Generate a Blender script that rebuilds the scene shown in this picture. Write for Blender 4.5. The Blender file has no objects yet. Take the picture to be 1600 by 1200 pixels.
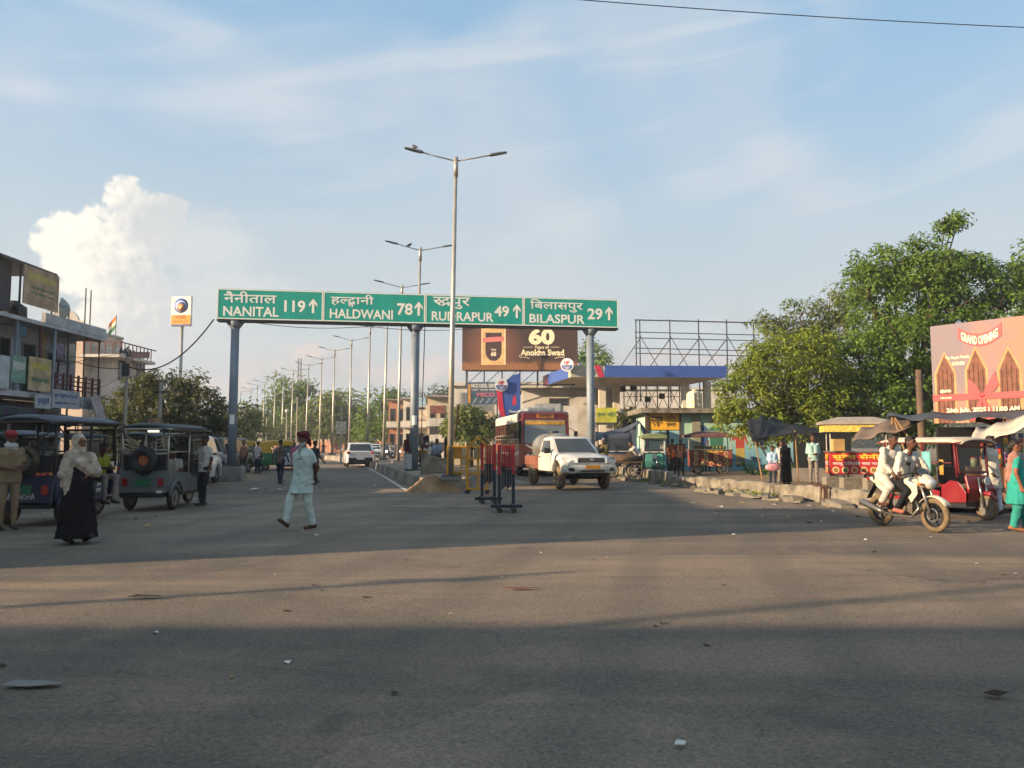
import bpy, bmesh, math, random
import numpy as np
from mathutils import Vector, Matrix, Euler
R = math.radians
rnd = random.Random(7)
scene = bpy.context.scene
COL = scene.collection

# ---------------------------------------------------------------- camera
F = 1200.0                       # focal length in photo pixels (1600 wide)
PITCH = math.atan(93 / 1200)
EYE = Vector((0, 0, 1.55))
cd = bpy.data.cameras.new('camera'); cam = bpy.data.objects.new('camera', cd); COL.objects.link(cam)
cd.sensor_width = 36; cd.lens = 36 * F / 1600; cd.clip_start = 0.05; cd.clip_end = 9000
cam.location = EYE; cam.rotation_euler = (R(90) + PITCH, 0, 0)
scene.camera = cam

# ---------------------------------------------------------------- light
SUN_EL = R(16.5)
SUN_AZ = math.atan2(-0.94, -0.34)              # measured from +Y towards +X
S = Vector((math.sin(SUN_AZ) * math.cos(SUN_EL), math.cos(SUN_AZ) * math.cos(SUN_EL), math.sin(SUN_EL)))
ld = bpy.data.lights.new('sun', 'SUN'); ld.energy = 5.0; ld.angle = R(0.53); ld.color = (1.0, 0.74, 0.48)
sun = bpy.data.objects.new('sun', ld); COL.objects.link(sun)
sun.rotation_euler = S.to_track_quat('Z', 'Y').to_euler()
scene.view_settings.view_transform = 'Standard'; scene.view_settings.look = 'None'
scene.view_settings.exposure = 1.27; scene.view_settings.gamma = 1.0
scene.view_settings.use_curve_mapping = False
scene.cycles.use_denoising = True
scene.cycles.max_bounces = 5; scene.cycles.diffuse_bounces = 2; scene.cycles.glossy_bounces = 2; scene.cycles.use_adaptive_sampling = True; scene.cycles.adaptive_threshold = 0.03
scene.cycles.transparent_max_bounces = 12; scene.cycles.transmission_bounces = 4
scene.cycles.caustics_reflective = False; scene.cycles.caustics_refractive = False

# ---------------------------------------------------------------- node helper
class NT:
    def __init__(s, tree): s.t = tree
    def n(s, typ, **kw):
        nd = s.t.nodes.new('ShaderNode' + typ)
        ins = kw.pop('i', {})
        for k, v in kw.items(): setattr(nd, k, v)
        for k, v in ins.items():
            if hasattr(v, 'links') or isinstance(v, bpy.types.NodeSocket): s.t.links.new(v, nd.inputs[k])
            else: nd.inputs[k].default_value = v
        return nd
    def math(s, op, a, b=None, c=None, clamp=False):
        i = {0: a}
        if b is not None: i[1] = b
        if c is not None: i[2] = c
        return s.n('Math', operation=op, use_clamp=clamp, i=i).outputs[0]
    def mix(s, f, a, b, blend='MIX'):
        nd = s.n('Mix', data_type='RGBA', blend_type=blend, i={0: f, 6: a, 7: b}); return nd.outputs[2]
    def ramp(s, f, lo, hi):
        return s.n('MapRange', interpolation_type='SMOOTHSTEP', i={0: f, 1: lo, 2: hi, 3: 0.0, 4: 1.0}).outputs[0]
    def noise(s, vec, scale, detail=4, rough=.55, dist=0):
        return s.n('TexNoise', i={'Vector': vec, 'Scale': scale, 'Detail': detail, 'Roughness': rough, 'Distortion': dist}).outputs[0]
    def link(s, a, b): s.t.links.new(a, b)

def lin(h):
    h = h.lstrip('#'); v = [int(h[i:i + 2], 16) / 255 for i in (0, 2, 4)]
    return tuple(((c + .055) / 1.055) ** 2.4 if c > .04045 else c / 12.92 for c in v)
def c4(h): return (*lin(h), 1.0) if isinstance(h, str) else (*h, 1.0)

# ---------------------------------------------------------------- sky with clouds (world)
world = bpy.data.worlds.new('World'); scene.world = world; world.use_nodes = True
wt = world.node_tree; wt.nodes.clear(); W = NT(wt)
def n2(vec, scale, detail=4, rough=.55, dist=0):
    return W.n('TexNoise', noise_dimensions='2D', i={'Vector': vec, 'Scale': scale, 'Detail': detail, 'Roughness': rough, 'Distortion': dist}).outputs[0]
sky = W.n('TexSky', sky_type='NISHITA', sun_disc=False, sun_elevation=SUN_EL, sun_rotation=SUN_AZ % (2 * math.pi),
          altitude=200.0, air_density=1.0, dust_density=1.8, ozone_density=1.2)
SKYS = 0.14
gen = W.n('TexCoord').outputs['Generated']
sx = W.n('SeparateXYZ', i={0: gen})
az = W.math('MULTIPLY', W.math('ARCTAN2', sx.outputs[0], sx.outputs[1]), 57.2958)      # degrees, 0 = +Y, + = +X
el = W.math('MULTIPLY', W.math('ARCSINE', sx.outputs[2]), 57.2958)
skyc = W.n('VectorMath', operation='SCALE', i={0: sky.outputs[0], 'Scale': SKYS}).outputs[0]
ae = W.n('CombineXYZ', i={0: az, 1: el, 2: 0.0}).outputs[0]
# general tint: humid pale summer sky
hz = W.n('MapRange', interpolation_type='SMOOTHERSTEP', i={0: el, 1: 0.0, 2: 36.0, 3: 1.0, 4: 0.0}).outputs[0]
skyc = W.mix(0.72, skyc, c4((.165, .295, .425)))
skyc = W.mix(W.math('MULTIPLY', hz, 0.86), skyc, c4((.345, .368, .362)))
# high thin cirrus, drawn out and rising to one side
rot = W.n('VectorRotate', rotation_type='Z_AXIS', i={0: ae, 'Angle': R(-9)}).outputs[0]
cst = W.n('VectorMath', operation='MULTIPLY_ADD', i={0: rot, 1: (0.022, 0.15, 1), 2: (3.7, 1.9, 0)}).outputs[0]
cir = n2(cst, 1.6, 5, .58, .6)
cst2 = W.n('VectorMath', operation='MULTIPLY_ADD', i={0: ae, 1: (0.035, 0.06, 1), 2: (12.5, 3.3, 0)}).outputs[0]
veil = n2(cst2, 1.0, 3, .55, .4)
ca = W.math('MULTIPLY', W.ramp(cir, .46, .74), W.ramp(veil, .36, .60))
skyc = W.mix(W.math('MULTIPLY', ca, .50), skyc, c4((.42, .44, .46)))
vl = W.math('MULTIPLY', W.ramp(veil, .38, .68), .50)
skyc = W.mix(vl, skyc, c4((.365, .390, .415)))
# low banks of warm lit cloud all round the horizon
lst = W.n('VectorMath', operation='MULTIPLY_ADD', i={0: ae, 1: (0.10, 0.22, 1), 2: (7.3, 2.1, 0)}).outputs[0]
low = n2(lst, 1.0, 6, .60, .3)
band = W.math('MULTIPLY', W.ramp(el, 0.5, 4.0), W.n('MapRange', interpolation_type='SMOOTHSTEP', i={0: el, 1: 6.0, 2: 14.0, 3: 1.0, 4: 0.0}).outputs[0])
lowd = W.math('ADD', low, W.math('MULTIPLY_ADD', band, .50, -.46))
la = W.math('MULTIPLY', W.ramp(lowd, .36, .62), .80)
lsh = W.n('VectorMath', operation='ADD', i={0: lst, 1: (-.10, .16, 0)}).outputs[0]
lowb = n2(lsh, 1.0, 4, .60, .3)
lit = W.ramp(W.math('SUBTRACT', low, lowb), -.06, .16)
lcol = W.mix(lit, c4((.30, .32, .335)), c4((.445, .375, .35)))
skyc = W.mix(la, skyc, lcol)
# one towering cumulus: lobes in the sky, broken up by noise
def lobe(a, e, ra, re):
    dx = W.math('DIVIDE', W.math('SUBTRACT', az, a), ra); dy = W.math('DIVIDE', W.math('SUBTRACT', el, e), re)
    d = W.math('SQRT', W.math('ADD', W.math('MULTIPLY', dx, dx), W.math('MULTIPLY', dy, dy)))
    return W.math('SUBTRACT', 1.0, d)
def union(L):
    o = L[0]
    for l in L[1:]: o = W.n('Math', operation='SMOOTH_MAX', i={0: o, 1: l, 2: .3}).outputs[0]
    return o
body = union([lobe(-26.5, 14.6, 3.0, 3.0), lobe(-29.6, 12.6, 3.0, 2.5), lobe(-27.4, 10.6, 3.6, 3.6), lobe(-27.0, 7.6, 4.0, 3.0), lobe(-24.9, 15.2, 2.2, 1.8)])
puff = W.n('TexVoronoi', voronoi_dimensions='2D', feature='SMOOTH_F1', i={'Vector': W.n('VectorMath', operation='ADD', i={0: ae, 1: W.n('VectorMath', operation='SCALE', i={0: W.n('TexNoise', noise_dimensions='2D', i={'Vector': ae, 'Scale': .8, 'Detail': 4}).outputs[1], 'Scale': 1.1}).outputs[0]}).outputs[0], 'Scale': .62, 'Smoothness': .5, 'Randomness': 1.0}).outputs[0]
fine = n2(ae, 1.1, 6, .6, .2)
den = W.math('ADD', body, W.math('ADD', W.math('MULTIPLY', W.math('SUBTRACT', .45, puff), .55), W.math('MULTIPLY', W.math('SUBTRACT', fine, .5), .75)))
crisp = W.math('MULTIPLY', W.ramp(den, .0, .30), W.ramp(el, 3.5, 9.0))
ae2 = W.n('VectorMath', operation='ADD', i={0: ae, 1: (-.55, .35, 0)}).outputs[0]
fine2 = n2(ae2, 1.1, 4, .6, .2)
relief = W.math('ADD', W.math('MULTIPLY', W.math('SUBTRACT', fine, fine2), .9), W.math('MULTIPLY', puff, -.22))
side = W.math('MULTIPLY', W.math('ADD', az, 26.3), .16)        # away from the sun the cloud turns blue-grey
shade = W.ramp(W.math('ADD', W.math('ADD', W.math('MULTIPLY', den, .45), side), W.math('MULTIPLY', relief, -1.0)), -.30, .60)
ccol = W.mix(shade, c4((.62, .58, .51)), c4((.37, .385, .395)))
skyc = W.mix(W.math('MULTIPLY', crisp, .93), skyc, ccol)
anv = union([lobe(-22.3, 13.6, 5.4, 3.2), lobe(-20.5, 10.5, 6.0, 3.0), lobe(-25.0, 8.5, 6, 4.0)])
an = W.math('ADD', anv, W.math('MULTIPLY', W.math('SUBTRACT', fine, .5), .9))
aa = W.math('MULTIPLY', W.math('MULTIPLY', W.ramp(an, .02, .75), W.math('SUBTRACT', 1.0, W.math('MULTIPLY', crisp, .8))), .68)
skyc = W.mix(aa, skyc, c4((.40, .415, .42)))
bg = W.n('Background', i={0: skyc, 1: 0.77})
world.cycles.sampling_method = 'MANUAL'; world.cycles.sample_map_resolution = 512
wo = W.n('OutputWorld'); W.link(bg.outputs[0], wo.inputs[0])

# ---------------------------------------------------------------- placing
def ray(px, py):
    u, v = (px - 800) / F, (600 - py) / F
    return Vector((u, math.cos(PITCH) - v * math.sin(PITCH), math.sin(PITCH) + v * math.cos(PITCH)))
def at(px, py, Y): d = ray(px, py); return EYE + d * (Y / d.y)
def gnd(px, py, z=0.0): d = ray(px, py); return EYE + d * ((z - EYE.z) / d.z)

# ---------------------------------------------------------------- materials
MATS = {}
def M(name, col, rough=.65, metal=0.0, var=.14, scale=2.5, bump=0.0, bscale=30.0, dirt=None, damt=.35, dscale=1.2, coat=0.0, spec=.4, stretch=None):
    if name in MATS: return MATS[name]
    m = bpy.data.materials.new(name); m.use_nodes = True; t = NT(m.node_tree)
    p = m.node_tree.nodes['Principled BSDF']
    co = t.n('TexCoord').outputs['Object']
    if stretch: co = t.n('VectorMath', operation='MULTIPLY', i={0: co, 1: stretch}).outputs[0]
    c = c4(col)
    lo = tuple(x * (1 - var) for x in c[:3]) + (1,); hi = tuple(min(1, x * (1 + var)) for x in c[:3]) + (1,)
    b = t.mix(t.ramp(t.noise(co, scale, 5), .3, .7), lo, hi)
    if dirt:
        f = t.math('MULTIPLY', t.ramp(t.noise(co, dscale, 7, .65), .45, .72), damt)
        b = t.mix(f, b, c4(dirt))
    t.link(b, p.inputs['Base Color'])
    p.inputs['Roughness'].default_value = rough; p.inputs['Metallic'].default_value = metal
    p.inputs['Specular IOR Level'].default_value = spec
    if coat: p.inputs['Coat Weight'].default_value = coat; p.inputs['Coat Roughness'].default_value = .12
    if bump:
        bn = t.n('Bump', i={'Strength': bump, 'Distance': .03, 'Height': t.noise(co, bscale, 5)})
        t.link(bn.outputs[0], p.inputs['Normal'])
    MATS[name] = m; return m
def glass(name, tint=(.02, .025, .03), clear=.0):
    if name in MATS: return MATS[name]
    m = bpy.data.materials.new(name); m.use_nodes = True; t = NT(m.node_tree); p = m.node_tree.nodes['Principled BSDF']
    p.inputs['Base Color'].default_value = (*tint, 1); p.inputs['Roughness'].default_value = .06
    p.inputs['Specular IOR Level'].default_value = .6
    if clear:
        tr = t.n('BsdfTransparent', i={0: (.75, .8, .8, 1)})
        mx = t.n('MixShader', i={0: clear, 1: p.outputs[0], 2: tr.outputs[0]})
        t.link(mx.outputs[0], m.node_tree.nodes['Material Output'].inputs[0])
    MATS[name] = m; return m
def glow(name, col, strength):
    if name in MATS: return MATS[name]
    m = bpy.data.materials.new(name); m.use_nodes = True; p = m.node_tree.nodes['Principled BSDF']
    p.inputs['Base Color'].default_value = c4(col); p.inputs['Emission Color'].default_value = c4(col); p.inputs['Emission Strength'].default_value = strength
    MATS[name] = m; return m

# ---------------------------------------------------------------- meshes
def tag(o, label=None, cat=None, group=None, kind=None):
    if label: o['label'] = label
    if cat: o['category'] = cat
    if group: o['group'] = group
    if kind: o['kind'] = kind
    return o
def thing(name, label, cat, loc=(0, 0, 0), rz=0.0, group=None, scale=None):
    o = bpy.data.objects.new(name, None); COL.objects.link(o); o.empty_display_size = .1
    o.location = loc; o.rotation_euler = (0, 0, rz)
    if scale: o.scale = (scale,) * 3
    return tag(o, label, cat, group)
def newobj(name, me, parent=None):
    o = bpy.data.objects.new(name, me); COL.objects.link(o)
    if parent: o.parent = parent
    return o
def copy_tree(o, parent=None):
    c = o.copy(); COL.objects.link(c); c.parent = parent
    for ch in list(o.children): copy_tree(ch, c)
    return c

class MB:
    def __init__(s, mat=None): s.v = []; s.f = []; s.mi = []; s.mats = []; s.cur = 0; s.mat(mat)
    def mat(s, m):
        if m is None: return s
        if m not in s.mats: s.mats.append(m)
        s.cur = s.mats.index(m); return s
    def add(s, vs, fs):
        b = len(s.v); s.v += [tuple(v) for v in vs]; s.f += [tuple(b + i for i in f) for f in fs]; s.mi += [s.cur] * len(fs); return s
    def quad(s, *p): return s.add(p, [tuple(range(len(p)))])
    def box(s, x0, x1, y0, y1, z0, z1):
        return s.add([(x0, y0, z0), (x1, y0, z0), (x1, y1, z0), (x0, y1, z0), (x0, y0, z1), (x1, y0, z1), (x1, y1, z1), (x0, y1, z1)],
                     [(3, 2, 1, 0), (4, 5, 6, 7), (0, 1, 5, 4), (1, 2, 6, 5), (2, 3, 7, 6), (3, 0, 4, 7)])
    def boxc(s, c, d, rz=0, rx=0, ry=0):
        m = Matrix.Translation(c) @ Euler((rx, ry, rz)).to_matrix().to_4x4()
        x, y, z = d[0] / 2, d[1] / 2, d[2] / 2
        vs = [m @ Vector(p) for p in ((-x, -y, -z), (x, -y, -z), (x, y, -z), (-x, y, -z), (-x, -y, z), (x, -y, z), (x, y, z), (-x, y, z))]
        return s.add(vs, [(3, 2, 1, 0), (4, 5, 6, 7), (0, 1, 5, 4), (1, 2, 6, 5), (2, 3, 7, 6), (3, 0, 4, 7)])
    def bar(s, a, b, w, h=None):
        a, b = Vector(a), Vector(b); d = (b - a); L = d.length; h = h or w
        q = d.to_track_quat('X', 'Z').to_matrix().to_4x4(); m = Matrix.Translation((a + b) / 2) @ q
        x, y, z = L / 2, w / 2, h / 2
        vs = [m @ Vector(p) for p in ((-x, -y, -z), (x, -y, -z), (x, y, -z), (-x, y, -z), (-x, -y, z), (x, -y, z), (x, y, z), (-x, y, z))]
        return s.add(vs, [(3, 2, 1, 0), (4, 5, 6, 7), (0, 1, 5, 4), (1, 2, 6, 5), (2, 3, 7, 6), (3, 0, 4, 7)])
    def loft(s, rings, cap=True, closed=True):
        n = len(rings[0]); vs = [p for r in rings for p in r]; fs = []
        for i in range(len(rings) - 1):
            for j in range(n if closed else n - 1):
                k = (j + 1) % n; fs.append((i * n + j, i * n + k, (i + 1) * n + k, (i + 1) * n + j))
        if cap: fs.append(tuple(range(n))[::-1]); fs.append(tuple((len(rings) - 1) * n + j for j in range(n)))
        return s.add(vs, fs)
    def tube(s, pts, r, n=8, cap=True):
        pts = [Vector(p) for p in pts]; rr = r if isinstance(r, (list, tuple)) else [r] * len(pts)
        rings = []; ref = None
        for i, p in enumerate(pts):
            d = (pts[min(i + 1, len(pts) - 1)] - pts[max(i - 1, 0)]).normalized()
            if ref is None: ref = Vector((0, 0, 1)) if abs(d.z) < .9 else Vector((1, 0, 0))
            a = d.cross(ref).normalized(); b = d.cross(a).normalized(); ref = -b if (-b).dot(ref) > 0 else b
            b = a.cross(d)
            rings.append([p + (a * math.cos(2 * math.pi * k / n) + b * math.sin(2 * math.pi * k / n)) * rr[i] for k in range(n)])
        return s.loft(rings, cap)
    def cyl(s, a, b, r, r2=None, n=14): return s.tube([a, b], [r, r if r2 is None else r2], n)
    def sph(s, c, r, nu=12, nv=8):
        r = (r, r, r) if not isinstance(r, (tuple, list)) else r; c = Vector(c)
        vs = [c + Vector((0, 0, -r[2]))]
        for i in range(1, nv):
            t = math.pi * i / nv - math.pi / 2
            for j in range(nu):
                a = 2 * math.pi * j / nu; vs.append(c + Vector((r[0] * math.cos(t) * math.cos(a), r[1] * math.cos(t) * math.sin(a), r[2] * math.sin(t))))
        vs.append(c + Vector((0, 0, r[2]))); fs = []; L = len(vs) - 1
        for j in range(nu):
            k = (j + 1) % nu; fs.append((0, 1 + k, 1 + j)); fs.append((L, L - nu + j, L - nu + k))
            for i in range(nv - 2): fs.append((1 + i * nu + j, 1 + i * nu + k, 1 + (i + 1) * nu + k, 1 + (i + 1) * nu + j))
        return s.add(vs, fs)
    def torus(s, c, axis, Rr, r, n=24, k=8, flat=1.0):
        c = Vector(c); ax = Vector(axis).normalized(); u = ax.orthogonal().normalized(); w = ax.cross(u); vs = []; fs = []
        for i in range(n):
            a = 2 * math.pi * i / n; d = u * math.cos(a) + w * math.sin(a)
            for j in range(k):
                b = 2 * math.pi * j / k; vs.append(c + d * (Rr + r * math.cos(b)) + ax * (r * flat * math.sin(b)))
        for i in range(n):
            for j in range(k): fs.append((i * k + j, ((i + 1) % n) * k + j, ((i + 1) % n) * k + (j + 1) % k, i * k + (j + 1) % k))
        return s.add(vs, fs)
    def prism(s, pts, o, u, v, t):
        """flat outline pts (2d) in plane o+u*x+v*y, thickness t along u x v"""
        o, u, v = Vector(o), Vector(u), Vector(v); n = u.cross(v).normalized() * t
        a = [o + u * x + v * y for x, y in pts]; b = [p + n for p in a]; k = len(pts)
        return s.add(a + b, [tuple(range(k))[::-1], tuple(range(k, 2 * k))] + [(i, (i + 1) % k, k + (i + 1) % k, k + i) for i in range(k)])
    def disc(s, c, n, r, t, seg=20, r2=None):
        c = Vector(c); n = Vector(n).normalized(); return s.tube([c, c + n * t], [r, r2 or r], seg)
    def sheet(s, rows):
        n = len(rows[0]); vs = [p for r in rows for p in r]
        return s.add(vs, [(i * n + j, i * n + j + 1, (i + 1) * n + j + 1, (i + 1) * n + j) for i in range(len(rows) - 1) for j in range(n - 1)])
    def mesh(s, name, smooth=False):
        me = bpy.data.meshes.new(name); me.from_pydata(s.v, [], s.f)
        for m in s.mats: me.materials.append(m)
        me.polygons.foreach_set('material_index', s.mi)
        if smooth: me.polygons.foreach_set('use_smooth', [True] * len(s.f))
        me.update(); return me
    def build(s, name, parent=None, smooth=False, bevel=0.0, solid=0.0, sub=0):
        o = newobj(name, s.mesh(name, smooth), parent)
        bm = bmesh.new(); bm.from_mesh(o.data); bmesh.ops.recalc_face_normals(bm, faces=bm.faces); bm.to_mesh(o.data); bm.free()
        if solid:
            q = o.modifiers.new('s', 'SOLIDIFY'); q.thickness = solid; q.offset = 0
        if sub: q = o.modifiers.new('u', 'SUBSURF'); q.levels = sub; q.render_levels = sub
        if bevel:
            q = o.modifiers.new('b', 'BEVEL'); q.width = bevel; q.segments = 2; q.limit_method = 'ANGLE'; q.angle_limit = R(40)
            q.harden_normals = False
        return o

# ---------------------------------------------------------------- lettering
def glyphs(body, bold=0.0):
    """flat 2d mesh of a text: (verts Nx2, faces)"""
    c = bpy.data.curves.new('lettering', 'FONT'); c.body = body; c.size = 1.0; c.offset = bold; c.resolution_u = 3
    o = bpy.data.objects.new('lettering', c); COL.objects.link(o)
    dg = bpy.context.evaluated_depsgraph_get(); me = bpy.data.meshes.new_from_object(o.evaluated_get(dg))
    v = [(q.co.x, q.co.y) for q in me.vertices]; f = [tuple(p.vertices) for p in me.polygons]
    bpy.data.objects.remove(o); bpy.data.curves.remove(c); bpy.data.meshes.remove(me)
    return v, f
def lettering(name, body, parent, mat, o, u, v, box, bold=0.0, fit=True, pieces=None, heavy=0.0):
    """write body into box (x0, y0, x1, y1) of the plane o + u*x + v*y; lifts off along u x v.
    heavy: thicken by overprinting (in em)"""
    if pieces is None: vs, fs = glyphs(body, bold)
    else: vs, fs = pieces
    if not vs: return None
    xs = [p[0] for p in vs]; ys = [p[1] for p in vs]
    x0, x1, y0, y1 = min(xs), max(xs), min(ys), max(ys)
    ax = (box[2] - box[0]) / max(1e-6, x1 - x0); ay = (box[3] - box[1]) / max(1e-6, y1 - y0)
    if not fit: ax = ay = min(ax, ay)
    o, u, v = Vector(o), Vector(u), Vector(v); n = u.cross(v).normalized()
    mb = MB(mat); offs = [(0, 0)] if not heavy else [(0, 0), (heavy, 0), (-heavy, 0), (0, heavy), (0, -heavy)]
    for i, (hx, hy) in enumerate(offs):
        mb.add([o + u * (box[0] + (p[0] + hx - x0) * ax) + v * (box[1] + (p[1] + hy - y0) * ay) + n * (.004 + .0012 * i) for p in vs], fs)
    return newobj(name, mb.mesh(name), parent)
def compose(parts):
    """parts: list of (text, clip fraction or None, under text or None, extra strokes)"""
    V = []; Fc = []; x = 0.0
    for t, clip, under, stroke in parts:
        v, f = glyphs(t)
        xs = [p[0] for p in v]; a, b = min(xs), max(xs)
        if clip:
            lim = a + (b - a) * clip; bad = {i for i, p in enumerate(v) if p[0] > lim + .02}
            v = [(min(p[0], lim), p[1]) for p in v]; f = [q for q in f if not all(i in bad for i in q)]
            b = lim
        k = len(V); V += [(p[0] - a + x, p[1]) for p in v]; Fc += [tuple(i + k for i in q) for q in f]
        if under:
            v2, f2 = glyphs(under); xa = min(p[0] for p in v2); k = len(V)
            V += [((p[0] - xa) * .62 + x + .04, p[1] * .55 - .27) for p in v2]; Fc += [tuple(i + k for i in q) for q in f2]
        if stroke:
            k = len(V); V += [(x + sx_, sy_) for sx_, sy_ in stroke]; Fc.append(tuple(range(k, k + len(stroke))))
        x += b - a - .012
    return V, Fc

def wheel(parent, c, axis, Rr, w, tyre, rim, hub=None, spokes=0):
    c = Vector(c); ax = Vector(axis).normalized()
    o = MB(tyre).torus(c, ax, Rr - w / 2, w / 2, 26, 8, 1.0).build('wheel', parent, True)
    m = MB(rim); m.torus(c, ax, Rr - w * .95, w * .22, 22, 6, 1.6)
    if spokes:
        u = ax.orthogonal().normalized(); q = ax.cross(u)
        for k in range(spokes):
            a = 2 * math.pi * k / spokes; d = u * math.cos(a) + q * math.sin(a); m.bar(c + d * .03, c + d * (Rr - w), .035, .02)
    else: m.disc(c - ax * w * .32, ax, Rr - w * .9, w * .64, 20)
    m.mat(hub or rim); m.disc(c - ax * w * .5, ax, Rr * .2, w, 12)
    m.build('rim', o)
    return o
# ================================================================ SETTING
def asphalt():
    m = bpy.data.materials.new('asphalt'); m.use_nodes = True; t = NT(m.node_tree); p = m.node_tree.nodes['Principled BSDF']
    co = t.n('TexCoord').outputs['Object']
    big = t.noise(co, .16, 6, .62, .6); mid = t.noise(co, 1.3, 6, .62); fine = t.noise(co, 38, 3, .6)
    st = t.n('VectorMath', operation='MULTIPLY', i={0: co, 1: (.10, .8, 1)}).outputs[0]
    streak = t.noise(st, 1.0, 5, .6, .7)
    vor = t.n('TexVoronoi', i={'Vector': co, 'Scale': 62.0, 'Randomness': 1.0})
    b = t.mix(t.ramp(big, .32, .68), c4((0.114, 0.095, 0.075)), c4((0.189, 0.153, 0.115)))
    b = t.mix(t.math('MULTIPLY', t.ramp(streak, .45, .72), .60), b, c4((0.303, 0.223, 0.152)))        # blown dust
    b = t.mix(t.math('MULTIPLY', t.ramp(mid, .48, .75), .45), b, c4((0.248, 0.189, 0.133)))
    patch = t.n('TexVoronoi', i={'Vector': t.n('VectorMath', operation='ADD', i={0: co, 1: t.n('VectorMath', operation='SCALE', i={0: t.n('TexNoise', i={'Vector': co, 'Scale': .5, 'Detail': 3.0}).outputs[1], 'Scale': 2.2}).outputs[0]}).outputs[0], 'Scale': .11, 'Randomness': 1.0}).outputs[1]
    pv_ = t.n('MapRange', i={0: t.n('SeparateColor', i={0: patch}).outputs[0], 1: 0.0, 2: 1.0, 3: .78, 4: 1.14}).outputs[0]
    b = t.mix(1.0, b, pv_, 'MULTIPLY')                                                           # resurfaced patches
    wear = t.n('TexWave', wave_type='BANDS', bands_direction='X', i={'Vector': t.n('VectorRotate', rotation_type='Z_AXIS', i={0: co, 'Angle': R(14)}).outputs[0], 'Scale': .18, 'Distortion': 3.5, 'Detail': 2.0, 'Detail Scale': .4}).outputs[1]
    b = t.mix(t.math('MULTIPLY', t.ramp(wear, .62, .98), .28), b, c4((0.083, 0.075, 0.063)))         # tyre-darkened tracks
    stone = t.n('MapRange', i={0: t.n('SeparateColor', i={0: vor.outputs[1]}).outputs[0], 1: 0.0, 2: 1.0, 3: .80, 4: 1.20}).outputs[0]
    b = t.mix(1.0, b, stone, 'MULTIPLY')
    f2 = t.n('MapRange', i={0: fine, 1: .3, 2: .7, 3: .80, 4: 1.20}).outputs[0]
    b = t.mix(1.0, b, f2, 'MULTIPLY')
    oil = t.math('MULTIPLY', t.ramp(t.noise(co, .7, 4, .5, .8), .64, .73), .45)
    b = t.mix(oil, b, c4((.045, .042, .038)))
    ck = t.n('TexVoronoi', feature='DISTANCE_TO_EDGE', i={'Vector': t.n('VectorMath', operation='ADD', i={0: co, 1: t.n('VectorMath', operation='SCALE', i={0: t.n('TexNoise', i={'Vector': co, 'Scale': 1.4, 'Detail': 5.0}).outputs[1], 'Scale': .9}).outputs[0]}).outputs[0], 'Scale': .42, 'Randomness': 1.0}).outputs[0]
    ckm = t.math('MULTIPLY', t.n('MapRange', i={0: ck, 1: .0, 2: .008, 3: 1.0, 4: 0.0}).outputs[0], t.ramp(t.noise(co, .25, 2), .50, .62))
    b = t.mix(t.math('MULTIPLY', ckm, .75), b, c4((.035, .032, .03)))
    t.link(b, p.inputs['Base Color']); p.inputs['Roughness'].default_value = .88; p.inputs['Specular IOR Level'].default_value = .2
    h = t.math('ADD', t.math('MULTIPLY', vor.outputs[0], -.7), t.math('ADD', fine, t.math('MULTIPLY', mid, 1.5)))
    h = t.math('SUBTRACT', h, t.math('MULTIPLY', ckm, 1.5))
    t.link(t.n('Bump', i={'Strength': .27, 'Distance': .012, 'Height': h}).outputs[0], p.inputs['Normal'])
    return m
ASPH = asphalt()
DIRT = M('dirt', '#7d6b55', .95, var=.3, scale=.8, bump=.6, bscale=9, dirt='#4d4238', damt=.6, dscale=.5)
SAND = M('sandy_soil', '#8f7252', .95, var=.2, scale=3, bump=.8, bscale=14, dirt='#6b5640', damt=.5, dscale=2)
CONC = M('concrete', '#85807a', .9, var=.2, scale=1.4, bump=.4, bscale=22, dirt='#3d3a34', damt=.6, dscale=1.1)
CONCW = M('worn_concrete', '#7a7366', .92, var=.32, scale=2.6, bump=.9, bscale=16, dirt='#2f2b25', damt=.85, dscale=1.9)
WPAINT = M('road_paint', '#b9b4a8', .8, var=.2, scale=6, dirt='#55504a', damt=.75, dscale=3)

tag(MB(DIRT).quad((-3000, -3000, 0), (3000, -3000, 0), (3000, 3000, 0), (-3000, 3000, 0)).build('ground'), 'bare dusty ground beside the road', kind='structure')

LAMPS = [(25, -2.0), (37, -4.6), (46, -6.8), (54, -9.0), (62.4, -11.7), (70, -14.8), (78, -18.2), (86, -21.5), (92.6, -24.8), (100, -28.7), (106, -31.7),
         (113, -35), (119, -38.5), (125, -41.7), (134, -45.8), (141, -50)]
CY = [p[0] for p in LAMPS] + [200, 320]; CX = [p[1] for p in LAMPS] + [-85, -160]
def cen(Y): return float(np.interp(Y, CY, CX))
def mw(Y): return float(np.interp(Y, [25, 37], [.62, 1.22]))
st = []
for Y, a, b in ((-60, -90, 90), (9, -90, 90), (14, -50, 40), (16, -26, 13), (18, -16.5, 9.2), (21, -13.4, 7.9), (25, -11.9, 6.8), (30, -11.0, 5.9), (36, -11.8, 4.9), (42, -13.6, 4.0)): st.append((Y, a, b))
for Y in (46, 50, 54, 58, 62, 70, 78, 86, 93, 100, 113, 125, 141, 170, 200, 260, 320): st.append((Y, cen(Y) - 8.8, cen(Y) + 8.4))
mb = MB(ASPH); rows = []
for Y, a, b in st: rows.append([(a + (b - a) * k / 12, Y, .006) for k in range(13)])
tag(mb.sheet(rows).build('road'), 'grey asphalt road and junction', kind='structure')

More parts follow.
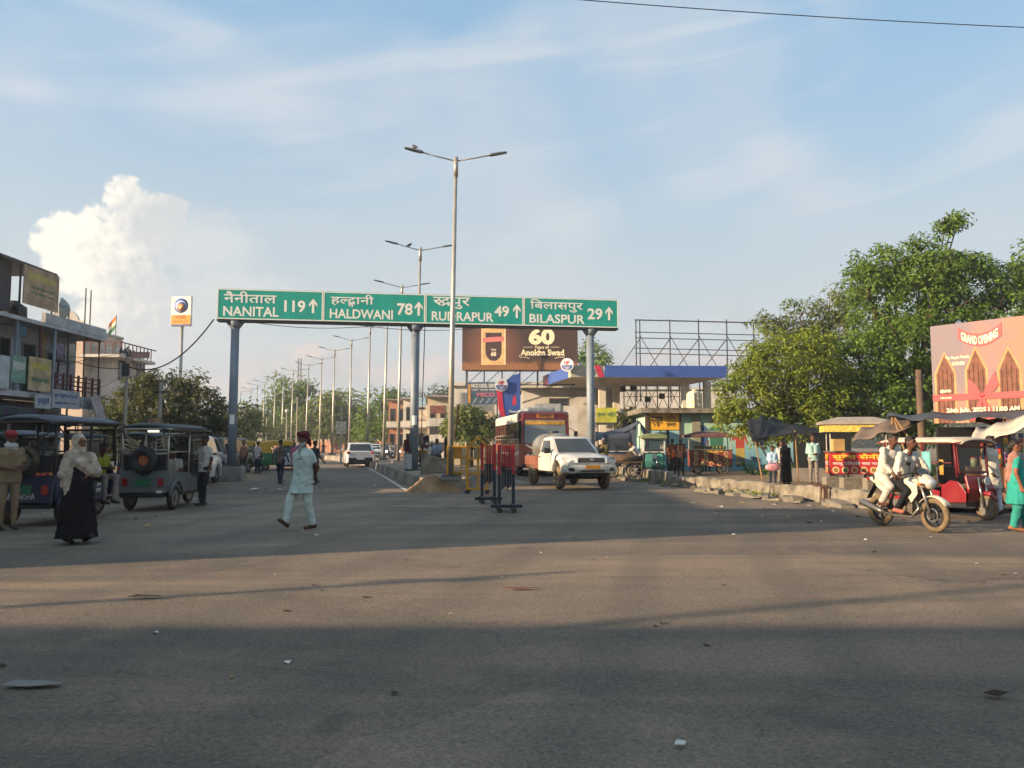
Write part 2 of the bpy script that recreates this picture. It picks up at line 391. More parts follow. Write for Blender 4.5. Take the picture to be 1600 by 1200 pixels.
# painted edge line beside the median and worn lane dashes
def strip(name, pts, w, z, lab):
    rows = []
    for i, (x, y) in enumerate(pts):
        a = Vector(pts[max(0, i - 1)]); b = Vector(pts[min(len(pts) - 1, i + 1)]); d = (b - a).normalized(); n = Vector((-d.y, d.x)) * w / 2
        rows.append([(x - n.x, y - n.y, z), (x + n.x, y + n.y, z)])
    return tag(MB(WPAINT).sheet(rows).build(name), lab, kind='structure')
strip('road_edge_line', [(cen(Y) - (mw(Y) if Y > 37 else 1.0 + (Y - 25) * .018) - .36, Y) for Y in np.arange(25.5, 150, 2)], .14, .011, 'worn white line along the median kerb')
for k in range(8):
    Y0 = 31 + 9 * k; strip('lane_dash', [(cen(Y) + 4.6 - (.9 if Y < 40 else 0), Y) for Y in (Y0, Y0 + 1.5, Y0 + 3)], .12, .011, 'worn white lane dash')

# median: raised island, one kerb stone after another along both sides
ys = list(np.arange(25.2, 150, 1.6)); HM = .40
rows = [[(cen(y) - mw(y) + .1, y, HM - .02), (cen(y), y, HM + .03), (cen(y) + mw(y) - .1, y, HM - .02)] for y in ys]
med = tag(MB(M('median_soil', '#8a7a66', .95, var=.25, scale=1.2, bump=.5, dirt='#4a4a30', damt=.5, dscale=.8)).sheet(rows).build('median'), 'raised median island between the carriageways', kind='structure')
KM = [M('kerb_stone_a', '#8f887c', .9, var=.22, scale=2, bump=.4, dirt='#3a352d', damt=.7, dscale=1.5), M('kerb_stone_b', '#7d776d', .9, var=.22, scale=2, bump=.4, dirt='#332f29', damt=.7, dscale=1.9)]
for side in (-1, 1):
    for i, (a, b) in enumerate(zip(ys[:-1], ys[1:])):
        if a > 110: break
        off = rnd.uniform(-.02, .02); h = HM + rnd.uniform(-.03, .04)
        xa, xb = cen(a) + side * (mw(a) + off), cen(b) + side * (mw(b) + off); ya, yb = a + .02, b - .02
        g = lambda x, y, z, k: (x + k * side, y, z)
        m = MB(KM[i % 2]).add([(xa - .13, ya, 0), (xb - .13, yb, 0), (xb + .13, yb, 0), (xa + .13, ya, 0), (xa - .10, ya, h), (xb - .10, yb, h), (xb + .10, yb, h), (xa + .10, ya, h)],
                              [(0, 1, 2, 3), (4, 5, 6, 7), (0, 1, 5, 4), (1, 2, 6, 5), (2, 3, 7, 6), (3, 0, 4, 7)])
        m.build('kerb_stone', med)
rows = [(cen(25) + .66 * math.cos(a), 25.25 + .5 * math.sin(a)) for a in np.linspace(-math.pi, 0, 9)]
m = MB(KM[0]); m.loft([[(x, y, 0) for x, y in rows], [(x, y, HM) for x, y in rows]], cap=True); m.build('kerb_nose', med)

# raised bare pavement on the right and the low wall of the drain, in cast lengths
def xr(Y): return float(np.interp(Y, [14, 16, 18, 21, 25, 30, 36, 42, 60], [14, 11.5, 9.0, 7.9, 6.8, 5.9, 4.9, 4.0, 0.5]))
pv = []
for Y in (17.2, 18, 21, 25, 30, 36, 42, 60): pv.append([(xr(Y) + .25, Y, .11), (xr(Y) + 12, Y + 1, .13), (70, Y + 3, .13)])
tag(MB(DIRT).sheet(pv).build('pavement', solid=.0), 'dusty trodden pavement behind the low wall', kind='structure')
wl = thing('drain_wall', 'low weathered concrete wall between road and stalls', 'wall')
Y = 18.0; k = 0
while Y < 44:
    L = (2.4, 2.1, 2.7, 1.9)[k % 4]; a, b = Y, Y + L - .06
    if not 19.9 < (a + b) / 2 < 21.2:
        h = .44 + rnd.uniform(-.10, .06); n = 11; rA, rB = [], []
        pts = [(xr(a + (b - a) * i / (n - 1)), a + (b - a) * i / (n - 1), h + rnd.uniform(-.07, .02)) for i in range(n)]
        rings = [[(x - .02 + rnd.uniform(-.02, .02), y, 0), (x + rnd.uniform(-.02, .02), y, z - .04), (x + .04, y, z), (x + .22, y, z), (x + .26, y, z - .05), (x + .26, y, 0)] for x, y, z in pts]
        MB(CONCW).loft(rings).build('wall_length', wl, bevel=.012)
    Y += L; k += 1
# iron gate let into the wall
ig = thing('drain_gate', 'small rusty iron grille set in the low wall', 'grille', (xr(20.5) + .05, 20.5, 0))
RUST = M('rust', '#5b4234', .8, .3, var=.3, scale=6, bump=.3, dirt='#2b211b', damt=.6, dscale=4)
for i in range(7): MB(RUST).box(-.02 + .01, .02 + .01, -.5 + i * .16, -.46 + i * .16, .02, .48).build('bar', ig)
MB(RUST).box(-.03, .03, -.55, .57, .42, .45).build('rail', ig); MB(RUST).box(-.03, .03, -.55, .57, .10, .13).build('rail', ig)
# broken slabs and kerb lumps lying at its foot
for i in range(52):
    Y = rnd.uniform(18.3, 35) if i > 12 else 18.4 + i * .5; x = xr(Y) - rnd.uniform(.08, .85)
    l, w, h = rnd.uniform(.18, .95), rnd.uniform(.12, .45), rnd.uniform(.04, .16)
    m = MB(CONCW); z0 = .006
    pts = [(-l / 2, -w / 2), (l * rnd.uniform(-.1, .1), -w * rnd.uniform(.45, .6)), (l / 2, -w * rnd.uniform(.3, .5)), (l * rnd.uniform(.4, .55), w / 2), (0, w * rnd.uniform(.45, .6)), (-l * rnd.uniform(.4, .5), w * .45)]
    m.loft([[(p[0], p[1], 0) for p in pts], [(p[0] * .96, p[1] * .95, h + rnd.uniform(-.02, .02)) for p in pts]])
    o = m.build('concrete_lump'); o.location = (x, Y, z0); o.rotation_euler = (rnd.uniform(-.06, .06), rnd.uniform(-.1, .1), rnd.uniform(-.5, .5) + 1.35)
    tag(o, 'broken lump of concrete at the foot of the low wall', 'rubble', 'concrete lumps along the drain wall')

def mound(name, lab, c, rx, ry, h, mat, seed, n=26):
    rr = random.Random(seed); ph = [rr.uniform(0, 6) for _ in range(6)]; rows = []
    for i in range(n + 1):
        row = []
        for j in range(n + 1):
            u, v = i / n * 2 - 1, j / n * 2 - 1; d = math.sqrt(u * u + v * v)
            w = .78 * (1 + .18 * math.sin(3 * math.atan2(v, u) + ph[0]) + .09 * math.sin(7 * math.atan2(v, u) + ph[1]))
            z = h * max(0, 1 - d / w) ** .85 + (.05 * math.sin(9 * u + ph[2]) * math.sin(8 * v + ph[3]) + .03 * math.sin(19 * u + ph[4]) * math.sin(23 * v)) * h * (1 if d < w else 0) + rr.uniform(-.01, .01) * h
            row.append((c[0] + u * rx * 1.15, c[1] + v * ry * 1.15, c[2] + z - .01))
        rows.append(row)
    o = MB(mat).sheet(rows).build(name, smooth=True); return tag(o, lab, kind='stuff')
mound('dirt_heap', 'heap of sandy soil spilled round the nose of the median', (-2.62, 24.95, 0), 1.0, .8, .6, SAND, 3, 44)
mound('dirt_heap', 'low dark heap of rubble beside the gantry footing', (-12.6, 33.0, 0), 2.6, 2.2, .35, DIRT, 8)

# low far ground litter: paper and wrapper scraps nobody would count
mats = [M('scrap_white', '#c9c6be', .8), M('scrap_red', '#6f3c33', .8), M('scrap_brown', '#3b3027', .9), M('scrap_yellow', '#b59a4a', .8)]
m = MB(mats[0])
for i in range(190):
    if i < 70: x, y = rnd.uniform(-9, 9), rnd.uniform(4, 14)
    elif i < 140: x, y = rnd.uniform(-12.5, -5), rnd.uniform(12, 34)
    else: x, y = rnd.uniform(4.2, 9), rnd.uniform(15, 22)
    m.mat(rnd.choices(mats, [4, 1, 5, 1])[0]); s = rnd.uniform(.012, .05) * (1 if i < 70 else 1.7)
    a = rnd.uniform(0, 6.28); c, d = math.cos(a) * s, math.sin(a) * s; z = .012
    m.add([(x + c, y + d, z), (x - d * .6, y + c * .6, z + s * rnd.uniform(.1, .6)), (x - c, y - d, z), (x + d * .7, y - c * .7, z + s * rnd.uniform(0, .4))], [(0, 1, 2), (0, 2, 3)])
tag(m.build('litter'), 'scraps of paper and grit strewn over the road', kind='stuff')
def scrap(name, lab, px, py, pts, mat, h=.03, cat='litter'):
    g = gnd(px, py); m = MB(mat); n = len(pts); rr = random.Random(px)
    top = [(x, y, .012 + h * rr.uniform(.3, 1)) for x, y in pts]
    m.add(top + [(0, 0, .012 + h)], [(i, (i + 1) % n, n) for i in range(n)])
    o = m.build(name, solid=.004); o.location = (g.x, g.y, .006); return tag(o, lab, cat)
scrap('cardboard_scrap', 'torn grey cardboard scrap lying flat on the near asphalt', 50, 1075, [(-.17, -.05), (.0, -.06), (.2, -.02), (.16, .03), (.05, .05), (-.14, .04)], M('card', '#77756f', .9), .02)
scrap('wrapper', 'crumpled red wrapper on the sunlit asphalt', 815, 923, [(-.2, -.02), (-.05, -.04), (.12, -.01), (.2, .02), (.02, .03), (-.12, .02)], mats[1], .02)
scrap('leaf_scrap', 'curled dead leaf on the shaded asphalt', 1555, 1093, [(-.07, 0), (0, -.04), (.08, -.01), (.04, .03), (-.03, .04)], mats[2], .04)
scrap('paper_scrap', 'small white paper scrap on the shaded foreground asphalt', 1062, 1170, [(-.03, -.01), (.02, -.025), (.035, .01), (-.01, .025)], mats[0], .02)
scrap('rag', 'dark flattened rag on the sunlit asphalt', 227, 937, [(-.16, -.03), (.02, -.06), (.17, 0), (.1, .04), (-.1, .04)], mats[2], .03)
scrap('paper_sheet', 'long white paper scrap on the road behind the turbaned man', 435, 768, [(-.2, -.06), (.05, -.1), (.22, .03), (.02, .08), (-.15, .05)], mats[0], .07)
scrap('paper_sheet', 'white paper scrap lying near the dirt verge', 397, 767, [(-.16, -.06), (.05, -.1), (.18, .03), (.02, .08), (-.15, .05)], mats[0], .08)
# ================================================================ GANTRY, LAMPS, SIGNS
GALV = M('galvanised_steel', '#a9a59a', .45, .55, var=.1, scale=1.5, dirt='#6f675c', damt=.3)
GREYP = M('grey_post_paint', '#77838e', .55, .1, var=.1, scale=1.2, dirt='#8a8d8f', damt=.45, dscale=1.8)
DARKST = M('dark_steel', '#3f4347', .6, .4, var=.2, scale=3)
SGREEN = M('sign_green', '#12998a', .42, 0, var=.07, scale=1.6, dirt='#2c8a7c', damt=.5, dscale=2.2, stretch=(1, 1, .12))
SWHITE = M('sign_white', '#e6e6dd', .5, 0, var=.04)
GL = Vector((-12.35, 31.8, 0)); GR = Vector((4.80, 34.35, 0))
gd = (GR - GL); GW = gd.length; ga = math.atan2(gd.y, gd.x)
ZB, ZT = 6.72, 8.04
gan = thing('sign_gantry', 'green overhead road sign gantry on three grey posts across the road', 'road sign', GL, ga)
ng = MB(GREYP)
for k, px in enumerate((363, 648, 925)):
    # where the ray of the post meets the sign plane
    d = ray(px, 600); n2 = Vector((-gd.y, gd.x)); t = (GL.xy - EYE.xy).dot(n2) / Vector((d.x, d.y)).dot(n2)
    P = EYE.xy + Vector((d.x, d.y)) * t; L = (P - GL.xy).length
    z0 = (.6, HM, .1)[k]
    p = MB(GREYP); p.cyl((L, .28, z0), (L, .28, ZB - .3), .185, .17, 20); p.tube([(L, .28, ZB - .34), (L, .28, ZB - .04)], [.18, .40], 4)
    po = p.build('post', gan, True)
    MB(DARKST).box(L - .42, L + .42, -.14, .70, z0 - .02, z0 + .05).build('base_plate', po)
    b = MB(DARKST)
    for sx_ in (-.33, .33):
        for sy_ in (-.06, .60): b.cyl((L + sx_, sy_, z0 + .05), (L + sx_, sy_, z0 + .12), .03, n=6)
    b.build('bolts', po)
    if k < 2: MB(SWHITE).add([(L + .19 * math.cos(a), .28 + .19 * math.sin(a), z) for z in (2.35, 2.75) for a in np.linspace(-2.1, -1.0, 6)], [(i, i + 1, i + 7, i + 6) for i in range(5)]).build('paper_notice', po)
    if k == 0: MB(CONC).box(L - .55, L + .5, -.25, .75, 0, .6).build('footing', po, bevel=.03)
    if k == 2: MB(CONC).box(L - .4, L + .4, -.12, .68, 0, .1).build('footing', po)
MB(DARKST).box(0, GW, .02, .50, ZB - .05, ZB + .02).build('bottom_beam', gan)
bk = MB(DARKST)
for z in (ZB + .25, ZT - .25): bk.box(.05, GW - .05, .06, .14, z - .05, z + .05)
for i in range(13): bk.box(.1 + i * (GW - .2) / 12 - .03, .1 + i * (GW - .2) / 12 + .03, .14, .2, ZB + .02, ZT - .05)
bk.build('back_frame', gan)
MB(DARKST).box(.3, GW - .3, .06, .5, ZB + .021, ZB + .1).build('walk_channel', gan)
# Devanagari words composed glyph by glyph so that the conjuncts read
W1 = glyphs('नैनीताल')
W2 = compose([('ह', None, None, None), ('ल', .70, None, None), ('द', None, 'व', None), ('ा', None, None, None), ('नी', None, None, None)])
W3 = compose([('र', None, None, [(.22, .34), (.31, .36), (.36, .29), (.32, .21), (.25, .20), (.25, .14), (.36, .14), (.44, .28), (.35, .43), (.22, .40)]), ('ा', .01, None, None), ('द', None, None, [(.02, -.02), (.22, .16), (.26, .10), (.08, -.08)]), ('पु', None, None, None), ('र', None, None, None)])
W4 = glyphs('िबलासपुर')
cells = [('NANITAL', '119', W1), ('HALDWANI', '78', W2), ('RUDRAPUR', '49', W3), ('BILASPUR', '29', W4)]
# boxes in fractions of a panel: (hindi), (latin), (number), arrow x
LAY = [((.065, .54, .555, .90), (.06, .11, .58, .42), (.63, .27, .83, .66), .905),
       ((.075, .50, .49, .90), (.065, .11, .68, .42), (.72, .27, .875, .66), .935),
       ((.08, .52, .45, .90), (.065, .11, .69, .42), (.70, .29, .85, .66), .93),
       ((.07, .50, .62, .92), (.06, .11, .64, .42), (.67, .27, .83, .66), .90)]
pw = GW / 4; H = ZT - ZB
for k, (lat, num, hin) in enumerate(cells):
    x0 = k * pw
    pn = MB(SGREEN).box(x0 + .005, x0 + pw - .005, -.02, .055, ZB + .022, ZT).build('sign_panel', gan)
    bd = MB(SWHITE); e = .045
    bd.box(x0 + .01, x0 + pw - .01, -.028, -.0205, ZB + .03, ZB + .03 + e); bd.box(x0 + .01, x0 + pw - .01, -.028, -.0205, ZT - e - .01, ZT - .01)
    bd.box(x0 + .01, x0 + .01 + e, -.028, -.0205, ZB + .03 + e, ZT - e - .01); bd.box(x0 + pw - .01 - e, x0 + pw - .01, -.028, -.0205, ZB + .03 + e, ZT - e - .01)
    bd.build('border', pn)
    o = (x0, -.021, ZB + .02); u = (1, 0, 0); v = (0, 0, 1)
    hb, lb, nb, axx = LAY[k]
    sc_ = lambda b: (b[0] * pw, b[1] * H, b[2] * pw, b[3] * H)
    lettering('lettering', '', pn, SWHITE, o, u, v, sc_(hb), pieces=hin, heavy=.016)
    lettering('lettering', lat, pn, SWHITE, o, u, v, sc_(lb), bold=.022)
    lettering('lettering', num, pn, SWHITE, o, u, v, sc_(nb), bold=.028)
    a = MB(SWHITE); cx = x0 + axx * pw; zc = ZB + .02 + .26 * H
    a.box(cx - .05, cx + .05, -.030, -.022, zc, zc + .50)
    for s_ in (-1, 1): a.prism([(0, .62), (s_ * .17, .40), (s_ * .17, .26), (0, .48)], (cx, -.0225 - .001 * s_, zc), (1, 0, 0), (0, 0, 1), .006)
    a.build('arrow', pn)

# ---- lamps on the median
LAMPL = ['tall twin-arm street lamp rising from the sandy heap before the green sign', 'twin-arm street lamp standing right behind the middle post of the green sign',
         'twin-arm street lamp whose arms clear the top of the green sign', 'twin-arm street lamp whose head is hidden by the green sign']
HL = 10.5
lp = thing('street_lamp', '', 'street lamp')
pm = MB(GALV); pm.tube([(0, 0, 0), (.02, 0, 4), (.10, 0, HL)], [.105, .085, .055], 12); pm.build('pole', lp, True)
MB(DARKST).box(-.28, .28, -.28, .28, 0, .04).build('base_plate', lp)
MB(CONC).box(-.34, .34, -.34, .34, -.12, 0).build('footing', lp)
MB(GALV).cyl((.1, 0, HL - .55), (.1, 0, HL + .12), .075, n=12).build('collar', lp, True)
for s_ in (-1, 1):
    ar = MB(GALV).tube([(.1, 0, HL - .02), (.1 + s_ * .65, 0, HL + .12), (.1 + s_ * 1.15, 0, HL + .24)], .024, 8).build('arm', lp, True)
    hd = MB(M('lamp_grey', '#62686c', .5, .3))
    c = Vector((.1 + s_ * 1.38, 0, HL + .295)); d = Vector((s_, 0, .2)).normalized(); w = Vector((0, 1, 0)); n = d.cross(w) * s_
    n = Vector((-d.z * s_, 0, abs(d.x)))
    rings = []
    for t, hw, th in ((-.30, .05, .04), (-.22, .10, .06), (.1, .11, .05), (.34, .09, .025)):
        q = c + d * t; rings.append([q - w * hw - n * th * .5, q + w * hw - n * th * .5, q + w * hw * .8 + n * th * .6, q - w * hw * .8 + n * th * .6])
    hd.loft(rings); h_ = hd.build('lamp_head', ar, bevel=.01)
for i, (y, x) in enumerate(LAMPS):
    o = lp if i == 0 else copy_tree(lp)
    o.location = (x, y, HM + .1); o.rotation_euler = (rnd.uniform(-.006, .006), rnd.uniform(-.008, .008), math.atan2(-(cen(y + 5) - cen(y - 5)), 10) * -1 * -1)
    o['group'] = 'twin-arm lamps along the median'
    o['label'] = LAMPL[i] if i < 4 else ('%s twin-arm street lamp beyond the green sign, counting from the near end' % ['fifth', 'sixth', 'seventh', 'eighth', 'ninth', 'tenth', 'eleventh', 'twelfth', 'thirteenth', 'fourteenth', 'fifteenth', 'sixteenth'][i - 4])
# birds
def bird(lab, p, rz):
    b = thing('pigeon', lab, 'bird', p, rz); g = M('pigeon_grey', '#4d4f55', .8, var=.3, scale=20)
    m = MB(g); m.tube([(-.16, 0, .05), (-.08, 0, .08), (0, 0, .12), (.07, 0, .16), (.10, 0, .21), (.13, 0, .225), (.165, 0, .215)], [.008, .035, .065, .06, .035, .034, .006], 10); m.build('body', b, True)
    for s_ in (-1, 1): MB(M('pigeon_wing', '#3a3c42', .8)).add([(.05, s_ * .055, .16), (-.02, s_ * .07, .15), (-.17, s_ * .03, .07), (-.05, s_ * .06, .08)], [(0, 1, 2, 3)]).build('wing', b, solid=.012)
    MB(M('pigeon_leg', '#7a4a40', .8)).cyl((0, .02, 0), (0, .02, .08), .008, n=5).cyl((0, -.02, 0), (0, -.02, .08), .008, n=5).build('legs', b)
bird('pigeon perched on the near street lamp head', (-2 - 1.25, 25, HM + .1 + HL + .32), 2.2)
bird('pigeon perched on the arm of the lamp behind the middle post', (-4.6 - .45, 37, HM + .1 + HL + .12), .5)

# ---- fuel brand pole sign, left
def facing(px, py, Y): return at(px, py, Y)
P = at(281, 575, 58)
bs = thing('fuel_pole_sign', 'square fuel station sign with round emblem on a tall pole above the dark tree', 'sign', (P.x, P.y, 0), R(-8))
zb, zt, hw = 10.45, 12.75, .82
MB(GALV).cyl((0, .12, 0), (0, .12, zb + .3), .14, .11, 14).build('pole', bs, True)
MB(M('sign_box_white', '#d9d8d0', .5, dirt='#a09a88', damt=.4)).box(-hw, hw, -.1, .1, zb, zt).build('sign_box', bs, bevel=.02)
MB(M('sign_orange', '#d3922f', .5, dirt='#a8783a', damt=.4)).box(-hw + .03, hw - .03, -.108, -.1005, zb + .14, zb + .86).build('orange_band', bs)
MB(M('sign_blue', '#3d4f93', .5)).box(-hw + .03, hw - .03, -.108, -.1005, zb + .02, zb + .135).build('blue_band', bs)
em = MB(M('emblem_blue', '#2c56a0', .5)); em.disc((0, -.104, zt - .72), (0, -1, 0), .56, .012, 32)
em.mat(M('emblem_white', '#dcdcd8', .5)).disc((0, -.118, zt - .77), (0, -1, 0), .43, .006, 32)
em.mat(M('emblem_blue', '#2c56a0')).disc((0, -.126, zt - .80), (0, -1, 0), .37, .006, 32)
em.mat(M('emblem_orange', '#c9773a', .5)).disc((0, -.134, zt - .83), (0, -1, 0), .28, .006, 28)
em.mat(M('emblem_pale', '#e0b98a', .5)).prism([(-.2, -.1), (-.05, -.02), (.05, .12), (.2, .17), (.08, .02), (-.02, -.12)], (0, -.1405, zt - .84), (1, 0, 0), (0, 0, 1), .003)
em.build('emblem', bs, True)
lettering('lettering', 'भारत', bs, M('sign_brown', '#a0561f', .6), (0, -.1085, zb), (1, 0, 0), (0, 0, 1), (-.42, .56, .42, .8), heavy=.02)
lettering('lettering', 'BHARAT', bs, MATS['sign_brown'], (0, -.1085, zb), (1, 0, 0), (0, 0, 1), (-.62, .26, .62, .44), bold=.02)

# ---- concrete poles with wires on the left
def pole(name, lab, P, h, r=.11, sq=True):
    t = thing(name, lab, 'pole', (P.x, P.y, 0))
    m = MB(M('pole_concrete', '#a39c8e', .85, var=.15, scale=1.5, dirt='#5c564c', damt=.4))
    m.tube([(0, 0, 0), (0, 0, h)], [r, r * .72], 4 if sq else 12); m.build('shaft', t); return t
p1 = pole('utility_pole', 'pale utility pole with crossarm before the white house', at(195, 668, 36), 6.1)
MB(DARKST).box(-.05, .05, -.7, .7, 5.75, 5.85).build('crossarm', p1)
for y in (-.6, -.25, .25, .6): MB(M('insulator', '#5b3a2c', .3)).tube([(0, y, 5.85), (0, y, 5.9), (0, y, 6.0)], [.03, .06, .03], 8).build('insulator', p1)
MB(DARKST).box(-.16, .16, -.16, -.06, 4.7, 5.3).build('junction_box', p1)
p2 = pole('utility_pole', 'bare concrete pole carrying a weathered notice board', at(249, 668, 38), 4.6, .12)
MB(DARKST).box(-.35, .35, -.05, .05, 4.05, 4.15).build('crossarm', p2)
nb_ = MB(M('notice_board', '#a08466', .8, var=.45, scale=7, dirt='#7d3d30', damt=.8, dscale=5)).boxc((-.12, -.16, 2.35), (.66, .03, .86), rx=0, ry=R(-8)).build('notice_board', p2)
P = at(905 / 4 + 0, 529, 36)
sb = thing('street_sign', 'small pinkish name board at the top of the pale utility pole', 'sign', (p1.location.x + .2, p1.location.y - .1, 5.55))
MB(M('pink_board', '#b98d80', .7, dirt='#8a7a70', damt=.4)).box(0, .88, -.02, .02, 0, .3).build('board', sb); MB(DARKST).box(-.2, 0, -.015, .015, .1, .16).build('bracket', sb)

def wire(lab, a, b, sag, r=.012, n=18, name='overhead_wire'):
    a, b = Vector(a), Vector(b); pts = []
    for i in range(n + 1):
        t = i / n; p = a.lerp(b, t); p.z -= sag * 4 * t * (1 - t); pts.append(p)
    o = MB(M('wire_black', '#1c1c1e', .7)).tube(pts, r, 5).build(name); return tag(o, lab, 'wire')
PT = Vector((p1.location.x, p1.location.y, 5.2))
wire('black cable sagging from the pale utility pole up to the green sign', PT, at(334, 499, 31.9), .9, .03)
wire('cable running from the shop balcony to the pale utility pole', at(90, 553, 35), PT + Vector((0, 0, -.1)), .25, .02)
wire('thin wire slanting down from the pale utility pole into the dark tree', PT + Vector((0, 0, .5)), at(238, 600, 46), .2, .015)
wire('second thin wire from the pale utility pole into the dark tree', PT + Vector((0, .1, .55)), at(262, 612, 50), .2, .015)
for k in range(2):
    a = gan.matrix_world if False else None
    u = gd.normalized(); A = GL + u * (1.2 + 8 * k * .55); B = GL + u * (7 + 8 * k * .55)
    wire(('first', 'second')[k] + ' slack cable under the green sign panels', (A.x, A.y - .05, ZB - .06), (B.x, B.y - .05, ZB - .06), .22, .014)
A = at(664, 508, 33.4); B = at(657, 700, 34.0)
wire('loose cable hanging down beside the middle gantry post', A, (B.x, B.y, .6), 0.0, .02)
wire('thick overhead cable crossing the sky at the top corner', (-20.0, 6.8, 8.72), (24, 12.0, 8.5), 1.50, .006, 60)
rp0 = pole('utility_pole', 'tall concrete pole beyond the right edge of the view', Vector((24, 12.05, 0)), 8.7, .14); MB(DARKST).box(-.05, .05, -.6, .6, 8.3, 8.4).build('crossarm', rp0)
# ================================================================ BUILDINGS
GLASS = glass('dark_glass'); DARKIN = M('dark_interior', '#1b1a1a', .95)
def window(parent, o, u, v, w, h, fm, bars=1, name='window', sill=True, pane=GLASS, proud=.05):
    o, u, v = Vector(o), Vector(u), Vector(v); n = u.cross(v).normalized(); e = .07
    def bx(m, x0, x1, y0, y1, d0, d1): m.prism([(x0, y0), (x1, y0), (x1, y1), (x0, y1)], o + n * d0, u, v, d1 - d0)
    f = MB(fm); bx(f, 0, w, 0, e, .002, proud); bx(f, 0, w, h - e, h, .002, proud); bx(f, 0, e, e, h - e, .002, proud); bx(f, w - e, w, e, h - e, .002, proud)
    for i in range(bars): x = w * (i + 1) / (bars + 1); bx(f, x - .025, x + .025, e, h - e, .002, proud - .01)
    wo_ = f.build(name, parent)
    for i in range(bars + 1):
        p = MB(pane); a, b = e + (w - 2 * e) * i / (bars + 1), e + (w - 2 * e) * (i + 1) / (bars + 1); bx(p, a + .01, b - .01, e, h - e, .004, .014); p.build('pane', wo_)
    if sill: s_ = MB(CONC); bx(s_, -.08, w + .08, -.09, -.01, .002, .16); s_.build('sill', wo_)
    return wo_
def plain_house(name, lab, x0, x1, y0, y1, h, wm, rows, cols, face='+X', roofm=None, cat='building'):
    t = thing(name, lab, cat)
    MB(wm).box(x0, x1, y0, y1, 0, h).build('wall', t)
    r = MB(roofm or CONC); r.box(x0 - .15, x1 + .15, y0 - .15, y1 + .15, h, h + .18); ro = r.build('roof', t)
    p = MB(wm)
    for a in ((x0, x1, y0, y0 + .15), (x0, x1, y1 - .15, y1), (x0, x0 + .15, y0 + .15, y1 - .15), (x1 - .15, x1, y0 + .15, y1 - .15)): p.box(*a, h + .18, h + .85)
    p.build('parapet', ro)
    fr = M('window_frame_brown', '#4a3a30', .7)
    for r_ in range(rows):
        for c in range(cols):
            if face == '+X': a = (y1 - y0) / cols; window(t, (x1, y0 + a * (c + .3), 1.2 + r_ * 3.1), (0, 1, 0), (0, 0, 1), a * .4, 1.3, fr)
            else: a = (x1 - x0) / cols; window(t, (x0 + a * (c + .3), y0, 1.2 + r_ * 3.1), (1, 0, 0), (0, 0, 1), a * .4, 1.3, fr)
    return t
PL_GREY = M('plaster_grey', '#a6a6a8', .9, var=.12, scale=.8, bump=.2, dirt='#4b4744', damt=.55, dscale=.9)
PL_WHITE = M('plaster_white', '#c2beb6', .9, var=.1, scale=.8, bump=.2, dirt='#7d7468', damt=.5, dscale=.7)
PL_CREAM = M('plaster_cream', '#b8aa92', .9, var=.1, scale=.6, bump=.2, dirt='#85735c', damt=.45, dscale=.5)
BRICK = M('brick_wall', '#8d5440', .9, var=.25, scale=8, bump=.4, dirt='#5a3a2e', damt=.5, dscale=1.5)
# buildings along the left side of the street, outside the picture; their roofs shade the road
plain_house('corner_building', 'tall grey corner building before the shop row', -33, -20, 4.7, 8.4, 7.9, PL_GREY, 2, 1)
plain_house('shop_building', 'long two storey shop building in the left row', -23.3, -20.2, 8.45, 17.5, 7.0, PL_CREAM, 2, 3)
plain_house('low_shop', 'single storey shop in the left row', -33, -20.1, 17.55, 20.6, 3.7, BRICK, 1, 1)
plain_house('shop_building', 'grey two storey shop building next to the low shop', -33, -20.2, 20.65, 29.2, 6.4, PL_GREY, 2, 3)
plain_house('roadside_building', 'wide building across the side street behind the viewer', -46, -13.5, -15, -3.7, 8.2, PL_WHITE, 2, 5, '+X')

# ---- near left shop house, seen along its front
L = thing('shop_house', 'grey two storey shop house with roof hoarding and cluttered balcony', 'building', (-20, 0, 0))
y0, y1 = 29.3, 37.5
MB(PL_GREY).box(-12, -1.3, y0, y1 - .2, 3.7, 6.55).build('wall', L)
rf = MB(M('slab_grey', '#adb0b3', .9, var=.15, scale=1, dirt='#55534f', damt=.5)).box(-12, 0, y0, y1, 6.56, 6.72).build('roof', L)
MB(M('slab_grey', '')).box(-.16, .02, 32.6, y1 + .02, 6.725, 7.15).build('parapet', rf); MB(MATS['slab_grey']).box(-12, -.17, y1 - .16, y1 + .02, 6.725, 7.15).build('parapet', rf)
MB(PL_GREY).box(-12, -1.9, y0, y1 - .2, 0, 3.45).build('ground_floor', L)
bal = MB(MATS['slab_grey']).box(-1.9, -.05, y0, y1 - .1, 3.46, 3.69).build('balcony', L)
fr = M('window_frame_grey', '#5c5f63', .6)
window(L, (-1.3, 31.0, 3.9), (0, 1, 0), (0, 0, 1), 1.35, 2.1, fr, 1, 'door', False, DARKIN)
window(L, (-1.3, 33.15, 3.75), (0, 1, 0), (0, 0, 1), .95, 2.2, fr, 0, 'door', False, DARKIN)
window(L, (-1.3, 34.9, 4.3), (0, 1, 0), (0, 0, 1), 1.0, 1.4, fr, 1)
MB(M('ac_white', '#8f969b', .6)).box(-1.29, -.8, 35.5, 36.4, 5.4, 5.95).build('air_conditioner', L, bevel=.02)
MB(M('yellow_plaster', '#9a8c68', .9)).box(-1.29, -1.15, 34.35, 34.7, 3.7, 6.55).build('pilaster', L)
for yy, mm in ((32.6, '#5b2a26'), (31.0, '#6f7f8c'), (33.6, '#8b98a3')): MB(M('post' + mm, mm, .6)).cyl((-.15, yy, 3.7), (-.15, yy, 6.55), .06 if yy > 33 else .075, n=8).build('balcony_post', L)
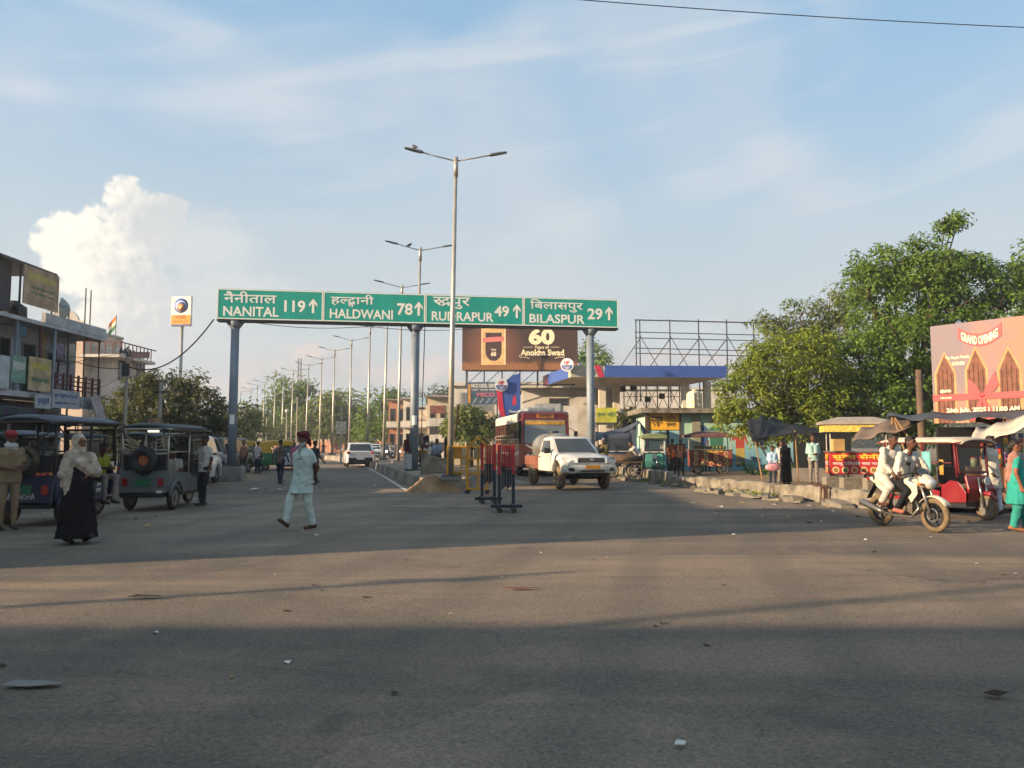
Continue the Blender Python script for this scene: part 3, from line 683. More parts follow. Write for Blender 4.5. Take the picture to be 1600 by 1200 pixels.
for yy in (34.6, 35.9, 37.2): MB(M('rod_rust', '#43302a', .8)).cyl((-.12, yy, 3.7), (-.12, yy, 6.56), .03, n=6).build('balcony_post', L)
MB(MATS['rod_rust']).box(-.15, -.09, 35.9, 37.3, 6.45, 6.52).build('rail', L)
rl = M('railing_red', '#5d2a27', .7)
for z in (3.95, 4.15, 4.35, 4.55): MB(rl).box(-.1, -.04, 33.6, 37.3, z, z + .05).build('rail', bal)
for yy in np.arange(33.6, 37.4, .6): MB(rl).box(-.12, -.02, yy, yy + .05, 3.7, 4.68).build('baluster', bal)
# shop openings and shutters, ground floor
for k, yy in enumerate((29.6, 31.6, 33.6, 35.5)):
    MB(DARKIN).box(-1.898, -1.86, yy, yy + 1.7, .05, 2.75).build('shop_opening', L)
    MB(M('shutter_%d' % k, ('#5e4a40', '#6b6a66', '#4a4038', '#6e5d48')[k], .7)).box(-1.855, -1.7, yy, yy + 1.7, 2.45, 2.95).build('shutter_box', L)
# awning with stripes
aw = thing('shop_awning', 'purple and green striped awning over the shop front', 'awning', (-20, 0, 0))
for i in range(8):
    m = MB(M('awning_p', '#3a3147', .9) if i % 2 else M('awning_g', '#2c4238', .9)); a, b = 29.35 + i * .3, 29.35 + (i + 1) * .3
    m.add([(-1.85, a, 3.4), (-1.85, b, 3.4), (.35, b, 2.95), (.35, a, 2.95), (.36, b, 2.7), (.36, a, 2.7)], [(0, 1, 2, 3), (3, 2, 4, 5)]); m.build('strip', aw, solid=.012)
# boards and banners on the front
def board(name, lab, ya, yb, za, zb, mat, x=.05, tilt=0, cat='banner', lines=()):
    xo = x
    o = MB(mat).box(-20 + x, -20 + x + .04, ya, yb, za, zb).build(name); tag(o, lab, cat)
    for (fa, fb, ga_, gb_, n_, mm) in lines:       # print too faded to read: short worn strokes
        rr = random.Random(int(ya * 100 + ga_ * 1000)); m = MB(mm); x = fa
        while x < fb:
            w_ = rr.uniform(.025, .06); m.box(-20 + xo + .041, -20 + xo + .044, ya + x * (yb - ya), ya + min(fb, x + w_) * (yb - ya), za + (ga_ + rr.uniform(0, .35) * (gb_ - ga_)) * (zb - za), za + (gb_ - rr.uniform(0, .2) * (gb_ - ga_)) * (zb - za)); x += w_ + rr.uniform(.008, .03)
        m.build('faded_print', o)
    return o
TXY = M('text_yellow', '#b9a94e', .8); TXG = M('text_green', '#3f6a4c', .8); TXW = M('text_white', '#cfcdc6', .8); TXR = M('text_red', '#a53b30', .8); TXB = M('text_blue', '#38507e', .8); TXK = M('text_black', '#2a2522', .8)
BANN = M('banner_peach', '#a88f74', .85, var=.3, scale=1.6, dirt='#6a5a50', damt=.5)
board('roof_hoarding', 'faded peach hoarding with yellow lettering on the shop roof edge', 30.85, 33.25, 7.25, 8.85, BANN, .1, lines=((.12, .9, .62, .86, 'मिश्रा स्टोर', TXY), (.2, .85, .42, .52, 'GENERAL STORE', TXG), (.2, .85, .28, .37, 'MAIN ROAD', TXG)), cat='hoarding')
hf = thing('hoarding_shed', 'dark tin shed behind the roof hoarding', 'shed', (-20, 0, 0))
MB(M('tin_dark', '#4a4c52', .7, .3, dirt='#33302d', damt=.5)).box(-4, .09, 28.2, 33.2, 8.86, 8.95).build('tin_roof', hf); MB(M('tin_wall', '#3f4249', .8)).box(-3.9, -.35, 28.3, 30.8, 6.9, 8.85).build('shed_wall', hf)
for yy in (30.9, 33.1): MB(DARKST).box(-.1, -.04, yy, yy + .06, 6.73, 8.85).build('strut', hf)
board('balcony_banner', 'pale green banner tied to the balcony rail', 30.5, 31.4, 4.0, 5.1, M('banner_green', '#6f8f80', .85, var=.25, scale=2), .0, lines=((.1, .9, .4, .8, 'STORE', TXW),))
board('balcony_banner', 'peach banner hanging crumpled below the green one on the balcony', 31.5, 33.05, 3.75, 5.15, M('banner_peach2', '#a0906f', .85, var=.35, scale=2.2), .06, lines=((.1, .9, .6, .85, 'मिश्रा', TXY), (.15, .9, .25, .4, 'GENERAL', TXG)))
board('balcony_banner', 'white sheet banner at the near end of the balcony', 29.5, 30.35, 3.7, 5.0, M('banner_white', '#a5b0b0', .85), .02)
board('shop_signboard', 'long white shop signboard below the balcony', 33.1, 35.2, 3.1, 3.9, M('board_white', '#9ba0a6', .7, var=.2, scale=3), .12, cat='signboard', lines=((.08, .92, .55, .82, 'MEDICAL HALL', TXB), (.1, .9, .2, .36, 'CHEMIST', TXB)))
board('shop_signboard', 'white shop signboard marked with a W pattern', 31.9, 33.0, 3.02, 3.62, MATS['board_white'], .14, cat='signboard', lines=((.15, .85, .2, .8, 'VVV', TXB),))
o = MB(M('board_pink', '#9a8f90', .75, var=.2, scale=3, dirt='#b8a49c', damt=.4)).boxc((0, 0, 0), (.05, .85, 1.3), rx=R(9)).build('leaning_placard'); o.location = (-19.5, 36.2, 3.15); o.rotation_euler = (0, R(-14), 0); tag(o, 'pinkish placard leaning out from the balcony end', 'placard')
# roof things
d = thing('satellite_dish', 'round satellite dish on the shop roof', 'dish', (-20.4, 35.0, 7.15), R(200))
m = MB(M('dish_grey', '#8a9496', .6)); rows = [[(.12 * r * r * 3 - .05, r * .55 * math.cos(a), .55 + r * .55 * math.sin(a)) for a in np.linspace(0, 2 * math.pi, 21)] for r in (.05, .4, .7, 1.0)]
m.sheet(rows); m.build('bowl', d, True, solid=.015); MB(DARKST).cyl((.0, 0, -.45), (0, 0, .5), .03, n=8).build('mast', d); MB(DARKST).cyl((.02, 0, .5), (.5, 0, .6), .012, n=6).build('feed_arm', d)
for yy in (36.5, 36.95): tag(MB(DARKST).cyl((-20.5, yy, 6.7), (-20.5, yy, 9.0), .03, n=6).build('steel_rod'), ('shorter', 'taller')[yy > 36.7] + ' of the twin bare steel rods rising from the shop roof', 'rod')

# more clutter on the shop house
for i, (yy, zz, cc, ww, hh, lb) in enumerate(((33.9, 5.3, '#7d6a80', .5, .7, 'mauve cloth drying on the shop balcony'), (34.6, 5.2, '#9a9488', .6, .9, 'pale sheet drying on the shop balcony'), (31.2, 5.9, '#4a6a7a', .45, .5, 'blue cloth hung under the shop roof'))):
    o = MB(M('laundry%d' % i, cc, .9, var=.2)).sheet([[(-20.2 + .04 * math.sin(5 * j + i), yy + ww * j / 5, zz + hh * (1 - q / 4)) for j in range(6)] for q in range(5)]).build('laundry', smooth=True, solid=.01); tag(o, lb, 'cloth')
for yy in (30.4, 34.75, 36.6): MB(M('pipe_grey', '#7d8084', .6)).cyl((-1.22, yy, .2), (-1.22, yy, 6.5), .045, n=8).build('drain_pipe', L)
t = thing('roof_tank', 'black plastic water tank at the back of the shop roof', 'water tank', (-22.4, 34.2, 6.73)); MB(BLACKP if 'BLACKP' in globals() else M('tank_black', '#1d1d1f', .6)).loft([[(r * math.cos(a), r * math.sin(a), z) for a in np.linspace(0, 6.2832, 19)[:-1]] for r, z in ((.5, 0), (.52, .5), (.5, .52), (.52, .56), (.5, .95), (.2, 1.15), (.18, 1.22))]).build('tank', t, True)
for i, (yy, dy_) in enumerate(((33.0, 2.2), (35.3, 2.0))):
    sg_ = thing('tin_awning', ('first', 'second')[i] + ' tin sheet awning over the dark shop fronts', 'awning', (-20, 0, 0)); MB(M('tin_pale', '#7d7f82', .6, .3, var=.2, dirt='#5a4a3e', damt=.6)).add([(-1.85, yy, 2.95), (-1.85, yy + dy_, 2.95), (.1, yy + dy_, 2.62), (.1, yy, 2.62)], [(0, 1, 2, 3)]).build('sheet', sg_, solid=.03)
    for q in (0.05, dy_ - .05): MB(DARKST).cyl((.05, yy + q, 0), (.05, yy + q, 2.62), .025, n=6).build('prop', sg_)
for i, (yy, zz, w_, h_, cc) in enumerate(((35.4, 3.15, 1.1, .55, '#8a949c'), (29.9, 2.1, 1.0, .4, '#8a4a3c'), (31.3, 2.15, .6, .55, '#a8977a'))):
    o = MB(M('smallboard%d' % i, cc, .8, var=.35, scale=5)).box(-19.95 - (1.6 if i else 0), -19.9 - (1.6 if i else 0), yy, yy + w_, zz, zz + h_).build('small_board'); tag(o, ('grey board under the balcony beside the long signboard', 'rusty red board over the nearest shop', 'tan board over the second shop')[i], 'signboard')
# ---- white house beyond, upper floors in the sun
Hs = thing('white_house', 'white house with balcony and curved roof parapet behind the shop row', 'building', (0, 0, 0))
hx0, hx1, hy0, hy1 = -31.6, -27.6, 52, 57
MB(M('plaster_pinkwhite', '#c4b3a2', .9, var=.1, scale=.8, bump=.2, dirt='#8a7868', damt=.5, dscale=.7)).box(hx0 - 3, hx1 - 1.5, hy0, hy1, 0, 9.3).build('wall', Hs)
MB(PL_WHITE).box(hx1 - 1.495, hx1, hy0 + .8, hy1, 0, 8.2).build('wing', Hs)
rr_ = MB(PL_WHITE).box(hx0 - 3.1, hx1 - 1.4, hy0 - .1, hy1, 9.305, 9.45).build('roof', Hs)
MB(PL_WHITE).prism([(-1.6, 0), (1.4, 0), (1.4, .5)] + [(.0 + 1.0 * math.cos(a), .5 + .75 * math.sin(a)) for a in np.linspace(0, math.pi, 12)] + [(-1.6, .5)], (hx1 - 3.1, hy0 + .1, 9.45), (1, 0, 0), (0, 0, 1), -.18).build('parapet', rr_)
bc = MB(PL_WHITE).box(hx1 - 1.6, hx1 + 1.0, hy0 - .3, hy1, 7.4, 7.6).build('balcony', Hs)
rl2 = M('railing_maroon', '#6e3b34', .7)
for i in range(9): MB(rl2).box(hx1 + 1.0, hx1 + 1.05, hy0 - .2 + i * .55, hy0 - .15 + i * .55, 7.6, 8.4).build('baluster', bc)
for i in range(5): MB(rl2).box(hx1 - 1.5 + i * .5, hx1 - 1.45 + i * .5, hy0 - .28, hy0 - .23, 7.6, 8.4).build('baluster', bc)
MB(rl2).box(hx1 - 1.55, hx1 + 1.06, hy0 - .29, hy0 - .22, 8.4, 8.47).build('rail', bc); MB(rl2).box(hx1 + .99, hx1 + 1.06, hy0 - .2, hy1, 8.4, 8.47).build('rail', bc)
for z in (3.6, 6.75):
    for yy in (hy0 + 1.6, hy0 + 4.2): window(Hs, (hx1, yy, z - (.6 if z > 5 else 0)), (0, 1, 0), (0, 0, 1), 1.2, 1.3, fr, 1)
window(Hs, (hx1 - 1.2, hy0 + .8, 3.6), (1, 0, 0), (0, 0, 1), .8, 1.2, fr, 0)
for x_, lab, hh in ((hx1 - 3.6, 'small flag on a pole over the white house roof', 12.0), (hx1 + .6, 'tricolour flag above the white house balcony', 10.3)):
    t = thing('flag', lab, 'flag', (x_, hy0 - .1, 7.6 if x_ > hx1 else 9.45)); b = 7.6 if x_ > hx1 else 9.45
    MB(DARKST).cyl((0, 0, 0), (0, 0, hh - b), .025, n=6).build('flag_pole', t)
    for i, mm in enumerate(('#c9702e', '#cfcabf', '#3d7448')):
        z = hh - b - .05 - i * .28; MB(M('flag' + mm, mm, .8)).add([(0, 0, z), (-.3, .05, z - .3), (-.5, 0, z - .62), (-.5, 0, z - .9), (-.3, .05, z - .58), (0, 0, z - .28)], [(0, 1, 4, 5), (1, 2, 3, 4)]).build('stripe', t, solid=.008)

# ================================================================ FUEL STATION SIDE
BLUE = M('station_blue', '#38559a', .45, var=.06, scale=.8, dirt='#5a64a0', damt=.3); GREYF = M('station_grey', '#a5a08f', .6, var=.08); REDS = M('station_red', '#b8324a', .5); CREAM = M('station_cream', '#c9c0ae', .8, var=.1, dirt='#8a7a60', damt=.35)
cn = thing('station_canopy', 'blue fuel station canopy on cream pillars', 'canopy')
c0 = Vector((4.05, 52, 0)); zc0, zc1 = 6.05, 6.85
A, B, C_, D = Vector((4.05, 52, 0)), Vector((14.7, 52.4, 0)), Vector((13.3, 61, 0)), Vector((2.45, 60.5, 0))
m = MB(CREAM); m.loft([[(p.x, p.y, zc0 + .02) for p in (A, B, C_, D)], [(p.x, p.y, zc1 - .05) for p in (A, B, C_, D)]]); m.build('roof_deck', cn)
def fascia(P, Q, f0, f1, mat, proud=.05, z0=zc0, z1=zc1, skew=0.0):
    a = P.lerp(Q, f0); b = P.lerp(Q, f1); d = (Q - P).normalized(); n = Vector((d.y, -d.x, 0)) * proud
    s_ = d * skew
    return MB(mat).add([(a.x, a.y, z0), (b.x, b.y, z0), (b.x - s_.x, b.y - s_.y, z1), (a.x - s_.x, a.y - s_.y, z1)] + [((p + n).x, (p + n).y, z) for p, z in ((a, z0), (b, z0), (b - s_, z1), (a - s_, z1))], [(0, 1, 2, 3), (4, 5, 6, 7), (0, 1, 5, 4), (1, 2, 6, 5), (2, 3, 7, 6), (3, 0, 4, 7)]).build('fascia', cn)
fascia(A, B, 0, .17, GREYF); fascia(A, B, .172, .21, REDS, .06, skew=.3); fascia(A, B, .212, 1.0, BLUE, skew=.0, proud=.055)
fascia(D, A, .0, .1, GREYF); fascia(D, A, .1, .2, REDS, .06); fascia(D, A, .2, .92, BLUE); fascia(D, A, .92, 1.0, GREYF)
for px, Y in ((941, 54), (963, 58), (1071, 54), (1105, 56)): P = at(px, 640, Y); MB(CREAM).box(P.x - .24, P.x + .24, P.y - .24, P.y + .24, 0, zc0 + .02).build('pillar', cn)
def emblem(parent, c, n, r):
    n = Vector(n).normalized(); u = Vector((0, 0, 1)).cross(n).normalized(); v = Vector((0, 0, 1)); c = Vector(c)
    m = MB(M('emblem_rim', '#cfcfd2', .5)); m.disc(c, n, r, .12, 28)
    m.mat(M('emblem_navy', '#2d3f86', .5)); m.prism([(r * .86 * math.cos(a), r * .86 * math.sin(a)) for a in np.linspace(math.pi * 1.02, math.pi * 1.98, 16)], c + n * .125, u, v, .01)
    m.mat(MATS['emblem_rim'])
    for k in range(3): m.prism([(x * r, y * r) for x, y in ((-.8 + .1 * k, -.12 - .22 * k), (0, -.42 - .16 * k), (.8 - .1 * k, -.12 - .22 * k), (0, -.34 - .16 * k))], c + n * .14, u, v, .008)
    o = m.build('emblem', parent)
    lettering('lettering', 'HP', o, M('hp_red', '#b5302e', .5), c + n * .126, u, v, (-.42 * r, .02 * r, .42 * r, .6 * r), bold=.04)
    return o
emblem(cn, (3.75, 51.7, 6.85), (-.35, -1, 0), .45)
# station totem
P = at(795, 640, 50); tt = thing('station_totem', 'tall blue station totem with red curve and round emblem', 'sign', (P.x, P.y, 0), R(4))
m = MB(BLUE); m.prism([(-.55, 0), (.75, 0), (.75, 6.15), (.3, 6.0), (-.15, 5.65), (-.35, 5.3), (-.62, 3.6), (-.55, 3.0)], (0, 0, 0), (1, 0, 0), (0, 0, 1), -.35); m.build('panel', tt)
m = MB(REDS); m.prism([(-.78, 5.0), (-.45, 5.0), (-.36, 4.0), (-.05, 2.6), (.1, 0), (-.3, 0), (-.3, 2.4), (-.66, 3.8)], (0, -.03, 0), (1, 0, 0), (0, 0, 1), -.30); m.build('red_curve', tt)
emblem(tt, (-.5, -.06, 5.35), (0, -1, 0), .42)
lettering('lettering', 'Power', tt, TXW, (0, -.004, 0), (1, 0, 0), (0, 0, 1), (.05, 3.55, .6, 3.72), bold=.02)
MB(M('totem_black', '#22263a', .5)).box(-.02, .68, -.012, -.001, 3.42, 3.53).build('strip', tt); MB(REDS).box(-.02, .68, -.012, -.001, 3.1, 3.3).build('strip', tt); MB(REDS).prism([(0, 0), (.18, .1), (.2, .5), (.1, .75), (-.05, .5), (-.08, .15)], (.3, -.001, 4.0), (1, 0, 0), (0, 0, 1), -.01).build('flame_mark', tt)
# buildings behind the station
of = thing('station_office', 'cream station office with flat roof and dark window', 'building')
a = at(816, 640, 62); b = at(905, 640, 62)
MB(PL_WHITE).box(a.x, b.x + 3, 62, 70, 0, 6.0).build('wall', of); MB(PL_WHITE).box(a.x - .5, b.x + 3.2, 61.2, 70.1, 6.0, 6.45).build('roof', of)
P = at(858, 625, 62); window(of, (P.x, 62, 4.45), (1, 0, 0), (0, 0, 1), 1.5, .75, M('frame_dark', '#3d3832', .7), 2)
fw = thing('forecourt_wall', 'white parapet wall with grey panel before the station office', 'wall'); a = at(818, 640, 54); b = at(902, 640, 54)
MB(PL_WHITE).box(a.x, b.x, 54, 54.3, 0, 4.2).build('wall', fw); MB(M('panel_grey', '#8f9699', .8)).box(a.x + .8, a.x + 2.6, 53.93, 53.997, 3.0, 4.35).build('panel', fw)
wb = thing('white_block', 'white flat roofed block behind the dark blue shop sign', 'building'); a = at(703, 640, 66); b = at(733, 640, 66)
MB(PL_WHITE).box(a.x, b.x + 3.5, 66, 74, 0, 6.5).build('wall', wb); MB(PL_WHITE).box(a.x - .2, b.x + 3.7, 65.7, 74, 6.5, 6.8).build('roof', wb)
window(wb, (b.x - .75, 66, 3.6), (1, 0, 0), (0, 0, 1), .35, .9, MATS['frame_dark'], 0)
a2 = at(701, 640, 56); MB(PL_CREAM).box(a2.x, a2.x + 3.2, 56, 59.6, 0, 3.9).build('annex', wb)
# diesel shop sign
P = at(730, 632, 55); ds = thing('shop_sign', 'dark blue diesel service sign with white and red lettering', 'sign', (P.x, 55, 0)); z0, z1, w = 4.35, 5.95, 2.3
MB(M('sign_navy', '#3b5266', .6, var=.25, scale=1.5)).box(0, w, 0, .08, z0, z1).build('board', ds)
for x in (.15, w - .15): MB(DARKST).box(x - .05, x + .05, .09, .17, 0, z1).build('leg', ds)
u, v = (1, 0, 0), (0, 0, 1)
lettering('lettering', 'MICO DIESEL SERVICE', ds, TXW, (0, 0, z0), u, v, (.28, 1.2, 2.27, 1.48), bold=.03)
lettering('lettering', 'मल्टी ब्रान्ड सर्विस', ds, TXW, (0, 0, z0), u, v, (.3, .95, 2.2, 1.14), heavy=.01)
lettering('lettering', 'MICO', ds, M('text_pink', '#b5667a', .7), (0, 0, z0), u, v, (.7, .55, 2.0, .85), bold=.04)
MB(M('orange_strip', '#b5863f', .7)).box(.06, .24, -.012, -.001, z0 + .1, z1 - .15).build('strip', ds)
for k in range(4): MB(M('injector_grey', '#8d9a9d', .5, .3)).prism([(0, 0), (.12, 0), (.36, .34), (.28, .38)], (.35 + k * .48, -.001, z0 + .08), u, v, -.008).build('injector_picture', ds)

# ---- tobacco-style anniversary billboard
yb_ = 58; a = at(722, 578, yb_); b = at(903, 578, yb_); bw = b.x - a.x; zb0 = a.z; zb1 = at(722, 489, yb_).z; bh = zb1 - zb0
bb = thing('billboard', 'large brown anniversary billboard with a golden can behind the green sign', 'billboard', (a.x, yb_, 0))
def bbmat():
    m = bpy.data.materials.new('billboard_brown'); m.use_nodes = True; t = NT(m.node_tree); p = m.node_tree.nodes['Principled BSDF']
    co = t.n('TexCoord').outputs['Object']; s_ = t.n('SeparateXYZ', i={0: co})
    dx = t.math('SUBTRACT', s_.outputs[0], bw * .26); dz = t.math('SUBTRACT', s_.outputs[2], zb0 + bh * .35)
    d = t.math('SQRT', t.math('ADD', t.math('MULTIPLY', dx, dx), t.math('MULTIPLY', dz, dz)))
    g = t.n('MapRange', i={0: d, 1: .8, 2: 2.6, 3: 1.0, 4: 0.0}).outputs[0]
    c = t.mix(g, c4('#3d2c28'), c4('#7c5040'))
    fl = t.n('MapRange', interpolation_type='SMOOTHSTEP', i={0: t.math('ADD', s_.outputs[2], t.math('MULTIPLY', t.noise(co, 1.5, 5), -.5)), 1: zb0 + .1, 2: zb0 + .55, 3: 1.0, 4: 0.0}).outputs[0]
    c = t.mix(fl, c, t.mix(t.noise(co, 5, 4), c4('#a8744a'), c4('#6a4734')))
    t.link(c, p.inputs['Base Color']); p.inputs['Roughness'].default_value = .6; return m
MB(bbmat()).box(0, bw, 0, .12, zb0, zb1).build('panel', bb)
can = MB(M('can_gold', '#d9b27a', .5, var=.2, scale=1.5)); cx0, cx1 = bw * .165, bw * .378
can.box(cx0, cx1, -.008, -.001, zb0 + .38, zb1 - .05); can.mat(M('can_dark', '#4d3a3c', .5))
cm = (cx0 + cx1) / 2; hw = (cx1 - cx0) * .33
can.prism([(-hw, .0), (-hw * .8, -.35), (-hw * .35, -.6), (hw * .35, -.6), (hw * .8, -.35), (hw, 0), (hw, 1.55), (-hw, 1.55)], (cm, -.009, zb0 + 1.3), u, v, -.006)
can.mat(M('can_band', '#cf7b74', .5)).prism([(-hw * 1.35, -.05), (hw * 1.3, .05), (hw * 1.3, .42), (-hw * 1.35, .3)], (cm, -.017, zb0 + 2.15), u, v, -.006)
can.mat(M('can_glint', '#efd9ae', .4)).box(cx0 + .03, cx0 + .09, -.016, -.0085, zb0 + .4, zb1 - .06); can.box(cx1 - .11, cx1 - .04, -.016, -.0085, zb0 + .4, zb1 - .06)
can.build('can_picture', bb)
CRM = M('text_cream', '#efe0ba', .6)
lettering('lettering', '60', bb, CRM, (0, -.004, zb0), u, v, (bw * .575, bh * .44, bw * .80, bh * .73), bold=.05)
lettering('lettering', 'Years of', bb, CRM, (0, -.004, zb0), u, v, (bw * .625, bh * .37, bw * .75, bh * .425), bold=.02)
lettering('lettering', 'Anokha Swad', bb, CRM, (0, -.004, zb0), u, v, (bw * .505, bh * .25, bw * .88, bh * .36), bold=.03)
lettering('lettering', '60', bb, CRM, (0, -.012, zb0), u, v, (cm - .2, 1.05, cm + .2, 1.4), bold=.04)
lettering('lettering', 'YEARS', bb, CRM, (0, -.012, zb0), u, v, (cm - .2, 1.48, cm + .2, 1.6), bold=.04)
m = MB(CRM)
for x0_, x1_ in ((.53, .61), (.765, .84)): m.box(bw * x0_, bw * x1_, -.006, -.001, zb0 + bh * .395, zb0 + bh * .402)
for s_ in (-1, 1):
    P = [(bw * (.69 + s_ * .195), bh * .255), (bw * (.69 + s_ * .19), bh * .215), (bw * (.69 + s_ * .15), bh * .225), (bw * (.69 + s_ * .11), bh * .20)]
    m.tube([(x, -.012, zb0 + z) for x, z in P], .022, 5)
m.build('flourish', bb)
tr = MB(DARKST)
for i in range(7): x = .3 + i * (bw - .6) / 6; tr.bar((x, .4, zb0 - 1.2), (x, .4, zb1), .1); tr.bar((x, .4, zb0 - 1.1), (x + (bw - .6) / 6 * (.9 if i < 6 else 0), .4, zb0), .05)
for z in (zb0 - 1.1, zb0 - .05, zb0 + bh * .5): tr.bar((.2, .4, z), (bw - .2, .4, z), .07)
for i in range(0, 7, 2): x = .3 + i * (bw - .6) / 6; tr.bar((x, .4, zb0 + bh * .6), (x, 2.6, zb0 - 1.2), .06)
tr.build('support_frame', bb)
MB(M('lamp_dark', '#3a3530', .6)).box(.05, bw, -.55, -.5, zb0 - .1, zb0 - .05).build('light_rail', bb)

# ---- bare hoarding frame
hf = thing('bare_hoarding', 'bare steel hoarding frame without a poster above the blue canopy', 'hoarding frame')
Y = 64; RS = M('frame_rust', '#4b4f57', .7, .4, var=.2)
px_ = [994, 1000, 1047, 1092, 1136, 1178]; zt = at(1000, 499, Y).z; zb = at(1000, 572, Y).z - 3
for p in px_: q = at(p, 540, Y); MB(RS).bar((q.x, Y, zb), (q.x, Y, zt - (0 if p < 1150 else .4)), .09).build('upright', hf)
xa, xb = at(992, 540, Y).x, at(1186, 540, Y).x
for yy in (500, 519, 528, 544, 552): z = at(1050, yy, Y).z; MB(RS).bar((xa, Y - .05, z), (xb, Y - .05, z - .25), .07 if yy > 500 else .1).build('crossbar', hf)
for p in px_[1:]:
    q = at(p, 540, Y); MB(RS).bar((q.x, Y, zb + 5.3), (q.x - 2.0, Y + 2.6, zb + 2.2), .06).build('brace', hf); MB(RS).bar((q.x, Y, zb + 5.6), (q.x + 1.7, Y + .1, zb + 2.6), .05).build('brace', hf)
for p in np.linspace(975, 1062, 6):
    q = at(p, 620, 60); MB(RS).bar((q.x, 60, 2.6), (q.x, 60, 6.2), .07).build('upright', hf)
    MB(RS).bar((q.x, 60, 4.2), (q.x + .9, 60, 6.1), .04).build('brace', hf); MB(RS).bar((q.x + .9, 60.05, 4.2), (q.x, 60.05, 6.1), .04).build('brace', hf)
for z in (4.2, 5.2, 6.1): MB(RS).bar((at(972, 620, 60).x, 59.95, z), (at(1066, 620, 60).x, 59.95, z), .05).build('crossbar', hf)
for i, (p, yy) in enumerate(((973, 608), (989, 607), (1012, 624), (1034, 619))): q = at(p, yy, 59.8); tag(MB(DARKST).boxc(q, (.42, .4, .42)).build('flood_light', bevel=.03), 'small dark floodlight box on the scaffold under the canopy, %s from the pillar' % ('first', 'second', 'third', 'fourth')[i], 'floodlight', 'floodlights on the scaffold')
bw_ = thing('back_building', 'pale long building behind the scaffold under the canopy', 'building'); a = at(905, 600, 72); b = at(1150, 600, 72)
MB(PL_WHITE).box(a.x, b.x, 72, 80, 0, 6.6).build('wall', bw_); MB(PL_WHITE).box(a.x - .2, b.x + .2, 71.8, 80, 6.6, 6.8).build('roof', bw_)

# ---- painted roadside room with water tank
mr = thing('painted_room', 'long low room with green and blue painted walls and flat roof', 'building'); Y = 41
xa, xb = at(1013, 640, Y).x, at(1262, 640, Y).x
def mural():
    m = bpy.data.materials.new('mural_paint'); m.use_nodes = True; t = NT(m.node_tree); p = m.node_tree.nodes['Principled BSDF']
    co = t.n('TexCoord').outputs['Object']; z = t.n('SeparateXYZ', i={0: co}).outputs[2]
    f = t.ramp(t.math('ADD', z, t.math('MULTIPLY', t.noise(co, .7, 4), .8)), 1.3, 2.5)
    c = t.mix(f, c4('#6fa3b5'), c4('#9fc4ad')); c = t.mix(t.math('MULTIPLY', t.ramp(t.noise(co, 1.3, 7, .65), .5, .75), .5), c, c4('#6d6a5c'))
    t.link(c, p.inputs['Base Color']); p.inputs['Roughness'].default_value = .85; return m
MB(mural()).box(xa, xb, Y, Y + 4, 0, 3.15).build('wall', mr); ro = MB(CONCW).box(xa - .5, xb + .3, Y - .6, Y + 4.2, 3.16, 3.42).build('roof', mr)
MB(M('door_dark', '#2e2a28', .8)).box(xa + .95, xa + 1.5, Y - .03, Y - .002, .1, 2.25).build('doorway', mr)
MB(M('pilaster_dark', '#4b3b33', .8)).box(xa - .16, xa - .005, Y - .1, Y + .2, 0, 3.15).build('pilaster', mr)
MB(M('pilaster_dark2', '#4a4038', .8)).box(xa + 1.62, xa + 1.74, Y - .06, Y - .002, 0, 3.15).build('pilaster', mr); MB(M('pilaster_grey', '#8a8878', .8)).box(xa + 2.3, xa + 2.75, Y - .08, Y - .002, 0, 3.15).build('pilaster', mr)
# painted child figure and writing, flat on the wall
u, v = (1, 0, 0), (0, 0, 1)
P = at(1157, 712, Y); bx_ = P.x
pf = MB(M('paint_red', '#a8443a', .85)); pf.prism([(-.24, .95), (.22, .95), (.24, 1.5), (.34, 1.15), (.44, 1.2), (.28, 1.68), (-.28, 1.68), (-.46, 1.42), (-.38, 1.32), (-.24, 1.45)], (bx_, Y - .003, .35), u, v, -.004)
pf.mat(M('paint_yellow', '#a8924a', .85)).prism([(-.24, .1), (-.02, .1), (0, .6), (.03, .1), (.24, .1), (.22, .95), (-.24, .95)], (bx_, Y - .003, .35), u, v, -.004)
pf.mat(M('paint_skin', '#bd8c6c', .85)).prism([(.19 * math.cos(a), 1.92 + .22 * math.sin(a)) for a in np.linspace(0, 2 * math.pi, 17)[:-1]], (bx_, Y - .003, .35), u, v, -.004)
pf.mat(M('paint_hair', '#6a5236', .85)).prism([(.21 * math.cos(a), 2.0 + .18 * math.sin(a)) for a in np.linspace(0, math.pi, 10)], (bx_, Y - .008, .35), u, v, -.003)
pf.mat(DARKIN).prism([(-.26, 0), (-.02, 0), (-.02, .1), (-.24, .1)], (bx_, Y - .003, .35), u, v, -.004).prism([(.03, 0), (.26, 0), (.24, .1), (.03, .1)], (bx_, Y - .003, .35), u, v, -.004)
pf.build('painted_figure', mr)
def wtext(txt, px0, py0, px1, py1, mm, hv=.014): a = at(px0, py1, Y); b = at(px1, py0, Y); lettering('lettering', txt, mr, mm, (0, Y - .002, 0), u, v, (a.x, a.z, b.x, b.z), heavy=hv)
wtext('स्वच्छ', 1110, 654, 1146, 664, TXR); wtext('पालिका', 1141, 714, 1165, 723, TXB); wtext('परिषद', 1170, 714, 1190, 723, TXB); wtext('भारत', 1208, 676, 1232, 684, TXR)
for k, (pa, cc) in enumerate(((1096, '#3a5a88'), (1120, '#356a58'))):
    q = at(pa, 700, Y); d = MB(M('bin_paint%d' % k, cc, .85)).prism([(-.3, 0), (.3, 0), (.38, 1.3), (-.38, 1.3)], (q.x, Y - .003, .9), u, v, -.004); d.prism([(-.45, 1.33), (.45, 1.33), (.2, 1.6), (-.2, 1.6)], (q.x, Y - .003, .9), u, v, -.004); d.build('painted_bin', mr)
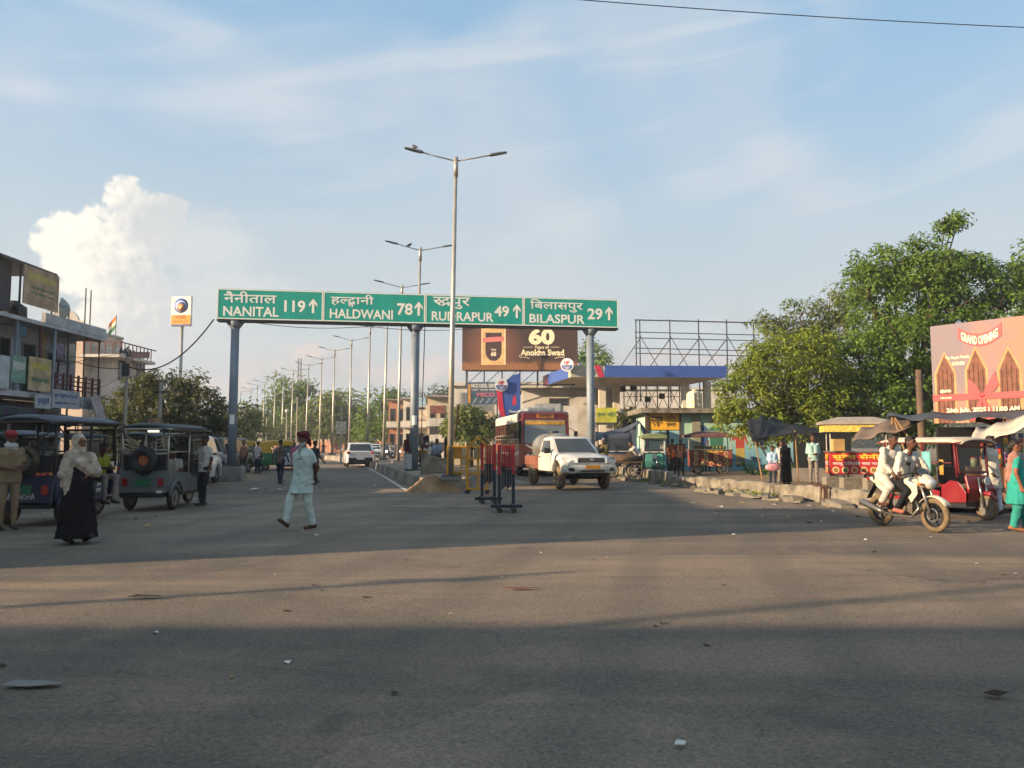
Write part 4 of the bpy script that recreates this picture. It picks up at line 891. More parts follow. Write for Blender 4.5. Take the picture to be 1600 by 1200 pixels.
po = thing('wall_poster', 'bright yellow poster with black and red lettering on the painted room', 'poster', (xa + .03, Y - .03, 2.28)); pwid = at(1062, 650, Y).x - xa - .04
MB(M('poster_yellow', '#dda62c', .7, var=.08)).box(0, pwid, -.02, .02, 0, .9).build('sheet', po); MB(M('poster_frame', '#5d2a24', .7)).box(-.03, pwid + .03, .021, .028, -.03, .93).build('frame', po)
MB(M('poster_blue', '#8fb7b9', .7)).box(0, .55, -.018, .018, -.55, -.04).build('lower_sheet', po); MB(MATS['poster_blue']).box(1.05, pwid, -.018, .018, -.95, -.04).build('lower_sheet', po)
lettering('lettering', 'स्कूल', po, TXK, (0, -.02, 0), u, v, (.1, .18, .72, .68), heavy=.03)
lettering('lettering', 'प्रवेश', po, TXR, (0, -.02, 0), u, v, (.9, .5, 1.4, .82), heavy=.02); lettering('lettering', 'प्रारम्भ', po, TXK, (0, -.02, 0), u, v, (.92, .12, 1.42, .36), heavy=.02)
tk = thing('water_tank', 'cream plastic water tank on the painted room roof', 'water tank', (at(1085, 630, Y + .6).x, Y + .6, 3.42))
m = MB(M('tank_cream', '#cdbd9c', .5)); prof = [(.40, 0), (.42, .05), (.42, .28), (.40, .3), (.42, .33), (.42, .6), (.40, .62), (.42, .65), (.41, .82), (.3, .93), (.12, .98), (.11, 1.05), (.02, 1.06)]
m.loft([[(r * math.cos(a), r * math.sin(a), z) for a in np.linspace(0, 2 * math.pi, 25)[:-1]] for r, z in prof]); m.build('tank', tk, True); MB(M('pipe_cream', '#d9cdb0')).cyl((-.12, -.46, -.1), (-.12, -.43, 1.0), .035, n=8).build('pipe', tk)
# yellow-green sign board on posts behind the gantry's right post
P = at(932, 660, 44); ys_ = thing('shop_sign', 'yellow and green shop sign board on legs beside the gantry post', 'sign', (P.x, 44, 0))
MB(M('board_yg', '#a7a53c', .7, var=.2)).box(0, 1.15, 0, .06, 2.75, 3.6).build('board', ys_); MB(DARKST).box(-.02, 1.17, -.02, .08, 2.62, 2.75).build('frame', ys_)
for x in (.1, 1.05): MB(DARKST).box(x - .03, x + .03, .065, .12, 0, 3.5).build('leg', ys_)
lettering('lettering', 'एवन ऑटो', ys_, TXG, (0, 0, 2.75), u, v, (.06, .3, 1.1, .62), heavy=.02)

# ---- far houses beyond the median
def far_house(lab, pxa, pxb, pyt, Y, mat, rows, cols, dpt=8):
    a, b = at(pxa, 640, Y), at(pxb, 640, Y); h = at(pxa, pyt, Y).z; t = thing('far_house', lab, 'building')
    MB(mat).box(a.x, b.x, Y, Y + dpt, 0, h).build('wall', t); MB(CONC).box(a.x - .3, b.x + .3, Y - .7, Y + dpt, h, h + .2).build('roof', t)
    w = (b.x - a.x) / cols
    for r_ in range(rows):
        for c in range(cols): window(t, (a.x + w * (c + .25), Y, 1.2 + r_ * (h - .6) / rows), (1, 0, 0), (0, 0, 1), w * .5, (h / rows) * .45, MATS['frame_dark'], 0)
        if r_: bl = MB(CONC).box(a.x, b.x, Y - 1.0, Y - .002, r_ * h / rows, r_ * h / rows + .15).build('balcony', t); MB(PL_WHITE).box(a.x, b.x, Y - 1.0, Y - .92, r_ * h / rows + .15, r_ * h / rows + .8).build('rail', bl)
    return t
PL_ORANGE = M('plaster_orange', '#b58468', .9, var=.15, scale=.8, dirt='#7a5a48', damt=.4)
far_house('far orange brick house beside the lamp row', 606, 636, 626, 96, PL_ORANGE, 2, 2)
h2 = far_house('far white two storey house with cluttered balcony behind the middle post', 630, 668, 624, 84, PL_WHITE, 2, 2)
far_house('far house with red balcony next to the near lamp', 668, 700, 621, 80, PL_CREAM, 2, 2)
for i, (p, y_, w, h_, cc, lb) in enumerate(((664, 648, 1.6, 1.1, '#b5a9a0', 'faded pink and white banner on the far house balcony'), (684, 640, 1.5, .8, '#6f453d', 'red cloth hung on the far house balcony'), (659, 628, .9, 1.0, '#7fa0b5', 'pale blue cloth hung on the far white house'))):
    q = at(p, y_, 79.0 if p > 668 else 82.9); tag(MB(M('cloth%d' % i, cc, .9, var=.3, scale=3)).boxc(q, (w, .05, h_)).build('hung_cloth'), lb, 'cloth')
ts = thing('tin_shelter', 'dark tarpaulin shelter at the foot of the far houses', 'shelter'); a = at(655, 690, 62)
MB(M('tarp_green', '#6d7a6c', .9)).add([(a.x, 62, 2.0), (a.x + 2.6, 62, 2.9), (a.x + 2.6, 65, 2.9), (a.x, 65, 2.2)], [(0, 1, 2, 3)]).build('roof', ts, solid=.03)
for x in (.05, 2.5): MB(DARKST).bar((a.x + x, 62.05, 0), (a.x + x, 62.05, 2.0 + x * .34), .06).build('post', ts)
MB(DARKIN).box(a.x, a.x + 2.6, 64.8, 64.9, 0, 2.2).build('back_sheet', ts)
# stack of signal/ad boxes near the middle post
for k, (p, y0_, y1_) in enumerate(((677, 652, 694), (688, 650, 690))):
    q = at(p, 700, 58); t = thing('striped_column', 'grey and white %s column of stacked boxes beyond the median' % ('left', 'right')[k], 'column', (q.x, 58, 0))
    for i in range(5): MB(M('stack_white', '#a9a9a4', .8) if i % 2 == 0 else DARKST).box(-.28, .28, -.2, .2, .4 + i * .62, .98 + i * .62).build('box', t)
    MB(DARKST).box(-.05, .05, -.05, .05, 0, .4).build('leg', t)

# ---- long brick boundary wall far along the curve, its piers and merlons
bwall = thing('boundary_wall', 'long pinkish brick boundary wall with pale merlons far up the road', 'wall')
PK = M('brick_pink', '#9a6a58', .9, var=.2, scale=3); PLM = M('pier_pale', '#b79c84', .9)
pts = [at(px, 690, Y).xy for px, Y in ((395, 190), (470, 150), (540, 128), (600, 118), (640, 112))]
for i in range(len(pts) - 1):
    a, b = pts[i], pts[i + 1]; n = int((b - a).length / 2.6)
    for k in range(n):
        p, q = a.lerp(b, k / n), a.lerp(b, (k + 1) / n)
        MB(PK).bar((p.x, p.y, .95), (q.x, q.y, .95), .22, 1.9).build('wall_bay', bwall); MB(PLM).bar((p.x, p.y - .05, 0), (p.x, p.y - .05, 2.3), .5).build('pier', bwall)
        c = p.lerp(q, .5); d = (q - p).normalized() * .35; MB(PLM).bar((c.x - d.x, c.y - d.y, 2.1), (c.x + d.x, c.y + d.y, 2.1), .2, .38).build('merlon', bwall)
# lattice mast
q = at(467, 640, 210); ms = thing('radio_mast', 'thin lattice radio mast above the far trees', 'mast', (q.x, 210, 0)); hM = at(467, 560, 210).z
for sx_, sy_ in ((-.5, -.5), (.5, -.5), (.5, .5), (-.5, .5)): MB(DARKST).bar((sx_, sy_, 0), (sx_ * .7, sy_ * .7, hM), .1).build('leg', ms)
m = MB(DARKST)
for i in range(int(hM / 1.5)): z = i * 1.5; m.bar((-.5, -.5, z), (.5, -.5, z + 1.5), .06); m.bar((.5, -.5, z), (-.5, -.5, z + 1.5), .06)
m.build('bracing', ms)
# small direction boards and thin poles up the road
for i, (p, yt, yb_, Y, lab, brd) in enumerate(((533, 636, 700, 62, 'thin pole with a white square notice on the far verge', 1), (447, 644, 700, 95, 'thin pale pole with round lamp on the left verge', 0), (463, 620, 700, 98, 'bare thin pole beside the far trees', 0), (416, 652, 700, 80, 'thin grey pole left of the auto rickshaws', 0), (404, 665, 705, 90, 'pole with a small blue and white sign at the far left verge', 1))):
    q = at(p, yb_, Y); h_ = at(p, yt, Y).z; t = thing('verge_pole', lab, 'pole', (q.x, Y, 0)); MB(M('pole_concrete', '')).cyl((0, 0, 0), (0, 0, h_), .09, .07, 8).build('shaft', t)
    if brd: MB(M('notice_white', '#b9b3a2', .8, var=.3, scale=4)).box(-.4, .4, -.14, -.1, h_ * .52, h_ * .52 + 1.0).build('board', t)
    if p == 447: MB(M('lamp_white', '#c9c2ae')).sph((0, 0, h_ + .15), .25, 10, 6).build('lamp_globe', t)
# ================================================================ TREES
def leafmat(name, a, b, trans=.42):
    if name in MATS: return MATS[name]
    m = bpy.data.materials.new(name); m.use_nodes = True; t = NT(m.node_tree); p = m.node_tree.nodes['Principled BSDF']
    g = t.n('NewGeometry').outputs['Random Per Island']; co = t.n('TexCoord').outputs['Object']
    f = t.math('ADD', t.math('MULTIPLY', g, .55), t.math('MULTIPLY', t.ramp(t.noise(co, .55, 3), .35, .65), .55), clamp=True)
    c = t.mix(f, c4(a), c4(b)); c = t.mix(t.math('GREATER_THAN', g, .985), c, c4((.14, .12, .03)))
    t.link(c, p.inputs['Base Color']); p.inputs['Roughness'].default_value = .55; p.inputs['Specular IOR Level'].default_value = .3
    tl = t.n('BsdfTranslucent', i={0: t.mix(.5, c, c4((.16, .20, .02)))})
    mx = t.n('MixShader', i={0: trans, 1: p.outputs[0], 2: tl.outputs[0]}); t.link(mx.outputs[0], m.node_tree.nodes['Material Output'].inputs[0])
    MATS[name] = m; return m
BARK = M('bark', '#4a3d30', .95, var=.3, scale=5, bump=.8, bscale=12)
npr = np.random.default_rng(11)
def leaves_mesh(name, C, rad, per, size, mat, droop=.25, aspect=.42):
    """C: (n,3) clump centres, rad: clump radius, per: leaves per clump"""
    n = len(C) * per; cen_ = np.repeat(C, per, 0); r = np.repeat(rad, per)[:, None] if np.ndim(rad) else rad
    d = npr.normal(size=(n, 3)); d /= np.linalg.norm(d, axis=1)[:, None]; d[:, 2] *= .75
    p = cen_ + d * r * npr.uniform(.35, 1, (n, 1)) ** .6
    nrm = d * .7 + np.array([0, 0, .75]) + npr.normal(size=(n, 3)) * .45; nrm /= np.linalg.norm(nrm, axis=1)[:, None]
    ax = d + npr.normal(size=(n, 3)) * .6; ax[:, 2] -= droop; ax -= nrm * (ax * nrm).sum(1)[:, None]; ax /= np.linalg.norm(ax, axis=1)[:, None] + 1e-9
    sd = np.cross(nrm, ax); s_ = (size * npr.uniform(.6, 1.35, n))[:, None]
    v = np.empty((n, 4, 3)); v[:, 0] = p; v[:, 1] = p + ax * s_ * .5 + sd * s_ * aspect * .5 + nrm * s_ * .08; v[:, 2] = p + ax * s_ - nrm * s_ * .1; v[:, 3] = p + ax * s_ * .5 - sd * s_ * aspect * .5 + nrm * s_ * .08
    me = bpy.data.meshes.new(name); me.vertices.add(n * 4); me.vertices.foreach_set('co', v.ravel()); me.loops.add(n * 4); me.loops.foreach_set('vertex_index', np.arange(n * 4))
    me.polygons.add(n); me.polygons.foreach_set('loop_start', np.arange(n) * 4); me.materials.append(mat); me.update(calc_edges=True); return me
def tree(name, lab, px, py, Y, lobes, leaf, per, size, mat, tr=.22, dens=1.0, group=None, cl=.42, lean=0.0, cat='tree'):
    g = at(px, py, Y); t = thing(name, lab, cat, (g.x, Y, 0), group=group); cl_ = cl * Y / 40 if Y > 70 else cl
    cs = []
    for (lx, ly, lr, dy) in lobes:
        c = at(lx, ly, Y + dy); r = lr * (Y + dy) / F; cs.append((c, r))
    C = []
    for c, r in cs:
        k = max(6, int(dens * 4.2 * r * r / (cl_ * cl_)))
        d = npr.normal(size=(k, 3)); d /= np.linalg.norm(d, axis=1)[:, None]
        rr = r * npr.uniform(.45, 1.0, (k, 1)) ** .5 * (1 + .16 * npr.normal(size=(k, 1)))
        C.append(np.array([c.x - g.x, c.y - Y, c.z]) + d * rr * np.array([1, .85, .82]))
    C = np.concatenate(C); C = C[C[:, 2] > .35]
    newobj('crown', leaves_mesh('crown', C, npr.uniform(.6, 1.25, len(C)) * cl_, per, size, mat), t)
    m = MB(BARK); zc = min(c.z - r * .5 for c, r in cs); top = Vector((lean, 0, max(1.0, zc)))
    m.tube([(0, 0, 0), (lean * .3, .05, top.z * .45), top], [tr * 1.25, tr, tr * .85], 9)
    for c, r in cs:
        e = Vector((c.x - g.x, c.y - Y, c.z)); mid = top.lerp(e, .5) + Vector((rnd.uniform(-.2, .2), rnd.uniform(-.2, .2), .25)); m.tube([top - Vector((0, 0, .2)), mid, e, e + Vector((rnd.uniform(-.3, .3), 0, r * .6))], [tr * .6, tr * (.38 if r > .8 else .2), tr * (.2 if r > .8 else .07), tr * .04], 6)
        for q in range(4):
            d = Vector((rnd.uniform(-1, 1), rnd.uniform(-1, 1), rnd.uniform(-.3, 1))).normalized(); m.tube([e, e + d * r * .5 + Vector((0, 0, .1)), e + d * r * .9], [tr * .17, tr * .1, tr * .03], 5)
    m.build('trunk', t, True); return t
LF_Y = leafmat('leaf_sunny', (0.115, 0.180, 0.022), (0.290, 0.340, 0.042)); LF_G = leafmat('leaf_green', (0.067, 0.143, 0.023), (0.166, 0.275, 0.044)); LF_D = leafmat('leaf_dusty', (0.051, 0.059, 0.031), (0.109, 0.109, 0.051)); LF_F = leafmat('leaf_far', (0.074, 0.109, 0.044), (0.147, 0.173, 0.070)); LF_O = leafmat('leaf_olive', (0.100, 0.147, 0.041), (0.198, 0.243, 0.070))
tree('broad_tree', 'rounded yellow-green tree overhanging the painted room and black tarpaulin', 1222, 720, 33,
     [(1235, 590, 78, 0), (1170, 620, 52, -.5), (1290, 600, 62, .4), (1210, 555, 45, .3), (1265, 545, 40, .5), (1150, 650, 36, -.6), (1300, 650, 50, .2), (1200, 665, 40, -.4), (1250, 650, 50, -.8), (1180, 580, 40, 0)], 0, 46, .165, LF_Y, .2, 1.0, cl=.36)
tree('light_tree', 'taller pale green tree rising behind the rounded tree', 1262, 700, 46,
     [(1296, 482, 36, 0), (1250, 498, 38, 0), (1215, 510, 26, 0), (1310, 520, 42, 0), (1190, 505, 20, 0), (1330, 480, 30, .5), (1270, 540, 45, 1)], 0, 40, .23, LF_O, .2, .9, cl=.5)
tree('great_tree', 'great dark green tree behind the grand opening billboard, with a lone top sprig', 1420, 720, 34,
     [(1400, 480, 80, 1), (1450, 430, 55, 0), (1380, 420, 48, 1), (1488, 349, 17, 0), (1497, 346, 12, .2), (1478, 350, 12, -.2), (1508, 414, 24, 0), (1440, 392, 28, 0), (1510, 440, 56, 0), (1350, 440, 32, .5), (1560, 440, 40, 0), (1410, 540, 70, -.5), (1340, 560, 60, 0), (1370, 620, 65, -.6), (1440, 600, 60, 0), (1480, 490, 60, -.6), (1560, 490, 50, -.5), (1330, 640, 50, -.4), (1425, 660, 50, 0), (1465, 420, 40, -.8)], 0, 44, .20, LF_G, .3, 1.0, cl=.40)
tree('edge_tree', 'tree cut by the picture edge above the grand opening billboard', 1640, 720, 38, [(1610, 430, 45, 0), (1640, 480, 70, 0), (1590, 450, 25, 0), (1650, 400, 50, 0)], 0, 26, .28, LF_G, .3, .8, cl=.5)
tree('dusty_tree', 'dark dusty tree behind the parked rickshaws', 262, 740, 44,
     [(262, 628, 52, 0), (215, 640, 46, 0), (310, 640, 48, 0), (180, 655, 30, -.5), (340, 655, 28, .3), (250, 600, 30, 0), (300, 605, 28, 0), (220, 605, 24, 0), (260, 672, 60, -.5), (330, 680, 36, 0), (195, 680, 40, -.6)], 0, 30, .24, LF_D, .2, .95, cl=.42)
far = [('broad_tree', 'leafy far tree showing right of the left gantry post', 372, 74, [(372, 650, 30, 0), (392, 660, 24, 0), (350, 665, 26, 0), (378, 675, 26, 0)], LF_F),
       ('broad_tree', 'tall far tree with layered crown among the lamp poles', 455, 128, [(455, 612, 26, 0), (432, 622, 20, 0), (476, 618, 22, 0), (450, 645, 30, 0), (425, 655, 26, 0), (470, 655, 30, 0)], LF_G),
       ('feathery_tree', 'feathery pale far tree left of the white car', 505, 120, [(500, 640, 26, 0), (520, 625, 20, 0), (490, 660, 26, 0), (515, 662, 26, 0)], LF_O),
       ('feathery_tree', 'thin high far tree behind the middle lamps', 540, 125, [(540, 628, 22, 0), (550, 645, 26, 0), (535, 665, 28, 0), (560, 660, 24, 0)], LF_O),
       ('broad_tree', 'round dark far tree left of the middle gantry post', 600, 115, [(600, 625, 24, 0), (622, 630, 22, 0), (585, 645, 26, 0), (612, 652, 30, 0), (575, 668, 24, 0), (635, 640, 18, 0)], LF_G),
       ('bushy_tree', 'low bright green tree before the far orange house', 610, 100, [(598, 672, 20, 0), (620, 668, 22, 0), (580, 678, 18, 0), (636, 676, 18, 0)], LF_G),
       ('broad_tree', 'low far tree at the vanishing end of the lamp row', 410, 160, [(410, 655, 20, 0), (395, 665, 18, 0), (425, 668, 18, 0), (380, 672, 16, 0)], LF_F),
       ('broad_tree', 'far tree behind the bushes beside the yellow auto rickshaws', 420, 105, [(415, 680, 16, 0), (440, 676, 18, 0), (395, 682, 16, 0), (465, 676, 16, 0)], LF_F),
       ('broad_tree', 'dark tree top showing over the far houses', 680, 115, [(675, 622, 14, 0), (695, 615, 14, 0), (660, 626, 12, 0)], LF_F),
       ('roadside_bush', 'dense olive bush between the near lamp and the bus', 735, 52, [(735, 655, 26, 0), (715, 668, 22, 0), (758, 664, 22, 0), (740, 676, 26, 0), (720, 645, 12, 0)], LF_O),
       ('broad_tree', 'round dark tree right of the brown billboard', 925, 78, [(925, 553, 20, 0), (912, 560, 16, 0), (938, 562, 16, 0)], LF_G),
       ('roadside_bush', 'dark bush under the yellow and green sign', 977, 47, [(978, 652, 12, 0), (968, 658, 10, 0), (990, 658, 9, 0)], LF_D),
       ('broad_tree', 'faint dark tree behind the water tank pillar', 1120, 84, [(1122, 610, 22, 0), (1105, 625, 16, 0), (1132, 628, 18, 0)], LF_D),
       ('broad_tree', 'far hazy tree beyond the lamp row on the left verge', 360, 120, [(345, 670, 18, 0), (365, 660, 16, 0), (330, 672, 16, 0)], LF_F)]
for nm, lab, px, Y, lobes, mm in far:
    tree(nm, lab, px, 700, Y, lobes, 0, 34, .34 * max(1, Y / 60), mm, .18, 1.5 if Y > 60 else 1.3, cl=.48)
# far tree belt closing the horizon
C = []
for px in np.arange(-200, 1900, 4.0):
    Y = 260 + 30 * math.sin(px * .02) + rnd.uniform(-12, 12); h = 9 + 3.0 * math.sin(px * .031) + 2.5 * math.sin(px * .083 + 1)
    c = at(px, 690, Y)
    for k in range(12): C.append((c.x + rnd.uniform(-1, 1), Y + rnd.uniform(-3, 3), rnd.uniform(.5, h)))
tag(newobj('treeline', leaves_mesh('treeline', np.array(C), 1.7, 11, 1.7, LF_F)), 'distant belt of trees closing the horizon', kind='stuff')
# weeds at the foot of walls
C = []
for i in range(60): Y = rnd.uniform(22, 36); C.append((xr(Y) - rnd.uniform(.05, .6), Y, .05))
tag(newobj('weeds', leaves_mesh('weeds', np.array(C), .14, 14, .13, LF_Y)), 'weeds growing at the foot of the low wall', kind='stuff')
C = [(1 * rnd.uniform(11, 24), rnd.uniform(30, 38), rnd.uniform(.1, .5)) for i in range(220)]
tag(newobj('undergrowth', leaves_mesh('undergrowth', np.array(C), .35, 22, .2, LF_G)), 'dark undergrowth behind the stalls', kind='stuff')
# ================================================================ VEHICLES (local +X is forward)
TYRE = M('tyre_rubber', '#24221f', .9, var=.2, scale=6, dirt='#6f6048', damt=.55, dscale=3); TYRED = M('tyre_dusty', '#6b5b45', .95, var=.25, scale=8, bump=.4, bscale=30)
RIM = M('rim_steel', '#7c7a75', .45, .6, dirt='#4e463a', damt=.5, dscale=5); CHROME = M('chrome', '#b8b8b5', .2, .9); BLACKP = M('black_plastic', '#1d1d1f', .55); SEATV = M('seat_vinyl', '#1c1c20', .5)
REDL = M('tail_red', '#8e1f1c', .25, spec=.6); AMBER = M('amber_lens', '#b5651d', .3); LENS = M('head_lens', '#b9c0c2', .12, .1, spec=.8); PLATEY = M('plate_yellow', '#c98b25', .5); PLATEW = M('plate_white', '#c9c9c4', .5); PLATEG = M('plate_green', '#1c6b45', .5)
def heading(hx, hy): return math.atan2(hy, hx)
def erick(lab, loc, rz, body, roof, frame, curtain=None, rack=True, dusty=False, spare=True, group='electric rickshaws', tow=None):
    t = thing('electric_rickshaw', lab, 'rickshaw', loc, rz, group); B = body; FR = frame; ty = TYRED if dusty else TYRE
    MB(BLACKP).box(-1.25, .95, -.42, .42, .30, .38).build('chassis', t)
    m = MB(B); m.add([(-1.32, -.5, .40), (-1.32, .5, .40), (-1.26, .5, .86), (-1.26, -.5, .86), (-1.28, -.5, .40), (-1.28, .5, .40), (-1.22, .5, .86), (-1.22, -.5, .86)], [(0, 1, 2, 3), (4, 5, 6, 7), (0, 1, 5, 4), (2, 3, 7, 6), (1, 2, 6, 5), (0, 3, 7, 4)]); rp = m.build('rear_panel', t, bevel=.015)
    for y in (-.44, .44):
        MB(REDL).boxc((-1.315, y * .86, .62), (.03, .1, .16)).build('tail_light', rp)
    MB(PLATEG).boxc((-1.31, .02, .62), (.02, .34, .14), ry=R(7)).build('number_plate', rp)
    for s_ in (-1, 1):
        m = MB(B); m.prism([(-1.22, .44), (-1.1, .36), (-.62, .36), (.30, .36), (.34, .62), (.1, .66), (-.1, .80), (-1.2, .82)], (0, s_ * .5 - (.02 if s_ > 0 else 0), 0), (1, 0, 0), (0, 0, 1), -.02); m.build('side_panel', t, bevel=.008)
        m = MB(B); m.tube([(-1.18 + .33 * (1 - math.cos(a)), s_ * .53, .30 + .34 * math.sin(a)) for a in np.linspace(0.1, math.pi - .1, 9)], .035, 6); m.build('mudguard', t, True)
        wheel(t, (-.85, s_ * .46, .27), (0, 1, 0), .27, .11, ty, RIM)
    wheel(t, (1.12, 0, .28), (0, 1, 0), .28, .10, ty, RIM, spokes=0)
    # seats
    for x, bx_ in ((-.98, -1.19), (-.1, .22)):
        MB(B).box(x - .22, x + .22, -.44, .44, .381, .60).build('seat_box', t); MB(SEATV).box(x - .24, x + .24, -.45, .45, .601, .70).build('seat', t, bevel=.03); MB(SEATV).boxc((bx_, 0, .98), (.08, .9, .42)).build('backrest', t, bevel=.03)
    MB(SEATV).box(.42, .74, -.3, .3, .56, .68).build('driver_seat', t, bevel=.03); MB(B).box(.45, .72, -.27, .27, .382, .559).build('driver_box', t)
    # front shield, fork, bar, lamp
    m = MB(B); m.loft([[(.90, -.36, .40), (.96, -.36, .40), (.96, .36, .40), (.90, .36, .40)], [(.95, -.40, .70), (1.02, -.40, .70), (1.02, .40, .70), (.95, .40, .70)], [(.86, -.36, 1.0), (.92, -.36, 1.0), (.92, .36, 1.0), (.86, .36, 1.0)]]); fs = m.build('front_shield', t, bevel=.02)
    MB(B).tube([(.85, 0, .52), (1.02, 0, .60), (1.2, 0, .60), (1.38, 0, .46)], [.02, .05, .06, .03], 8).build('front_mudguard', t, True)
    m = MB(CHROME); [m.cyl((1.0, s_ * .09, .95), (1.12, s_ * .09, .28), .022, n=8) for s_ in (-1, 1)]; m.build('fork', t, True)
    m = MB(BLACKP); m.tube([(.78, -.36, 1.02), (.92, -.2, 1.06), (.96, 0, 1.04), (.92, .2, 1.06), (.78, .36, 1.02)], .018, 8); m.build('handlebar', t, True)
    h = MB(BLACKP); h.tube([(1.02, 0, .88), (1.16, 0, .88)], [.07, .11], 16); ho = h.build('headlight', t, True); MB(LENS).disc((1.161, 0, .88), (1, 0, 0), .095, .012, 16).build('lens', ho)
    # frame and roof
    for s_ in (-1, 1):
        for x, z0 in ((-1.23, .84), (-.12, .66), (.80, .95)): MB(FR).cyl((x, s_ * .48, z0), (x - (.05 if x > 0 else 0), s_ * .48, 1.74), .024, n=8).build('pillar', t, True)
        MB(FR).cyl((-1.23, s_ * .48, 1.25), (-.12, s_ * .48, 1.25), .016, n=6).build('side_rail', t, True)
        if rack: MB(FR).cyl((-1.23, s_ * .48, 1.68), (-.75, s_ * .47, 1.45), .014, n=6).build('side_rail', t, True)
    if rack:
        m = MB(FR)
        for z in (1.22, 1.30): m.cyl((-1.24, -.48, z), (-1.24, .48, z), .015, n=6)
        for s_ in (-1, 1):
            for k in range(3): m.cyl((-1.24, s_ * .48, 1.42 + .1 * k), (-1.24, s_ * .14, 1.33 + .06 * k), .012, n=6)
        m.build('rear_rack', t, True)
    rows = []
    for x in np.linspace(-1.42, 1.0, 9):
        e = .06 if abs(x + .2) > 1.15 else 0; rows.append([(x, y * (1 - e), 1.86 - .10 * (abs(y) / .58) ** 3 - e * .8) for y in np.linspace(-.58, .58, 11)])
    ro = MB(roof).sheet(rows).build('roof', t, True, solid=.03)
    m = MB(FR); m.tube([(-1.40, -.55, 1.74), (-1.40, .55, 1.74), (.97, .55, 1.74), (.97, -.55, 1.74), (-1.40, -.55, 1.74)], .02, 6); m.build('roof_frame', t)
    ws = MB(FR); ws.box(.80, .84, -.44, .44, 1.04, 1.09); ws.box(.765, .80, -.44, .44, 1.62, 1.66); [ws.bar((.82, s_ * .44, 1.06), (.78, s_ * .44, 1.64), .04) for s_ in (-1, 1)]; wo_ = ws.build('windscreen_frame', t)
    MB(glass('clear_pane', (.04, .05, .05), .55)).add([(.815, -.42, 1.09), (.815, .42, 1.09), (.782, .42, 1.62), (.782, -.42, 1.62)], [(0, 1, 2, 3)]).build('windscreen', wo_)
    if spare: 
        w_ = MB(TYRE).torus((-1.33, -.02, 1.08), (1, 0, 0), .21, .06, 24, 8).build('spare_wheel', t, True); MB(spare if not isinstance(spare, bool) else RIM).disc((-1.37, -.02, 1.08), (1, 0, 0), .15, .05, 18).build('rim', w_)
    if dusty:
        for s_ in (-1, 1): MB(B).prism([(.34, .36), (.98, .40), (1.0, .62), (.80, .86), (.60, .88), (.36, .74)], (0, s_ * .47, 0), (1, 0, 0), (0, 0, 1), -.02).build('front_side_panel', t, bevel=.01)
    if curtain: MB(curtain).sheet([[(-.12 + .25 * j / 4, -.50 - .02 * (j % 2), 1.55 - .6 * i / 4 - .03 * (j % 2)) for j in range(5)] for i in range(5)]).build('hanging_cloth', t, True, solid=.01)
    return t
NAVY = M('rick_navy', '#17223f', .5, var=.12, scale=3, dirt='#4a4238', damt=.5, dscale=2); GREYB = M('rick_grey', '#5c6263', .5, var=.1, dirt='#3d3a34', damt=.4); REDB = M('rick_red', '#7c1a24', .35, var=.1, dirt='#5c4636', damt=.35, coat=.3); GREENB = M('rick_green', '#3f7d70', .5, dirt='#4a4238', damt=.4)
RFB = M('roof_bluegrey', '#4f5a66', .7, var=.2, scale=3, dirt='#5c4436', damt=.5); RFD = M('roof_dark', '#2c3a3e', .6, var=.2); RFW = M('roof_white', '#b8ad9a', .7, var=.12, scale=3, dirt='#7a4a44', damt=.45, dscale=2.5); RFG = M('roof_green', '#6f7a58', .8, var=.2)
FRD = M('frame_darksteel', '#3a3534', .6, .3); FRC = M('frame_chrome', '#a9a294', .35, .7); FRR = M('frame_red', '#6a2228', .5)
r1 = erick('dark blue electric rickshaw with spare wheel, parked behind the veiled woman', (-9.08, 15.75, 0), heading(-.02, 1), NAVY, RFB, FRD); r1.scale = (1.12,) * 3
tg = lettering('lettering', 'CHAN VARSHA', r1, TXW, (-1.312, .5, .40), (0, -1, 0), (0, 0, 1), (.1, .06, .72, .17), bold=.01)
for i in range(2): lettering('lettering', 'JIN', r1, TXW, (-.9, -.522, .4), (1, 0, 0), (0, 0, 1), (.7 + .25 * i, .2, .85 + .25 * i, .27), bold=.02); lettering('lettering', 'POP', r1, TXW, (-.9, -.522, .4), (1, 0, 0), (0, 0, 1), (.7 + .25 * i, .1, .85 + .25 * i, .17), bold=.02)
gar = MB(M('garland_red', '#8c2a30', .9)); [gar.mat(M('garland_red', '') if i % 3 else M('garland_orange', '#b5762a', .9)).sph((-1.30, -.46 + i * .035, .875 + .01 * math.sin(i)), .028, 6, 4) for i in range(27)]; gar.build('garland', r1)
r2 = erick('grey electric rickshaw seen from behind with black spare wheel cover', (-8.45, 19.05, 0), heading(-.02, 1), GREYB, RFD, FRC, spare=M('spare_orange', '#b5633a', .5)); r2.scale = (1.08,) * 3
MB(BLACKP).torus((-1.36, -.02, 1.08), (1, 0, 0), .2, .1, 24, 8).build('spare_cover', r2, True); MB(glow('inside_lamp', '#fff2cf', 0.9)).boxc((-1.0, -.05, 1.70), (.06, .22, .04)).build('roof_lamp', r2)
MB(PLATEW).boxc((-1.34, -.36, .42), (.02, .12, .06)).build('bumper_light', r2); MB(BLACKP).box(-1.34, -1.28, -.45, .45, .30, .40).build('bumper', r2)
r3 = erick('dark red electric rickshaw with white roof behind the motorcycle', (9.26, 16.62, 0), heading(.34, -.94), REDB, RFW, FRR, curtain=M('cloth_teal', '#5f9a9c', .9, var=.2), dusty=True, spare=False); r3.scale = (.90,) * 3
MB(M('rag_yellow', '#a5813a', .9)).sheet([[(.36 + .12 * j / 3, -.50 - .015 * (j % 2), 1.35 - .35 * i / 3) for j in range(4)] for i in range(4)]).build('hanging_cloth', r3, True, solid=.01)
